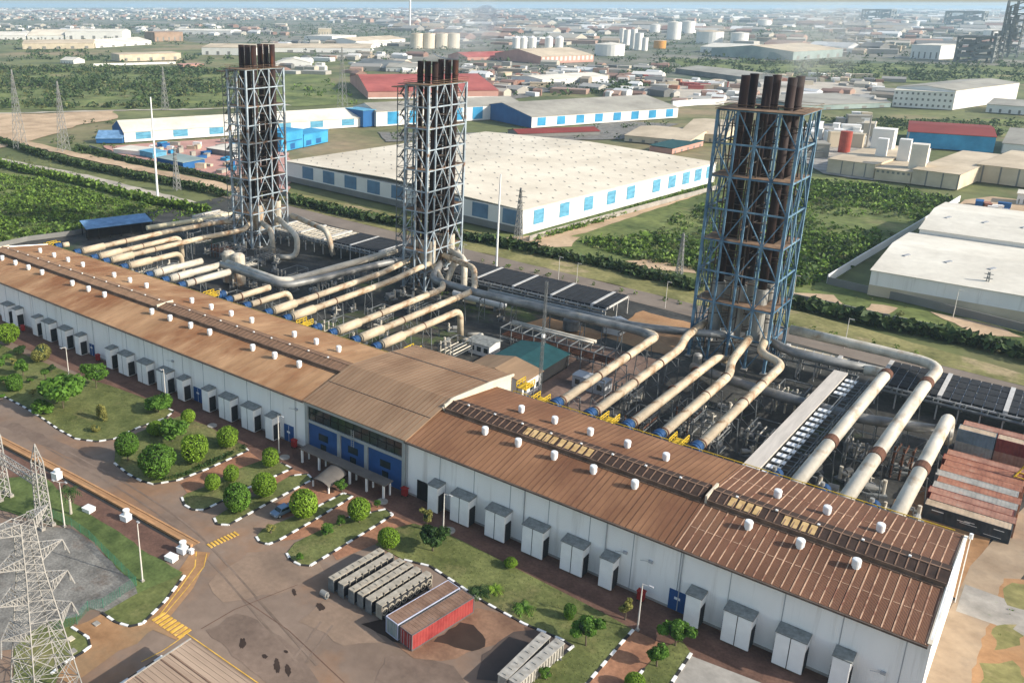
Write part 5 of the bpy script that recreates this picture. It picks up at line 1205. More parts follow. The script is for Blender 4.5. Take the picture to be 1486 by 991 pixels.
def arm(z, ln, s, rise):
    b = MB(); w0 = wz(z)/2; tip = (px, py+s*ln, z+rise)
    roots = [(px+sx*w0, py+s*w0, z+dz) for sx in (-1, 1) for dz in (0, 1.5)]
    for r in roots: b.beam(r, tip, .1)
    for k in range(1, 6):
        f = k/6; P = [tuple(np.array(r)+(np.array(tip)-np.array(r))*f) for r in roots]; Q = [tuple(np.array(r)+(np.array(tip)-np.array(r))*(f-1/6)) for r in roots]
        b.beam(P[0], P[1], .07); b.beam(P[2], P[3], .07); b.beam(P[0], P[2], .07); b.beam(P[1], P[3], .07); b.beam(Q[0], P[1], .07); b.beam(Q[2], P[3], .07); b.beam(Q[0], P[2], .07); b.beam(Q[3], P[1], .07)
    o = b.build("cross_arm", m_pyl, t)
    if rise < 1.0:
        for dx in (-.25, .25):
            b = MB(); b.tube([tip, (tip[0]+dx*2, tip[1]+s*.5, tip[2]-2.0)], .07, 6)
            for k in range(7): f = .2+k*.11; c = tuple(np.array(tip)+(np.array((tip[0]+dx*2, tip[1]+s*.5, tip[2]-2.0))-np.array(tip))*f); b.tube([c, (c[0], c[1], c[2]-.06)], .14, 8)
            b.build("insulator", m_pyl, o)
for z in (20.3, 15.8, 11.2):
    for s in (-1, 1): arm(z, 4.6 if z < 20 else 4.4, s, .7)
for s in (-1, 1): arm(24.6, 3.2 if s > 0 else 7.0, s, 1.8)
t = thing("switchyard_gantry", "pale lattice switchyard gantry with two peaked columns at the left edge", "gantry", (-129.5, -47.2, 0))
def gcol(x, y, h):
    b = MB(); zz = np.linspace(0, h-3.2, 9); wf = lambda z: 1.9-.7*z/h
    for i in range(8):
        a, c = wf(zz[i])/2, wf(zz[i+1])/2
        for k in range(4):
            p, q = cs[k], cs[(k+1) % 4]; b.beam((x+p[0]*a, y+p[1]*a, zz[i]), (x+p[0]*c, y+p[1]*c, zz[i+1]), .18)
            b.beam((x+p[0]*a, y+p[1]*a, zz[i]), (x+q[0]*c, y+q[1]*c, zz[i+1]), .09); b.beam((x+q[0]*a, y+q[1]*a, zz[i]), (x+p[0]*c, y+p[1]*c, zz[i+1]), .09)
    a = wf(zz[-1])/2
    for k in range(4): p = cs[k]; b.beam((x+p[0]*a, y+p[1]*a, zz[-1]), (x, y, h), .15)
    for z in (h-2.2, h-1.2):
        f = (h-z)/3.2*a
        for k in range(4): p, q = cs[k], cs[(k+1) % 4]; b.beam((x+p[0]*f, y+p[1]*f, z), (x+q[0]*f, y+q[1]*f, z), .09)
    o = b.build("column", m_pyl, t); b = MB()
    for k in range(4): p = cs[k]; b.box(x+p[0]*.95-.35, x+p[0]*.95+.35, y+p[1]*.95-.35, y+p[1]*.95+.35, 0, .5)
    b.build("footing", m_cgrey, o)
gcol(-122.9, -47.2, 15.2); gcol(-136.6, -47.2, 15.2); 
b = MB()
for xa, xb in ((-136.1, -123.4), (-152, -137.1)):
    n = 12
    for y in (-47.7, -46.7):
        for z in (7.6, 8.7): b.beam((xa, y, z), (xb, y, z), .13)
    for k in range(n):
        x0, x1 = xa+(xb-xa)*k/n, xa+(xb-xa)*(k+1)/n
        for y in (-47.7, -46.7): b.beam((x0, y, 7.6), (x1, y, 8.7), .07); b.beam((x0, y, 8.7), (x1, y, 7.6), .07)
        for z in (7.6, 8.7): b.beam((x0, -47.7, z), (x1, -46.7, z), .07)
b.build("lattice_beam", m_pyl, t)
# switchyard fence
m_fence = mat("green_mesh_fence", (.04, .16, .10), var=.2, scale=.5)
t = thing("green_fence", "low green mesh fence along the switchyard grass bank", "fence", G(150, 860))
b = MB(); fl = GP([(78, 752), (104, 764), (130, 782), (198, 850), (150, 882), (128, 886), (112, 905), (80, 916)])
for i in range(len(fl)-1):
    a, c = np.array(fl[i]), np.array(fl[i+1]); n = max(1, int(np.linalg.norm(c-a)/2.2))
    for k in range(n):
        p = a+(c-a)*k/n; q = a+(c-a)*(k+1)/n; b.beam((*p, 0), (*p, 1.7), .07)
        for z in np.linspace(.15, 1.65, 8): b.beam((*p, z), (*q, z), .022)
        for s in range(7): r = p+(q-p)*s/7; b.beam((*r, .1), (*r, 1.65), .022)
b.build("mesh_panel", m_fence, t)
# ------------------------------------------------------------------ guard house at the bottom edge
t = thing("guard_house", "low building with a pale brown ribbed roof at the bottom edge of the yard", "guard house", (-70, -60, 0))
m_ghr = mat("pale_brown_roof", (.34, .24, .17), var=.15, scale=.3, col2=(.39, .285, .205), stretch=(.15, 1, 1), fine=.06)
b = MB(); b.box(-78.2, -58, -72, -52.3, 0, 3.7); b.build("wall", m_wht, t)
b = MB(); b.raw([(-78.7, -73, 4.0), (-57, -73, 4.0), (-57, -51.8, 4.0), (-78.7, -51.8, 4.0), (-78.7, -73, 3.82), (-57, -73, 3.82), (-57, -51.8, 3.82), (-78.7, -51.8, 3.82)], [(0, 1, 2, 3), (7, 6, 5, 4), (4, 5, 1, 0), (5, 6, 2, 1), (6, 7, 3, 2), (7, 4, 0, 3)]); b.build("roof", m_ghr, t)
b = MB()
for k in range(30): y = -73+k*.72; b.beam((-78.7, y, 4.02), (-57, y, 4.02), .06, .05)
b.build("roof_rib", m_ghr, t)
b = MB()
for y in (-55.2, -56.6, -60.4): b.beam((-78.6, y, 4.06), (-57, y, 4.06), .12, .07)
b.build("dark_seam", m_crf, t)
b = MB(); b.box(-78.9, -78.72, -73, -51.7, 3.7, 4.1); b.build("fascia", m_cgy, t)
# small palms planters etc are in the vegetation part
for k, ((u, v), lab) in enumerate((((140, 905), "small pale concrete cover on the grass by the yard kerb"), ((103, 927), "small yellowish concrete cover on the grass near the pylon"), ((106, 945), "small grey concrete cover on the grass near the pylon"))):
    x, y, _ = G(u, v); b = MB(); b.box(x-.45, x+.45, y-.4, y+.4, .03, .16); tag(b.build("concrete_cover", m_cgrey if k != 1 else m_cream, loc=(x, y, .03)), lab, "concrete cover")
# ------------------------------------------------------------------ neighbouring industry
m_rwht = mat("white_sheet_roof", (.60, .55, .46), var=.1, scale=.05, col2=(.66, .62, .53), fine=.06)
m_rcream = mat("cream_sheet_roof", (.60, .52, .40), var=.1, scale=.04, col2=(.66, .59, .47), fine=.05)
m_rgrey = mat("grey_sheet_roof", (.28, .26, .22), var=.15, scale=.04, col2=(.34, .32, .27), fine=.06)
m_rtan = mat("tan_sheet_roof", (.45, .36, .25), var=.15, scale=.04, col2=(.52, .43, .31), fine=.06)
m_rred = mat("red_sheet_roof", (.33, .075, .062), var=.15, scale=.04, col2=(.38, .10, .082), fine=.06)
m_rdred = mat("dark_red_roof", (.20, .035, .03), var=.15, scale=.05)
m_rdk = mat("dark_sheet_roof", (.14, .15, .15), var=.2, scale=.04, col2=(.19, .20, .19))
m_rgrn = mat("grey_green_wall", (.21, .27, .26), var=.12, scale=.05, col2=(.28, .34, .32))
m_bbl = mat("bright_blue_wall", (.03, .235, .44), var=.15, scale=.1, col2=(.05, .29, .50))
m_skb = mat("sky_blue_panel", (.085, .27, .41), var=.2, scale=.25, col2=(.12, .33, .46), stretch=(1, 1, 4))
m_dkb = mat("deep_blue_wall", (.02, .10, .26), var=.15, scale=.1)
m_wfar = mat("white_factory_wall", (.72, .70, .66), var=.07, scale=.1)
m_wtan = mat("tan_factory_wall", (.50, .42, .30), var=.12, scale=.1, col2=(.56, .48, .36))
m_wbrn = mat("brown_wall", (.30, .20, .14), var=.15, scale=.08, col2=(.36, .25, .18))
m_gwall = mat("grey_boundary_wall", (.20, .195, .18), var=.15, scale=.1)
m_pink = mat("pink_wall", (.48, .26, .21), var=.15, scale=.05)
V = lambda u, v: np.array(G2(u, v))
def shed(name, label, cat, A, B_, depth, hp, roof, wm, rm, rise=.12, panels=(), sidep=(), group=None, off=0.0, over=.4, win=None):
    """building standing on the ground: A, B_ are the two ends of its near wall, depth in metres, hp its wall height"""
    a, c = V(*A), V(*B_); d = (c-a); L = np.linalg.norm(d); d /= L; n = np.array([-d[1], d[0]])
    if np.dot(n, (a+c)/2-CAM[:2]) < 0: n = -n
    h = hp*np.linalg.norm(np.array([*((a+c)/2), 0])-CAM)/FPX
    P = lambda s, q, z: (*(a+d*s+n*q), z)
    t = thing(name, label, cat, (*((a+c)/2+n*depth/2), 0), group)
    b = MB(); b.prism([P(0, 0, 0)[:2], P(L, 0, 0)[:2], P(L, depth, 0)[:2], P(0, depth, 0)[:2]], 0, h-.03)
    r = rise*(depth if roof == 'x' else L)
    if roof == 'x':
        for s in (0, L): b.quad(P(s, 0, h-.03), P(s, depth, h-.03), P(s, depth/2, h+r-.1))
    elif roof == 'y':
        for q in (0, depth): b.quad(P(0, q, h-.03), P(L, q, h-.03), P(L/2, q, h+r-.1))
    b.build("wall", wm, t)
    b = MB(); o = over; T = .25
    def slab(p): 
        q = [(x, y, z+T) for x, y, z in p]; b.raw(p+q, [(0, 3, 2, 1), (4, 5, 6, 7), (0, 1, 5, 4), (1, 2, 6, 5), (2, 3, 7, 6), (3, 0, 4, 7)])
    if roof == 'x': slab([P(-o, -o, h), P(L+o, -o, h), P(L+o, depth/2, h+r), P(-o, depth/2, h+r)]); slab([P(-o, depth/2, h+r+.001), P(L+o, depth/2, h+r+.001), P(L+o, depth+o, h), P(-o, depth+o, h)])
    elif roof == 'y': slab([P(-o, -o, h), P(L/2, -o, h+r), P(L/2, depth+o, h+r), P(-o, depth+o, h)]); slab([P(L/2, -o, h+r+.001), P(L+o, -o, h), P(L+o, depth+o, h), P(L/2, depth+o, h+r+.001)])
    else: slab([P(-o, -o, h), P(L+o, -o, h), P(L+o, depth+o, h+r*.3), P(-o, depth+o, h+r*.3)])
    b.build("roof", rm, t)
    for t0, t1, z0, z1, m in panels:
        b = MB(); b.raw([P(t0*L, -.12, z0*h), P(t1*L, -.12, z0*h), P(t1*L, -.12, z1*h), P(t0*L, -.12, z1*h), P(t0*L, -.01, z0*h), P(t1*L, -.01, z0*h), P(t1*L, -.01, z1*h), P(t0*L, -.01, z1*h)], [(0, 1, 2, 3), (7, 6, 5, 4), (4, 5, 1, 0), (5, 6, 2, 1), (6, 7, 3, 2), (7, 4, 0, 3)]); b.build("wall_panel", m, t)
    for t0, t1, z0, z1, m in sidep:   # on the right end wall
        b = MB(); D_ = depth; b.raw([P(L+.01, t0*D_, z0*h), P(L+.12, t0*D_, z0*h), P(L+.12, t1*D_, z0*h), P(L+.01, t1*D_, z0*h), P(L+.01, t0*D_, z1*h), P(L+.12, t0*D_, z1*h), P(L+.12, t1*D_, z1*h), P(L+.01, t1*D_, z1*h)], [(0, 3, 2, 1), (4, 5, 6, 7), (0, 1, 5, 4), (1, 2, 6, 5), (2, 3, 7, 6), (3, 0, 4, 7)]); b.build("wall_panel", m, t)
    if win:
        nr, nc, m = win
        for i in range(nr):
            for j in range(nc):
                b = MB(); s0 = L*(j+.3)/nc; s1 = L*(j+.7)/nc; z0 = h*(i+.35)/nr; z1 = h*(i+.75)/nr
                b.raw([P(s0, -.1, z0), P(s1, -.1, z0), P(s1, -.1, z1), P(s0, -.1, z1)], [(0, 1, 2, 3)]); b.build("window", m, t)
    return t, P, L, h
def stripes(n, m, z0=.1, z1=.85, w=.55): return tuple(((i+.5-w/2)/n, (i+.5+w/2)/n, z0, z1, m) for i in range(n))
# big white warehouse with sky blue panels
P0, P1, P3 = V(757, 341), V(1036, 264), V(414, 262); P2 = P1+P3-P0; H_ = 9.3
t = thing("warehouse", "huge white roofed warehouse with sky blue panels along its sunlit right wall", "warehouse", (*((P1+P3)/2), 0))
b = MB(); b.prism([tuple(p) for p in (P0, P1, P2, P3)], 0, [H_-.05]*4); b.build("wall", m_wfar, t)
ctr = (P0+P1+P2+P3)/4; m01 = (P0+P3)/2; m12 = (P1+P2)/2
ex = lambda p, k=1.003: tuple(ctr+(p-ctr)*k)
b = MB(); rz = H_+2.0
for q in ((P0, P1, m12, m01), (m01, m12, P2, P3)):
    zz = [H_ if tuple(p) in (tuple(P0), tuple(P1), tuple(P2), tuple(P3)) else rz for p in q]
    lo = [(*ex(p), z) for p, z in zip(q, zz)]; hi = [(x, y, z+.3) for x, y, z in lo]
    b.raw(lo+hi, [(0, 3, 2, 1), (4, 5, 6, 7), (0, 1, 5, 4), (1, 2, 6, 5), (2, 3, 7, 6), (3, 0, 4, 7)] if np.cross(q[1]-q[0], q[2]-q[1]) > 0 else [(0, 1, 2, 3), (7, 6, 5, 4), (4, 5, 1, 0), (5, 6, 2, 1), (6, 7, 3, 2), (7, 4, 0, 3)])
b.build("roof", m_rcream, t)
ru, rv = (P3-P0), (P1-P0); Lu, Lv = np.linalg.norm(ru), np.linalg.norm(rv)
b = MB()
for i in range(19):
    for j in range(15):
        f, g = (i+.5)/19, (j+.5+.25*(i % 2))/15.5; p = P0+ru*f+rv*g; q = p+rv/Lv*1.3+ru/Lu*1.6; z = H_+2.0*(1-abs(2*f-1))+.36
        b.beam((*p, z), (*q, z), .5, .14)
m_lbl = mat('shaded_blue_panel', (.12, .21, .31), var=.2, scale=.2)  # darker, greyer blue panel: the wall's shade is put into its colour
sk = b.build("skylight", mat("skylight_dash", (.30, .27, .23), var=.15), t); sk["kind"] = "stuff"
nv = np.array([rv[1], -rv[0]])/Lv; nv = nv if nv[0] > 0 else -nv
fr_ = [.045, .155, .265, .375, .475, .615, .705, .79, .865, .94]
for f in fr_:
    p, q = P0+rv*f, P0+rv*(f+.042); b = MB()
    v = [(*(x+nv*k), z) for k in (.02, .15) for x, z in ((p, 2.8), (q, 2.8), (q, 8.4), (p, 8.4))]
    b.raw(v, [(4, 5, 6, 7), (0, 4, 7, 3), (1, 2, 6, 5), (3, 7, 6, 2), (0, 1, 5, 4)]); b.build("blue_panel", m_skb, t)
nu = np.array([ru[1], -ru[0]])/Lu; nu = nu if nu[1] < 0 else -nu
for f in np.arange(.01, .95, .105):
    p, q = P0+ru*f, P0+ru*(f+.055); b = MB(); v = [(*(x+nu*k), z) for k in (.02, .15) for x, z in ((p, 3.2), (q, 3.2), (q, 8.8), (p, 8.8))]
    b.raw(v, [(4, 7, 6, 5), (0, 3, 7, 4), (1, 5, 6, 2), (3, 2, 6, 7), (0, 4, 5, 1)]); b.build("blue_panel", m_dkb if False else m_lbl, t)
b = MB(); b.prism([tuple(P0+nu*.02), tuple(P3+nu*.02), tuple(P3+nu*.3), tuple(P0+nu*.3)], 0, 2.6); b.build("plinth", m_gwall, t)
def bwall(label, px, h, m=m_gwall, name="boundary_wall", th=.3):
    L = GP(px); t = MB()
    for i in range(len(L)-1): t.beam((*L[i], h/2), (*L[i+1], h/2), th, h)
    x, y = L[0]; o = t.build(name, m, loc=(x, y, 0))
    return tag(o, label, "wall")
bwall("grey boundary wall along the sunlit side of the huge white warehouse", [(768, 350), (800, 340), (1040, 275)], 2.0, m_cgrey)
bwall("pale grey boundary wall between the bushes and the white double warehouse", [(1200, 411), (1250, 380), (1330, 332), (1392, 293)], 2.8, m_wfar)
bwall("dark boundary wall below the white double warehouse", [(1200, 412), (1340, 445), (1486, 482), (1560, 500)], 2.3)
bwall("low grey wall along the verge hedge behind the rear road", [(640, 338), (760, 360), (880, 384), (1010, 415)], 1.6); bwall("low grey wall along the verge right of the blue tower", [(1145, 432), (1250, 456), (1360, 480), (1500, 520)], 1.6)
bwall("low grey wall behind the rusty left end of the hall", [(-60, 372), (40, 350), (110, 341), (140, 334)], 1.8)
bwall("dark compound wall around the cluttered blue yard on the left", [(130, 216), (178, 231), (255, 246), (335, 264), (420, 286)], 2.2)
bwall("long pale wall across the far left field", [(136, 96), (180, 95), (255, 93)], 3.0, m_wfar, th=1.0); bwall("pale wall below the far green strip behind the blue tower", [(975, 156), (1010, 153), (1050, 152)], 5.0, m_wfar, th=1.5)
W = "warehouse"
t, P, L, h = shed("warehouse", "long white roofed warehouse with faint blue wall panels left of the bright blue blocks", W, (181, 207), (527, 184), 34, 13, 'x', m_wfar, m_rwht, .16, stripes(7, m_skb, .25, .95, .4))
b = MB(); b.quad(P(-.5, 0, h-.1), P(-.5, 34, h-.1), P(-.5, 17, h+5.2)); b.quad(P(-.5, 0, 0), P(-.5, 34, 0), P(-.5, 34, h), P(-.5, 0, h)); b.build("blue_gable", m_dkb, t)
shed("blue_shed", "blue roofed lean to shed at the left gable of the long white warehouse", "shed", (140, 208), (178, 208), 16, 6, 'x', m_dkb, MATS["faded_blue_roof"], .25)
shed("blue_block", "tall bright blue block just right of the left tower", "industrial block", (409, 221), (440, 214), 14, 26, 'f', m_bbl, m_bbl, .02, ((.05, .95, .45, .5, m_dkb), (.4, .6, .05, .35, m_dkb)))
shed("blue_block", "lower bright blue block right of the tall blue one", "industrial block", (441, 214), (476, 206), 14, 17, 'f', m_bbl, m_bbl, .02, ((.1, .3, .1, .5, m_dkb), (.5, .7, .1, .5, m_dkb)))
shed("warehouse", "grey roofed warehouse with blue and white wall stripes behind the middle tower", W, (546, 184), (757, 171), 40, 20, 'x', m_wfar, m_rgrey, .10, tuple(((2*i+1)/14, (2*i+2)/14, .1, .95, m_bbl) for i in range(7)))
shed("stair_block", "dark blue windowless block at the left end of the striped warehouse", "industrial block", (527, 185), (545, 183), 20, 23, 'f', m_dkb, m_skb, .02)
t, P, L, h = shed("warehouse", "large tan grey warehouse with bright blue squares along its white wall", W, (771, 186), (983, 171), 74, 14, 'x', m_wfar, m_rgrey, .085, stripes(8, m_bbl, .15, .92, .42))
b = MB(); b.quad(P(-.5, -.5, 0), P(-.5, 74, 0), P(-.5, 74, h), P(-.5, 37, h+6.2), P(-.5, -.5, h)); b.build("blue_gable", m_dkb, t)
shed("warehouse", "red brown roofed warehouse with pink wall left of the middle tower top", W, (534, 144), (723, 142), 172, 10, 'x', m_pink, m_rred, .05, ((0, 1, .0, .2, m_wfar),))
t2 = [("warehouse", "tan roofed shed with blue end canopy behind the huge warehouse", (906, 205), (1000, 214), 55, 8, 'x', m_wtan, m_rtan, .05), ("warehouse", "broad tan roofed building right of the huge warehouse", (985, 203), (1050, 208), 80, 10, 'x', m_wtan, m_rtan, .05),
      ("shed", "teal roofed open canopy beside the tan buildings", (975, 224), (1020, 212), 14, 7, 'f', m_pink, m_teal, .05), ("shed", "low dark red roofed shed in front of the blue gable", (752, 200), (870, 196), 18, 5, 'x', m_gwall, m_rdred, .1),
      ("warehouse", "long white roofed shed in the middle distance left of the green wedge", (787, 124), (882, 118), 50, 7, 'x', m_wfar, m_rwht, .05), ("warehouse", "tan roofed warehouse with white stripes and red base in the middle distance", (785, 93), (861, 90), 110, 9, 'x', m_wfar, m_rtan, .08),
      ("warehouse", "purple red roofed shed behind the flues of the middle tower", (678, 88), (750, 86), 60, 4, 'x', m_pink, m_rred, .1), ("warehouse", "long white walled building with a tan roof behind the left tower flues", (372, 76), (537, 77), 90, 6, 'x', m_wfar, m_rtan, .06),
      ("warehouse", "white gabled shed right of the left tower flues", (400, 98), (451, 98), 45, 6, 'y', m_wfar, m_rwht, .12), ("warehouse", "cream upright building far behind the left tower", (462, 52), (481, 52), 60, 9, 'f', m_wtan, m_rcream, .02),
      ("warehouse", "white flat building far right of the cream upright one", (482, 60), (517, 58), 80, 6, 'f', m_wfar, m_rwht, .02), ("warehouse", "low tan roofed shed in front of the beige tanks", (517, 65), (588, 61), 80, 4, 'x', m_wfar, m_rtan, .08), ("warehouse", "white low shed below the tan roofed one before the tanks", (536, 71), (568, 66), 60, 4, 'x', m_wfar, m_rwht, .08),
      ("warehouse", "dark grey gabled shed with a white end left of the middle tower", (509, 98), (560, 104), 60, 4, 'x', m_rdk, m_rdk, .12), ("warehouse", "white ended low shed touching the middle tower flues", (560, 104), (604, 105), 40, 6, 'x', m_wfar, m_rgrey, .1),
      ("warehouse", "white long shed at the far left edge", (-20, 58), (37, 58), 80, 5, 'x', m_wfar, m_rwht, .1), ("warehouse", "cream arched shed second from the far left edge", (40, 58), (92, 58), 90, 5, 'x', m_wfar, m_rcream, .14), ("warehouse", "tall white shed in the far left row", (95, 58), (178, 58), 90, 10, 'x', m_wfar, m_rwht, .06),
      ("warehouse", "long cream walled shed nearest the far left field", (33, 72), (136, 71), 70, 7, 'x', m_wtan, m_rtan, .08), ("warehouse", "white low gabled shed right of the cream walled one", (139, 70), (220, 65), 70, 5, 'x', m_wfar, m_rwht, .1), ("factory_building", "brown multi storey building in the far left distance", (225, 61), (266, 60), 60, 12, 'f', m_wbrn, m_wbrn, .02),
      ("warehouse", "long white strip building beyond the brown one", (252, 50), (335, 51), 70, 5, 'x', m_wfar, m_rwht, .05), ("factory_building", "tan arcaded building at the edge of the far left field", (174, 90), (263, 87), 40, 9, 'f', m_wtan, m_rtan, .02), ("warehouse", "white walled tan roofed shed left of the left tower flues", (293, 80), (372, 81), 90, 10, 'x', m_wfar, m_rtan, .05),
      ("house", "small white house among the far left bushes", (88, 92), (107, 93), 20, 4, 'x', m_wfar, m_rwht, .2), ("shed", "low pink walled shed before the left tower top", (265, 98), (296, 97), 25, 3, 'f', m_pink, m_pink, .02),
      ("warehouse", "grey green warehouse with a pale end wall behind the blue tower top", (1150, 88), (1222, 83), 140, 10, 'x', m_rgrn, m_rtan, .05), ("warehouse", "grey sided white warehouse beside the round tanks", (1016, 76), (1083, 79), 90, 7, 'x', m_wfar, m_rwht, .06), ("warehouse", "long low dark building above the blue tower flues", (980, 106), (1075, 119), 60, 6, 'x', m_rdk, m_rgrey, .05),
      ("factory_building", "white block building in the right distance", (1320, 85), (1362, 87), 70, 16, 'f', m_wfar, m_rwht, .02), ("warehouse", "grey roofed long shed with teal wall right of the blue tower top", (1162, 161), (1292, 156), 60, 6, 'f', m_rgrn, m_rgrey, .08), ("warehouse", "grey roofed white shed at the right edge below the white factory", (1430, 163), (1500, 168), 50, 9, 'x', m_wfar, m_rgrey, .06),
      ("warehouse", "dark red roofed building with a long blue wall on the right", (1314, 213), (1441, 222), 60, 18, 'x', m_bbl, m_rdred, .03), ("warehouse", "grey shed at the right edge beside the blue walled building", (1452, 222), (1520, 228), 60, 11, 'x', m_wfar, m_rgrey, .1), ("shed", "small white cabin at the right edge above the sandy yard", (1474, 296), (1510, 300), 10, 12, 'f', m_wfar, m_rwht, .02)]
for q in t2:
    nm, lab, A, B_, dp, hp, rf, wm, rm, rs = q
    pan = stripes(12, m_rwht, .35, .95, .5) if "white stripes" in lab else ((0, .02, 0, 1, m_seam),)
    if "white stripes" in lab: wm = m_pink
    shed(nm, lab, W if nm == "warehouse" else nm.replace("_", " "), A, B_, dp, hp, rf, wm, rm, rs, pan if "stripes" in lab or "blue wall" in lab else stripes(5, m_gwall, .05, .5, .25))
shed("factory_building", "white factory block with rows of square windows on the right", "factory", (1294, 155), (1381, 160), 34, 20, 'f', m_wfar, m_rwht, .02, win=(3, 11, m_gwall))
shed("factory_building", "long bright white factory hall with a grey roof right of the windowed block", "factory", (1382, 160), (1474, 146), 46, 21, 'x', m_wfar, m_rgrey, .05)
# tan factory complex with cream bays
F = "factory"
shed("factory_building", "tan factory hall with cream bay walls, left part of the complex on the right", F, (1199, 250), (1267, 259), 70, 17, 'f', m_wtan, m_rtan, .05, tuple((x, x+.02, 0, 1, m_gwall) for x in (.3, .55, .8)))
shed("factory_building", "tan gabled factory bay with a row of small vents, middle of the complex", F, (1268, 261), (1320, 267), 30, 14, 'f', m_wtan, m_rtan, .05, stripes(7, m_gwall, .7, .9, .5))
shed("factory_building", "tan factory hall with four cream bays, right part of the complex", F, (1321, 267), (1389, 276), 80, 18, 'f', m_wtan, m_rtan, .05, tuple((x, x+.03, 0, 1, m_gwall) for x in (.3, .64, .97)))
shed("factory_building", "tan roofed factory hall with dark bays at the right edge of the complex", F, (1413, 263), (1500, 274), 60, 20, 'f', m_wtan, m_rtan, .05, tuple((x, x+.03, 0, 1, m_gwall) for x in (.1, .4, .7)))
def block(label, u0, v0, u1, hp, m, name="silo_block", dz=0):
    return shed(name, label, "industrial block", (u0, v0), (u1, v0+(u1-u0)*.10), (u1-u0)*.30, hp, 'f', m, m, .01, over=0)
block("tall pale grey box silo standing on the tan factory roof", 1314, 262, 1338, 44, m_rwht); block("white box tower left of the pale silo on the tan complex", 1266, 246, 1281, 38, m_wfar); block("smaller white box tower between the two on the tan complex", 1297, 250, 1314, 40, m_wfar); block("broad white process block behind the tan complex", 1259, 234, 1290, 40, m_wfar); block("low white process block behind the pale silo", 1325, 238, 1344, 18, m_wfar)
m_rtank = mat("red_tank", (.32, .06, .04), var=.15)
def tank(label, u, v, wpx, hpx, m=m_wfar, cap=m_rwht, group=None, cone=.12, name="storage_tank", cat="storage tank"):
    x, y, _ = G(u, v); ds = np.linalg.norm(np.array([x, y, -83.0])-np.array([0, CAM[1], 0])); r = wpx*ds/FPX/2; h = hpx*ds/FPX
    d = np.array([x, y])-CAM[:2]; d /= np.linalg.norm(d); x, y = x+d[0]*r, y+d[1]*r
    t = thing(name, label, cat, (x, y, 0), group); b = MB(); b.cyl(x, y, 0, h, r, 24); b.build("shell", m, t)
    b = MB(); b.tube([(x, y, h+.05), (x, y, h+r*cone+.05), (x, y, h+r*cone*1.1+.1)], [r*1.01, r*.12, .2], 24); b.build("domed_roof", cap, t)
tank("red round tank among the white process towers on the right", 1224, 222, 14, 26, m_rtank, m_rtank)
for k, u in enumerate((605, 622, 641, 657)): tank("beige round tank behind the middle tower flues, %s of four from the left" % ordn[k], u, 71, 19, 20, m_rcream, m_rtan, "beige tanks behind the middle tower")
for k, u in enumerate((749, 759, 772, 796, 811)): tank("small white round tank above the striped warehouse, %s of five from the left" % ordn[k], u, 71, 11, 14, m_wfar, m_wfar, "small white tanks in the middle distance", .5)
for lab, u, v, w_, hh in (("broad white open topped tank right of the small white tanks", 884, 82, 40, 15), ("tall white tank among the middle tank farm", 977, 58, 18, 22), ("pale tank right of the tall white one", 997, 49, 18, 15), ("large white tank with a tan lid in the tank farm", 1029, 64, 34, 15), ("white tank at the right of the tank farm", 1072, 65, 22, 14), ("small white tank at the left of the tank farm", 950, 48, 13, 10), ("distant white tank above the blue tower", 1108, 38, 16, 7), ("small white tank in the right distance, left of two", 1312, 38, 8, 6), ("small white tank in the right distance, right of two", 1328, 39, 8, 6), ("white tank near the dark refinery column", 1436, 55, 14, 8)): tank(lab, u, v, w_, hh, m_wfar, m_rtan if "tan lid" in lab else m_rwht)
tank("orange round tank beside the white silo plant", 957, 71, 16, 10, mat("orange_tank", (.55, .26, .05), var=.15), m_rtan)
t = thing("silo_plant", "white silo plant with towers and an arched frame in the middle distance", "silo plant", G(918, 72))
for u, v, w_, hh in ((902, 62, 8, 18), (909, 66, 9, 20), (918, 72, 9, 26), (926, 73, 11, 22), (935, 74, 8, 17)):
    x, y, _ = G(u, v); ds = math.hypot(x, y-CAM[1]); b = MB(); b.cyl(x, y, 0, hh*ds/FPX, w_*ds/FPX/2, 12); b.build("silo", m_wfar, t)
def stack(label, u, v, hpx, wpx, m, name="chimney"):
    x, y, _ = G(u, v); ds = np.linalg.norm(np.array([x, y, 0])-CAM); h = hpx*ds/FPX; r = wpx*ds/FPX/2; t = thing(name, label, name.replace("_", " "), (x, y, 0))
    b = MB(); b.tube([(x, y, 0), (x, y, h)], [r, r*.7], 12); b.build("shaft", m, t); b = MB(); b.cyl(x, y, 0, r*1.2, r*1.6, 12); b.build("base", m_cgrey, t)
stack("tall thin white chimney in the distance left of the middle tower smoke", 594.5, 44, 60, 3.2, m_wfar); stack("thin pale chimney among the white process towers on the right", 1257, 214, 40, 2.6, m_lag); stack("second thin chimney among the white process towers on the right", 1264, 216, 34, 2.2, m_wfar)
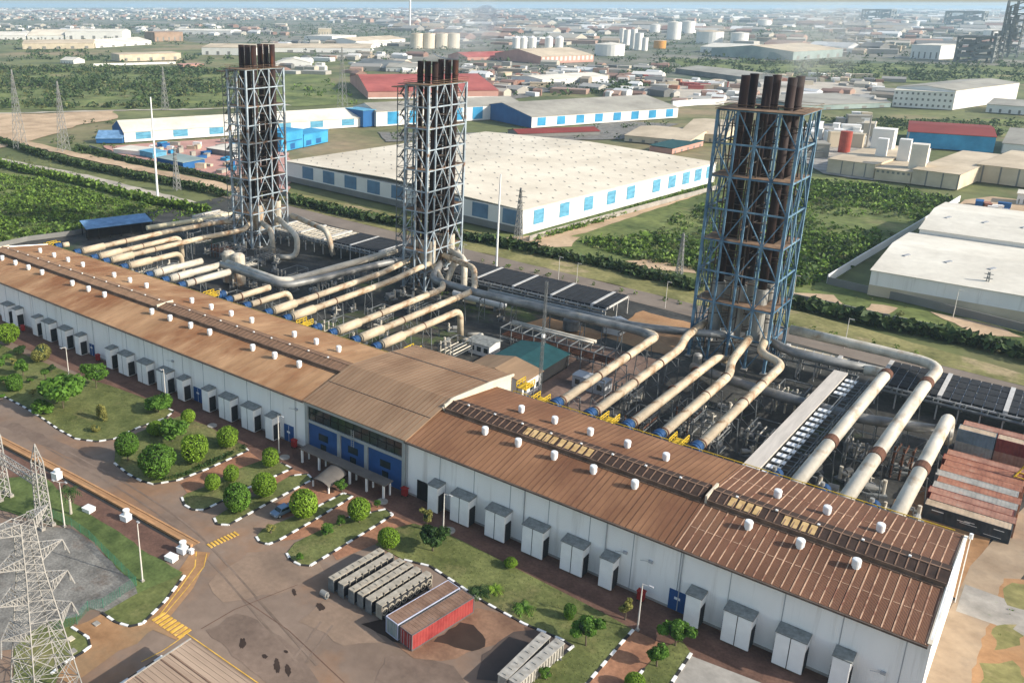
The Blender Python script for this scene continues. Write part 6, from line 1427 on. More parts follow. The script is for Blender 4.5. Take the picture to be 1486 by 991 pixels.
# refinery structures
def lattice_far(label, u, v, wpx, hpx, n, name="refinery_column"):
    x, y, _ = G(u, v); ds = np.linalg.norm(np.array([x, y, 0])-CAM); w_, h = wpx*ds/FPX, hpx*ds/FPX; t = thing(name, label, "refinery unit", (x, y, 0)); b = MB(); wd = w_*.06
    for sx in (-.5, 0, .5):
        for sy in (-.5, 0, .5): b.beam((x+sx*w_, y+sy*w_, 0), (x+sx*w_, y+sy*w_, h), wd)
    for k in range(1, n+1):
        z = h*k/n
        for s in (-.5, 0, .5): b.beam((x-w_/2, y+s*w_, z), (x+w_/2, y+s*w_, z), wd); b.beam((x+s*w_, y-w_/2, z), (x+s*w_, y+w_/2, z), wd)
        for s in (-.5, .5): b.beam((x-w_/2, y+s*w_, z-h/n), (x+w_/2, y+s*w_, z), wd*.7); b.beam((x+s*w_, y-w_/2, z-h/n), (x+s*w_, y+w_/2, z), wd*.7)
    b.build("frame", m_rdk, t); b = MB(); random.seed(n)
    for k in range(n*2): xx, yy, zz, r = x+random.uniform(-.35, .35)*w_, y+random.uniform(-.35, .35)*w_, random.uniform(.05, .75)*h, w_*random.uniform(.06, .14); b.cyl(xx, yy, zz, zz+h*.2, r, 8)
    b.build("vessel", m_rdk, t)
lattice_far("dark tall refinery column on the right horizon", 1461, 84, 18, 62, 9); lattice_far("dark block of refinery steelwork left of the tall column", 1414, 90, 36, 28, 4); lattice_far("second dark refinery frame beside the tall column", 1442, 90, 14, 34, 5)
lattice_far("pale refinery frame in the right distance, left", 1274, 30, 30, 12, 2, "refinery_unit"); lattice_far("pale refinery frame in the right distance, right", 1400, 36, 36, 14, 2, "refinery_unit")
# white double warehouse on the right
def rect_wh(label, x0, x1, y0, y1, h, rise, wm, rm):
    t = gable("warehouse", label, W, x0, x1, y0, y1, h, rise, wm, rm, 'x', over=.4, win=False)
    b = MB()
    for i in range(9):
        for yy in (y0+(y1-y0)*.30,): x = x0+5+i*11; b.beam((x, yy, h+rise*.6+.2), (x+1.2, yy+1.8, h+rise*.72+.2), 1.0, .4)
    b.build("roof_vent", m_seam, t)
    b = MB(); b.box(x0-.02, x1, y0-.14, y0-.01, .0, 3.2); b.build("cream_base", m_wtan, t); return t
rect_wh("front white roofed warehouse of the pair on the right", -46.5, 60, 177.5, 236, 7.6, 2.2, m_wallw, m_rwht); rect_wh("rear white roofed warehouse of the pair on the right", -44.0, 60, 236.8, 292, 9.2, 2.4, m_wfar, m_rwht)
sheet('yard_ground', GP([(1190, 180), (1265, 178), (1300, 215), (1420, 262), (1265, 262), (1195, 252), (1150, 225)], -.1), -.1, m_cgrey, jag=1, step=6)
sheet('scrap_ground', GP([(640, 96), (800, 98), (880, 112), (930, 112), (880, 128), (790, 134), (745, 145), (640, 140)], -.12), -.12, m_gravel, jag=3, step=12)
sheet('machine_ground', GP([(950, 112), (1075, 120), (1280, 118), (1290, 150), (1160, 146), (1050, 150), (940, 134)], -.12), -.12, m_pale, jag=3, step=12)
sheet('dark_yard', GP([(548, 192), (770, 193), (900, 176), (985, 180), (900, 202), (752, 205), (700, 200), (560, 206)], -.1), -.1, m_gravel, jag=1, step=8)
sheet("sandy_yard", GP([(1372, 312), (1400, 290), (1440, 285), (1560, 300), (1560, 350), (1440, 330)]), .0, m_sand)
# clutter yards: every bin, crate and vehicle a thing of its own
pal = [m_bbl, m_wfar, m_rred, m_rtan, m_dkb, m_rgrey, m_cor, m_wtan]
CW = {m.name: w_ for m, w_ in zip(pal, ('bright blue', 'white', 'red', 'tan', 'dark blue', 'grey', 'rusty orange', 'cream'))}
def crates(region, n, lab, grp, smin, smax, cat="crate", name="stored_crate", hh=(1.2, 3), use=(0, 1, 2, 3, 4, 5, 6, 7)):
    pr = None; pts = np.array(GP(region)); lo, hi = pts.min(0), pts.max(0); k = 0; protos = {}
    while k < n:
        p = lo+(hi-lo)*rng.random(2)
        if not inpoly(p, pts): continue
        k += 1; m = pal[use[int(rng.integers(len(use)))]]
        key = m.name
        if key not in protos:
            b = MB(); b.box(-1, 1, -.5, .5, 0, .9); b.box(-1.04, 1.04, -.54, .54, .9, 1.0); o = protos[key] = b.build(name, m)
        else: o = protos[key].copy(); COL.objects.link(o)
        s = smin+(smax-smin)*float(rng.random()); o.location = (*p, -.05); o.rotation_euler = (0, 0, float(rng.random())*.6+(1.57 if rng.random() < .5 else 0)); o.scale = (s, s, (hh[0]+(hh[1]-hh[0])*float(rng.random())))
        cw = CW[key]; tag(o, lab % cw, cat, grp % cw)
def inpoly(p, P):
    c = False; j = len(P)-1
    for i in range(len(P)):
        if (P[i][1] > p[1]) != (P[j][1] > p[1]) and p[0] < (P[j][0]-P[i][0])*(p[1]-P[i][1])/(P[j][1]-P[i][1])+P[i][0]: c = not c
        j = i
    return c
sheet("yard_ground", GP([(150, 212), (185, 210), (340, 200), (420, 222), (420, 280), (335, 262), (255, 244), (178, 229)], -.1), -.1, m_pink, jag=1, step=6)
crates([(215, 213), (340, 204), (400, 232), (400, 268), (330, 254), (225, 232)], 75, "%s block shaped goods stacked in the cluttered yard left of the left tower", "%s goods in the cluttered left yard", 1.5, 3.6, use=(1, 1, 1, 0, 5, 5, 7, 4, 3, 5))
shed("blue_shed", "long low shed with a dark blue side and green roof in the cluttered left yard", "shed", (228, 239), (266, 247), 14, 10, 'f', m_dkb, m_rgrn, .05); shed("white_shed", "white flat shed at the left corner of the cluttered yard", "shed", (165, 222), (205, 226), 14, 5, 'f', m_wfar, m_rwht, .02); shed("blue_shed", "small pale blue shed beside the white flat one", "shed", (203, 226), (222, 230), 9, 7, 'f', m_skb, m_skb, .02); shed("warehouse", "white roofed open shed just left of the left tower", W, (300, 222), (345, 229), 18, 7, 'f', m_gwall, m_rwht, .03)
crates([(640, 95), (800, 98), (870, 112), (760, 135), (700, 132), (640, 110)], 60, "%s stack of goods in the scrap yards beyond the middle tower", "%s stacks in the far scrap yards", 4, 10, "stack", "scrap_stack", (2, 6), (5, 5, 3, 7, 6, 1, 5, 3))
crates([(930, 115), (1060, 122), (1050, 132), (920, 128)], 30, "%s machine in the yard above the blue tower flues", "%s machines in the far yard", 4, 9, "machine", "parked_machine", (3, 6), (6, 3, 1, 5, 2, 7))
crates([(1120, 108), (1260, 112), (1200, 124), (1110, 122)], 35, "%s machine lined up beyond the blue tower top", "%s machines beyond the blue tower", 4, 9, "machine", "parked_machine", (2, 5), (6, 3, 3, 7, 7, 1))
crates([(1195, 178), (1260, 176), (1262, 205), (1180, 232), (1150, 215)], 40, "%s process block among the white works right of the blue tower", "%s process blocks right of the blue tower", 3, 7, "process block", "process_block", (3, 11), (1, 1, 1, 5, 1, 7))
crates([(1400, 297), (1440, 292), (1480, 310), (1440, 322)], 12, "%s pile of goods on the sandy yard at the right edge", "%s goods on the sandy yard", 1.5, 3, "goods", "goods_pile", (1, 2.5), (4, 5, 5, 6, 1))
crates([(1235, 52), (1330, 62), (1300, 78), (1180, 72)], 60, "%s building block in the smoky works on the right horizon", "%s blocks in the far smoky works", 6, 16, "industrial block", "far_block", (5, 9), (1, 5, 5, 7, 3))
# distant town: too many to count
m_town = bpy.data.materials.new("town_walls_and_roofs"); m_town.use_nodes = True; T_ = m_town.node_tree; bs = T_.nodes["Principled BSDF"]; bs.inputs["Roughness"].default_value = .9
ge = T_.nodes.new("ShaderNodeNewGeometry"); rp = T_.nodes.new("ShaderNodeValToRGB"); rp.color_ramp.interpolation = 'CONSTANT'
cs_ = [(.60, .58, .54), (.42, .38, .31), (.34, .32, .28), (.22, .13, .10), (.26, .25, .23), (.64, .63, .60), (.30, .25, .19), (.14, .14, .135), (.33, .22, .17), (.40, .38, .34)]
while len(rp.color_ramp.elements) < len(cs_): rp.color_ramp.elements.new(.5)
for i, c in enumerate(cs_): rp.color_ramp.elements[i].position = i/len(cs_); rp.color_ramp.elements[i].color = (*c, 1)
T_.links.new(ge.outputs["Random Per Island"], rp.inputs[0]); T_.links.new(rp.outputs[0], bs.inputs["Base Color"])
def town(name, regions, seed):
    rg = np.random.default_rng(seed); Vv = []; Ff = []
    for (u0, u1, v0, v1, n, s0, s1, h0, h1) in regions:
        cl = np.stack([rg.uniform(u0, u1, 26), rg.uniform(v0, v1, 26)], 1)
        for _ in range(n):
            if rg.random() < .6:
                c = cl[rg.integers(26)]; u = c[0]+rg.normal()*45; v = c[1]+rg.normal()*2.2
                if not (u0 <= u <= u1 and v0 <= v <= v1): continue
            else: u, v = rg.uniform(u0, u1), rg.uniform(v0, v1)
            x, y, _z = G(u, v); s = rg.uniform(s0, s1); l = s*rg.uniform(.8, 2.4); h = rg.uniform(h0, h1); a = rg.normal()*.25+.1; ca, sa = math.cos(a), math.sin(a); rz_ = s*.18*(rg.random() < .6)
            o = len(Vv)
            for X, Y, Z in ((-l, -s, 0), (l, -s, 0), (l, s, 0), (-l, s, 0), (-l, -s, h), (l, -s, h), (l, s, h), (-l, s, h), (-l, 0, h+rz_+.1), (l, 0, h+rz_+.1)): Vv.append((x+(X*ca-Y*sa)/2, y+(X*sa+Y*ca)/2, Z-.5))
            Ff += [tuple(o+i for i in q) for q in ((0, 1, 5, 4), (1, 2, 6, 9, 5), (2, 3, 7, 6), (3, 0, 4, 8, 7), (4, 5, 9, 8), (6, 7, 8, 9))]
    me = bpy.data.meshes.new(name); me.from_pydata(Vv, [], Ff); me.update(); me.materials.append(m_town); o = link_mesh(name, me); o["kind"] = "stuff"; return o
town("distant_town", [(-60, 1560, 13.5, 20, 1500, 22, 55, 6, 16), (-60, 480, 17, 30, 800, 10, 26, 5, 10), (480, 1560, 18, 34, 1000, 14, 44, 5, 14), (560, 1560, 32, 48, 300, 18, 55, 4, 9), (640, 900, 40, 66, 70, 18, 50, 4, 9), (1080, 1520, 44, 80, 130, 12, 40, 4, 9), (620, 980, 95, 140, 120, 5, 16, 3, 6), (380, 620, 62, 112, 70, 8, 20, 3, 6), (900, 1300, 118, 150, 90, 4, 12, 2.5, 5), (-40, 420, 38, 52, 160, 8, 24, 4, 8)], 5)
# far pylons and street poles
m_fpy = mat('dull_grey_pylon', (.25, .25, .24), var=.2)
def fpylon(label, u, v, h):
    x, y, _ = G(u, v); t = mast("far_pylon", label, "pylon", x, y, h, h*.13, .4, m_fpy, 9, .13, "lattice pylons in the fields")
    b = MB()
    for z in (.72, .83, .94): b.beam((x-h*.1, y, h*z), (x+h*.1, y, h*z), .18)
    b.build("cross_arm", m_fpy, t)
for a in (("lattice pylon at the left edge of the far field", 30, 216, 46), ("second lattice pylon in the left field, right of the first", 93, 219, 40), ("small lattice pylon beside the cluttered yard", 257, 276, 20), ("small lattice pylon in the far left field", 240, 160, 34), ("lattice pylon before the red roofed warehouse", 497, 162, 50), ("small lattice pylon right of the huge warehouse corner", 752, 346, 19), ("lattice pylon in front of the white double warehouse", 1424, 448, 11), ("small lattice pylon by the bushes near the rear road", 985, 400, 14)): fpylon(*a)
sp = None
for k, (u, v) in enumerate(((672, 388), (836, 418), (965, 447), (1005, 455), (1150, 437), (1383, 460), (1225, 505), (810, 408))):
    lab = "thin street pole along the rear road verge, %s from the left" % ordn[sorted([672, 836, 965, 1005, 1150, 1383, 1225, 810]).index(u)]
    if sp is None:
        sp = o = lthing("street_pole", lab, "pole", (0, 0, 0), "thin street poles along the rear road"); b = MB(); b.tube([(0, 0, 0), (0, 0, 8)], [.12, .07], 6); b.build("shaft", m_lamp, sp); b = MB(); b.box(-.1, 1.2, -.08, .08, 7.8, 7.95); b.build("arm", m_lamp, sp)
    else: o = dup(sp, (0, 0, 0), label=lab)
    o.location = G(u, v)
# ------------------------------------------------------------------ vegetation
def leafm(name, c, c2, isl=.45, tr=.25): return mat(name, c, var=.25, scale=.25, col2=c2, isl=isl, rough=.6, spec=.2, transl=tr)
m_lb = leafm("bright_leaves", (.14, .25, .02), (.20, .31, .03)); m_lg = leafm("green_leaves", (.065, .15, .018), (.10, .195, .025)); m_ld = leafm("dark_leaves", (.025, .062, .016), (.045, .085, .02)); m_ly = leafm("yellow_leaves", (.24, .24, .06), (.30, .28, .08))
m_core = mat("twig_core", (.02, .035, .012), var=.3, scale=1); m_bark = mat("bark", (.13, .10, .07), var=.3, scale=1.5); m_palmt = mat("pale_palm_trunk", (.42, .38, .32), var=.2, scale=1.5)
m_s1 = leafm("scrub_leaves", (.075, .145, .02), (.13, .195, .032), .55, .2); m_s2 = leafm("dark_scrub_leaves", (.034, .066, .02), (.06, .092, .027), .5, .15); m_s3 = leafm("dry_scrub_leaves", (.105, .125, .04), (.15, .155, .055), .45, .2)
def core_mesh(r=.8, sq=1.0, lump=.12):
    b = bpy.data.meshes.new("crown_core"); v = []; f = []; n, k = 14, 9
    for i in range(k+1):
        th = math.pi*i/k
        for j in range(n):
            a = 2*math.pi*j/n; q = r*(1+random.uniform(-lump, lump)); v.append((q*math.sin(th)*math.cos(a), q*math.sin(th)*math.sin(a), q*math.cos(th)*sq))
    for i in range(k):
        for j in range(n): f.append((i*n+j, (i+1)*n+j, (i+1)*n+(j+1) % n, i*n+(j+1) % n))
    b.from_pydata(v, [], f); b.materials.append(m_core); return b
def crown_ball(m, n=2600, sq=.95, lumps=0, size=(.06, .1), inner=.82):
    p, d = ball_points(n, 1, 1, sq, inner, lumps, .22); return leaf_mesh("crown", p, rng.uniform(*size, n), m, normals=d)
def crown_loose(m, n=2400, sq=.7, k=9, size=(.06, .13)):
    """crown of several leafy boughs with gaps between them"""
    cen = []; P = []; D = []
    for i in range(k):
        a = 2*math.pi*i/k+random.uniform(-.4, .4); rr = random.uniform(.3, .68); z = random.uniform(-.35, .6)*sq; cen.append((rr*math.cos(a), rr*math.sin(a), z))
    cen.append((0, 0, .55*sq)); m_ = n//len(cen)
    for c in cen:
        s = random.uniform(.28, .45); p, d = ball_points(m_, s, s, s*.7, .45); P.append(p+np.array(c)); D.append(d+np.array([0, 0, .35]))
    P = np.concatenate(P); D = np.concatenate(D); return leaf_mesh("crown", P, rng.uniform(*size, len(P)), m, normals=D)
VARS = {'ball_b': [crown_ball(m_lb), crown_ball(m_lb, 2400, .9, 14)], 'ball_g': [crown_ball(m_lg), crown_ball(m_lg, 2600, .92, 12)], 'loose_g': [crown_loose(m_lg), crown_loose(m_lg, 2200, .6, 7)], 'loose_d': [crown_loose(m_ld), crown_loose(m_lg, 1800, .8, 10)], 'loose_y': [crown_loose(m_ly, 900, .8, 6)], 'ball_y': [crown_ball(m_ly, 1800, .85, 10)]}
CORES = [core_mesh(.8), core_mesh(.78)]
def tree(name, label, cat, u, v, r, kind, zc=None, sq=1.0, trunk=.12, group=None, core=True):
    x, y, _ = G(u, v, .1); zc = zc if zc is not None else r*1.02+.5; t = lthing(name, label, cat, (x, y, .1), group, random.uniform(0, 6))
    me = random.choice(VARS[kind]); o = link_mesh("crown", me, t, (0, 0, zc)); o.scale = (r*random.uniform(.9, 1.1), r*random.uniform(.9, 1.1), r*sq*random.uniform(.92, 1.08)); o.rotation_euler = (random.uniform(-.2, .2), random.uniform(-.2, .2), random.uniform(0, 6))
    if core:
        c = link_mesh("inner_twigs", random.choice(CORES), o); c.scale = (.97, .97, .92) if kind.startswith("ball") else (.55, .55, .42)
    b = MB(); b.tube([(0, 0, -.1), (.05, .03, zc*.5), (0, 0, zc)], [trunk*1.3, trunk, trunk*.6], 8)
    for k in range(4): a = k*1.6; b.tube([(0, 0, zc*.55), (r*.4*math.cos(a), r*.4*math.sin(a), zc+r*.1)], [trunk*.6, trunk*.25], 5)
    b.build("trunk", m_bark, t); return t
rt, rg_ = "round_tree", "clipped round trees in the front gardens"
for a in (("dark green clipped round tree on the left corner of the topiary garden", 186, 668, 2.3, 'ball_g', 3.5), ("largest clipped round tree at the front of the topiary garden", 230, 694, 3.1, 'ball_g', 3.7), ("bright clipped round tree in the middle right of the topiary garden", 283, 671, 2.7, 'ball_b', 3.2), ("small bright clipped round tree at the back of the topiary garden", 274, 619, 1.6, 'ball_b', 2.4), ("bright clipped round tree at the right back corner of the topiary garden", 331, 649, 2.0, 'ball_b', 2.4),
          ("bright clipped round tree alone at the wall end of the first small island", 393, 678, 1.75, 'ball_b', 2.2), ("small bright ball tree on the left of the first small island", 309, 712, 1.5, 'ball_b', 1.8), ("small bright ball tree in the middle of the first small island", 336, 699, 1.5, 'ball_b', 1.8), ("bright clipped round tree on the second small island, upper one", 384, 721, 2.15, 'ball_b', 2.5), ("clipped round tree on the second small island, lower one", 345, 743, 2.6, 'ball_g', 2.9),
          ("bright clipped round tree beside the parked car", 441, 752, 2.55, 'ball_b', 2.9), ("bright clipped round tree at the top of the fourth island", 521, 757, 2.0, 'ball_b', 2.5), ("bright clipped round tree left of the stored radiators", 564, 797, 1.8, 'ball_b', 2.2), ("dark clipped round bush at the left edge of the big lawn", 22, 566, 2.0, 'ball_g', 1.8), ("yellow green clipped round tree in front of the far left cabinets", 60, 524, 2.4, 'ball_y', 2.2), ("bright round tree at the left edge beside the cabinets", 14, 500, 2.7, 'ball_b', 3.2)):
    tree(rt, a[0], "tree", a[1], a[2], a[3], a[4], a[5], group=rg_)
lt = "leafy_tree"
for a in (("big spreading green tree on the left lawn", 92, 592, 6.2, 'loose_g', 4.2, .8), ("second green tree behind the big spreading one", 140, 563, 3.2, 'loose_g', 3.6, 1), ("broad low rounded bush under the lamp at the lawn end", 230, 598, 3.4, 'loose_g', 1.9, .7), ("dark loose tree in the middle of the topiary garden", 250, 640, 3.4, 'loose_d', 2.9, .9), ("flat topped bright bush at the left of the topiary garden", 228, 630, 2.0, 'ball_b', 1.4, .7), ("dark green tree beside the lamp at the head of the long lawn", 628, 799, 2.6, 'loose_d', 2.6, .95), ("loose green tree at the right end of the long lawn", 850, 936, 2.7, 'loose_g', 2.9, .9), ("dense green bush by the blue door on the right lawn", 980, 936, 2.9, 'loose_g', 2.4, .9),
          ("slim yellow green young tree beside the lawn lamp", 907, 898, 1.1, 'loose_y', 2.0, 1.6), ("small green tree on the corner lawn below the bush", 953, 966, 1.5, 'loose_g', 1.8, 1.2), ("yellow green young tree at the head of the long lawn", 619, 768, 1.4, 'loose_y', 2.6, 1.1), ("narrow dark conical shrub on the long lawn", 826, 897, .85, 'ball_g', 1.2, 1.5), ("small yellow bush beside the paver walk", 741, 823, 1.0, 'ball_b', .9, .8), ("small bush at the bottom of the lawn strip", 792, 985, 1.1, 'loose_d', 1.0, .8), ("small bush at the bottom edge of the corner lawn", 920, 1000, 1.3, 'ball_b', 1.2, .8),
          ("small yellow ball bush on the left lawn", 139, 626, .95, 'ball_y', .8, .8), ("orange brown shrub on the third small island", 393, 773, 1.0, 'loose_y', .9, .8), ("low green shrub on the fourth island, upper", 494, 762, 1.1, 'loose_d', .9, .8), ("low green shrub on the fourth island, lower", 474, 776, 1.3, 'loose_d', .9, .7), ("loose shrub at the corner near the porch", 497, 713, 1.4, 'loose_d', 1.4, 1), ("small shrub at the tip of the fourth island", 436, 812, .9, 'loose_d', .7, .7), ("small shrub beside the wall manhole near the porch", 548, 735, .8, 'loose_g', .7, .8),
          ("green tree in the crowded bed at the left edge", 34, 545, 2.4, 'loose_d', 2.6, .9), ("low dark bush below the big spreading tree", 62, 600, 3.0, 'loose_d', 1.6, .7), ("green bush in the far left bed", -6, 540, 2.6, 'loose_g', 2.4, .9), ("young tree on the kerb of the far left bed", 66, 552, 1.1, 'loose_g', 2.0, 1.2)):
    tree(lt, a[0], "tree" if "tree" in a[0] else "bush", a[1], a[2], a[3], a[4], a[5], a[6], .1)
for k, (u, v, r, kd) in enumerate(((5, 556, 1.3, 'loose_g'), (20, 530, 1.2, 'loose_y'), (44, 556, 1.0, 'loose_g'), (30, 515, 1.7, 'loose_d'), (-8, 512, 2.0, 'loose_d'), (48, 575, 1.2, 'loose_y'), (75, 540, 1.2, 'loose_d'), (2, 580, .9, 'loose_g'))):
    tree("garden_shrub", "%s shrub in the crowded bed at the left edge, %s from the kerb" % ({'loose_g': 'green', 'loose_y': 'yellow', 'loose_d': 'dark'}[kd], ordn[k]), "shrub", u, v, r, kd, r*.8, .9, .06)
t = lthing("arched_shrub", "yellow clipped arch shaped shrub on the left lawn", "shrub", (*G2(148, 609), .1)); P = []
for a in np.linspace(0, math.pi, 40):
    p, d = ball_points(40, .7, .6, .7, .3); P.append(p+np.array([1.15*math.cos(a), 0, .5+2.3*math.sin(a)]))
P = np.concatenate(P); link_mesh("crown", leaf_mesh("crown", P, rng.uniform(.1, .2, len(P)), m_ly), t); b = MB(); b.tube([(-1.1, 0, 0), (-1.1, 0, 1.2)], .08, 6); b.tube([(1.1, 0, 0), (1.1, 0, 1.2)], .08, 6); b.build("trunk", m_bark, t)
def palm(name, label, u, v, h, r, nf, m, zoff=.1):
    x, y, _ = G(u, v, zoff); t = lthing(name, label, "palm", (x, y, zoff))
    if h > .5: b = MB(); b.tube([(0, 0, 0), (.05, 0, h*.5), (0, 0, h)], [.26, .2, .17], 10); b.build("trunk", m_palmt, t)
    for k in range(nf):
        a = 2*math.pi*k/nf+random.uniform(-.2, .2); e = random.uniform(.25, 1.1); b = MB(); prev = None
        for i in range(9):
            s = i/8; q = np.array([r*s*math.cos(a)*math.cos(e*.5), r*s*math.sin(a)*math.cos(e*.5), h+r*(math.sin(e)*s-.85*s*s)])
            w_ = .42*r*math.sin(math.pi*min(1, s*.95+.06))*.5; sd_ = np.array([-math.sin(a), math.cos(a), 0])*w_
            if prev is not None:
                p0, s0 = prev; g = .35
                b.quad(tuple(p0), tuple(p0+(q-p0)*(1-g)), tuple(q+sd_-np.array([0, 0, w_*.6])), tuple(q+sd_*.9-(q-p0)*g-np.array([0, 0, w_*.6]))); b.quad(tuple(p0), tuple(q-sd_*.9-(q-p0)*g-np.array([0, 0, w_*.6])), tuple(q-sd_-np.array([0, 0, w_*.6])), tuple(p0+(q-p0)*(1-g)))
            prev = (q, sd_)
        b.build("frond", m, t)
palm("palm_tree", "palm with a white trunk beside the double armed lamp", 103, 745, 4.4, 2.6, 16, m_ld); palm("young_palm", "dark young palm on the long lawn behind the red container, left", 696, 862, .4, 2.4, 16, m_ld); palm("young_palm", "light young palm on the long lawn beside the dark one", 718, 858, .4, 1.9, 14, m_lb); palm("young_palm", "dark young palm in the middle of the long lawn", 760, 885, .4, 2.4, 16, m_lg); palm("young_palm", "spiky young palm in the far left bed", 10, 520, .5, 2.2, 14, m_lg)
# hedges along walls and tracks
def hedge(label, px, w_, h, m, dens=1.5, name="hedge"):
    L = smooth_line([np.array(p) for p in GP(px)], 1/dens); P = []; S = []
    for p in L:
        if random.random() < .12: continue
        k = 20; R = w_*random.choice([random.uniform(.45, .9), random.uniform(.7, 1.35)]); q, d = ball_points(k, R, R, h*random.uniform(.45, .8), .4); q += np.array([p[0]+random.uniform(-.3, .3)*w_, p[1]+random.uniform(-.3, .3)*w_, h*.4]); q[:, 2] = np.abs(q[:, 2]); P.append(q); S.append(rng.uniform(.25, .5, k)*R)
    P = np.concatenate(P); S = np.concatenate(S); c = (float(P[0, 0]), float(P[0, 1]), 0); o = link_mesh(name, leaf_mesh(name, P, S, m, loc=c), None, c); return tag(o, label, "hedge")
hedge("dark hedge along the rear road behind the black radiators", [(420, 292), (500, 312), (580, 328), (660, 346), (736, 357), (801, 372), (874, 386), (937, 402), (1012, 420)], 2.9, 3.2, m_s2)
hedge("dark hedge along the rear road right of the blue tower", [(1150, 442), (1260, 468), (1363, 488), (1430, 503), (1500, 521)], 3.2, 3.2, m_s2)
hedge("dark hedge along the upper dirt track on the left", [(-10, 203), (22, 213), (50, 223), (104, 238), (157, 250), (201, 259), (261, 269), (330, 285)], 2.4, 3.2, m_s2); hedge("dark hedge along the lower grey track on the left", [(-10, 238), (50, 252), (114, 266), (177, 283), (227, 296), (300, 309)], 2.6, 3.4, m_s1)
hedge("green hedge outside the cluttered blue yard", [(110, 214), (177, 232), (252, 246), (333, 264), (400, 280)], 1.8, 2.4, m_s2); hedge("green shrubs along the foot of the huge warehouse", [(778, 347), (800, 341), (880, 318), (960, 292), (1034, 272)], 1.6, 2.0, m_s1, 1.0)
hedge("clipped dark hedge edging the topiary garden", [(228, 697), (262, 692), (300, 676), (340, 657), (355, 650)], .55, .8, m_ld, 3); hedge("line of shrubs along the verge of the rear road", [(700, 380), (860, 414), (1010, 446), (1180, 480), (1330, 512)], .9, 1.2, m_s1, .22)
# bush country
def scrub(name, regions, m, k=16):
    P = []; S = []
    for px, dens, r0, r1 in regions:
        pts = np.array(GP(px)); lo, hi = pts.min(0), pts.max(0); ar = (hi[0]-lo[0])*(hi[1]-lo[1]); n = min(14000, int(ar*dens)); 
        c = lo+(hi-lo)*rng.random((n, 2))
        cl = np.sin(c[:, 0]*.045+1.3)*np.sin(c[:, 1]*.05+.4)+np.sin(c[:, 0]*.017-c[:, 1]*.023)
        c = c[(rng.random(n) < (.62 if px is RL or px is RR else .5)+.35*cl)]
        c = np.array([p for p in c if inpoly(p, pts)]); 
        if not len(c): continue
        R = r0+(r1-r0)*rng.random(len(c))**2
        q, d = ball_points(len(c)*k, 1, 1, .75, .35); R2 = np.repeat(R, k); q *= R2[:, None]; q[:, 2] = np.abs(q[:, 2]+R2*.25); q[:, :2] += np.repeat(c, k, 0); q[:, 2] -= .15; P.append(q); S.append(R2*rng.uniform(.22, .42, len(R2)))
    P = np.concatenate(P); S = np.concatenate(S); o = link_mesh(name, leaf_mesh(name, P, S, m)); o["kind"] = "stuff"; return o
RL = [(-120, 240), (60, 260), (180, 292), (300, 313), (285, 320), (130, 332), (110, 338), (0, 350), (-120, 362)]; RR = [(840, 352), (930, 330), (1040, 294), (1150, 262), (1270, 270), (1385, 290), (1200, 404), (1150, 418), (1010, 392), (900, 370)]
RF = [(-60, 96), (340, 100), (345, 156), (130, 158), (-60, 156)]
scrub("bright_scrub", [(RL, .5, .9, 2.6), (RR, .42, 1.0, 2.9), ([(420, 118), (470, 112), (530, 150), (420, 152)], .006, 2, 5), ([(700, 340), (1034, 276), (1034, 284), (790, 345)], .05, .6, 1.4)], m_s1)
scrub("dark_scrub", [(RL, .06, .9, 2.6), (RR, .10, 1.0, 3.2), (RF, .017, 2.5, 7), ([(120, 176), (165, 178), (140, 205), (240, 236), (140, 230), (60, 205)], .02, 1, 3), ([(840, 134), (945, 96), (985, 97), (930, 134), (880, 138)], .03, 3, 6), ([(1190, 172), (1486, 178), (1486, 196), (1370, 199), (1290, 196)], .05, 1.5, 4.5), ([(960, 84), (1240, 92), (1500, 96), (1500, 120), (1240, 118), (1000, 104)], .006, 3, 8), ([(20, 70), (340, 84), (330, 96), (0, 96)], .0016, 4, 9), ([(560, 300), (640, 330), (760, 352), (1010, 408), (1010, 398), (780, 346)], .02, .6, 1.8)], m_s2)
scrub("dry_scrub", [(RL, .12, .5, 1.6), (RR, .14, .6, 1.8), (RF, .012, 1.5, 5), ([(0, 232), (330, 302), (330, 290), (0, 218)], .03, .5, 1.6), ([(640, 350), (960, 396), (1160, 434), (1486, 512), (1486, 480), (1160, 410), (960, 380)], .03, .4, 1.3), ([(1190, 172), (1486, 178), (1486, 196), (1370, 199), (1290, 196)], .006, 1, 3)], m_s3)
scrub("far_trees", [([(-100, 16), (1560, 16), (1560, 60), (-100, 60)], .0003, 6, 14), ([(-60, 36), (1560, 38), (1560, 110), (560, 110), (300, 66), (-60, 66)], .002, 4, 9), ([(640, 100), (980, 92), (900, 140), (640, 140)], .003, 3, 8), ([(548, 190), (980, 178), (900, 200), (560, 204)], .02, 1.5, 4)], m_s2, 9)
scrub("yard_weeds", [([(1010, 640), (1180, 560), (1090, 540), (960, 560)], .06, .3, .8), ([(480, 470), (700, 470), (760, 420), (560, 420)], .05, .3, .9), ([(1190, 690), (1240, 640), (1260, 690), (1220, 710)], .12, .4, .9), ([(1440, 870), (1486, 850), (1486, 960), (1430, 970)], .15, .2, .6)], m_s1, 12)
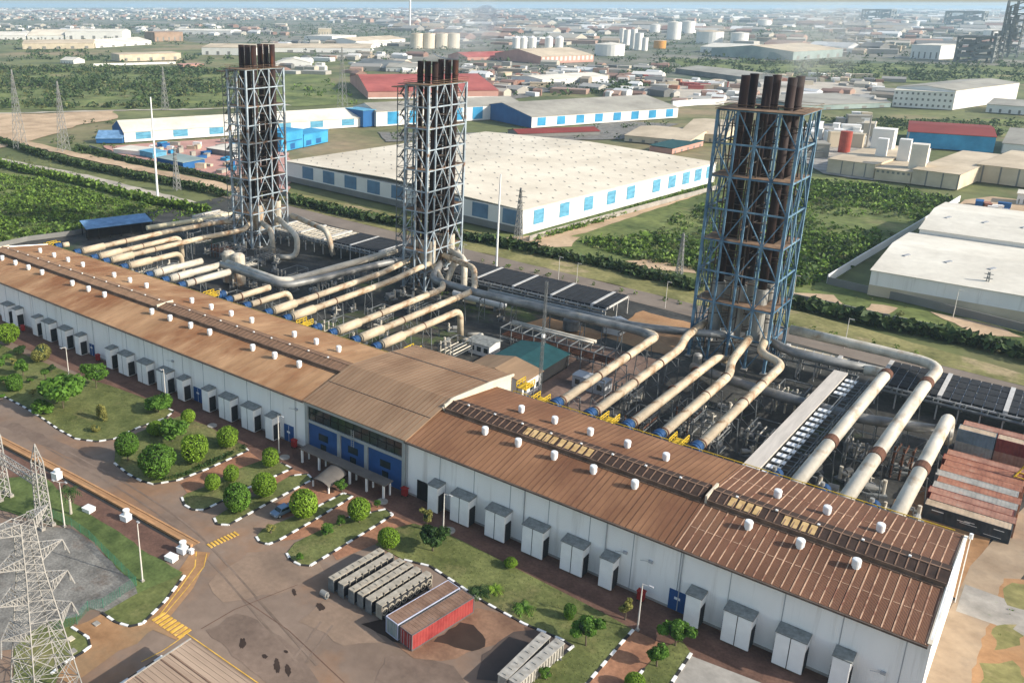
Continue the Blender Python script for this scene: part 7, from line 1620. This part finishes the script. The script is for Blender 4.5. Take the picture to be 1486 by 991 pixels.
# grass tufts on the garden lawns
def turf(name, keys, dens, m):
    P = []; 
    for kk in keys:
        pts = np.array(GP(ISL[kk])); lo, hi = pts.min(0), pts.max(0); n = int((hi-lo).prod()*dens); c = lo+(hi-lo)*rng.random((n, 2)); c = np.array([p for p in c if inpoly(p, pts)])
        if len(c): P.append(np.column_stack([c, np.full(len(c), .13)]))
    P = np.concatenate(P); o = link_mesh(name, leaf_mesh(name, P, rng.uniform(.05, .12, len(P)), m, flat=.4)); o["kind"] = "stuff"
turf("lawn_tufts", list(ISL), 7, leafm("tuft_leaves", (.08, .115, .03), (.15, .15, .055), .4, .1))
# ------------------------------------------------------------------ air
def volume(name, build, dens, col, noise=None, aniso=.3, kind="stuff"):
    o = build; m = bpy.data.materials.new(name+"_air"); m.use_nodes = True; t = m.node_tree; 
    for n in list(t.nodes):
        if n.type == 'BSDF_PRINCIPLED': t.nodes.remove(n)
    v = t.nodes.new("ShaderNodeVolumePrincipled"); v.inputs["Color"].default_value = (*col, 1); v.inputs["Density"].default_value = dens; v.inputs["Anisotropy"].default_value = aniso
    t.links.new(v.outputs[0], t.nodes["Material Output"].inputs["Volume"]); o.data.materials.clear(); o.data.materials.append(m); o["kind"] = kind
    if noise:
        tc = t.nodes.new("ShaderNodeTexCoord"); n = t.nodes.new("ShaderNodeTexNoise"); n.inputs["Scale"].default_value = noise; n.inputs["Detail"].default_value = 3; t.links.new(tc.outputs["Object"], n.inputs["Vector"])
        r = t.nodes.new("ShaderNodeMapRange"); r.inputs[1].default_value = .38; r.inputs[2].default_value = .8; r.inputs[4].default_value = dens; t.links.new(n.outputs[0], r.inputs[0]); t.links.new(r.outputs[0], v.inputs["Density"])
    return o
b = MB(); b.box(-17000, 17000, -16500, 16500, -1.6, 96)
volume("haze", b.build("haze", m_white), 1/11500, (.62, .82, 1.0), None, .2)
def plume(path, radii, dens, col, sc):
    for f in (1.0, .6):      # the smoke thins towards its edge
        b = MB(); b.tube(path, [r*f for r in radii], 18); o = b.build("smoke", m_white, smooth=True); volume("smoke", o, dens, col, sc, .5)
plume([G(634, 88, 67.6), G(638, 76, 69.5), G(650, 60, 73), G(672, 42, 76), G(705, 27, 78.2)], [2.2, 4, 7, 10, 7], .016, (.97, .98, 1.0), .16)
plume([G(1115, 110, 68), G(1124, 98, 70), G(1146, 78, 73), G(1180, 58, 75.5), G(1225, 42, 77.3)], [2.2, 4, 7.5, 11, 8], .013, (1.0, .98, .95), .14)
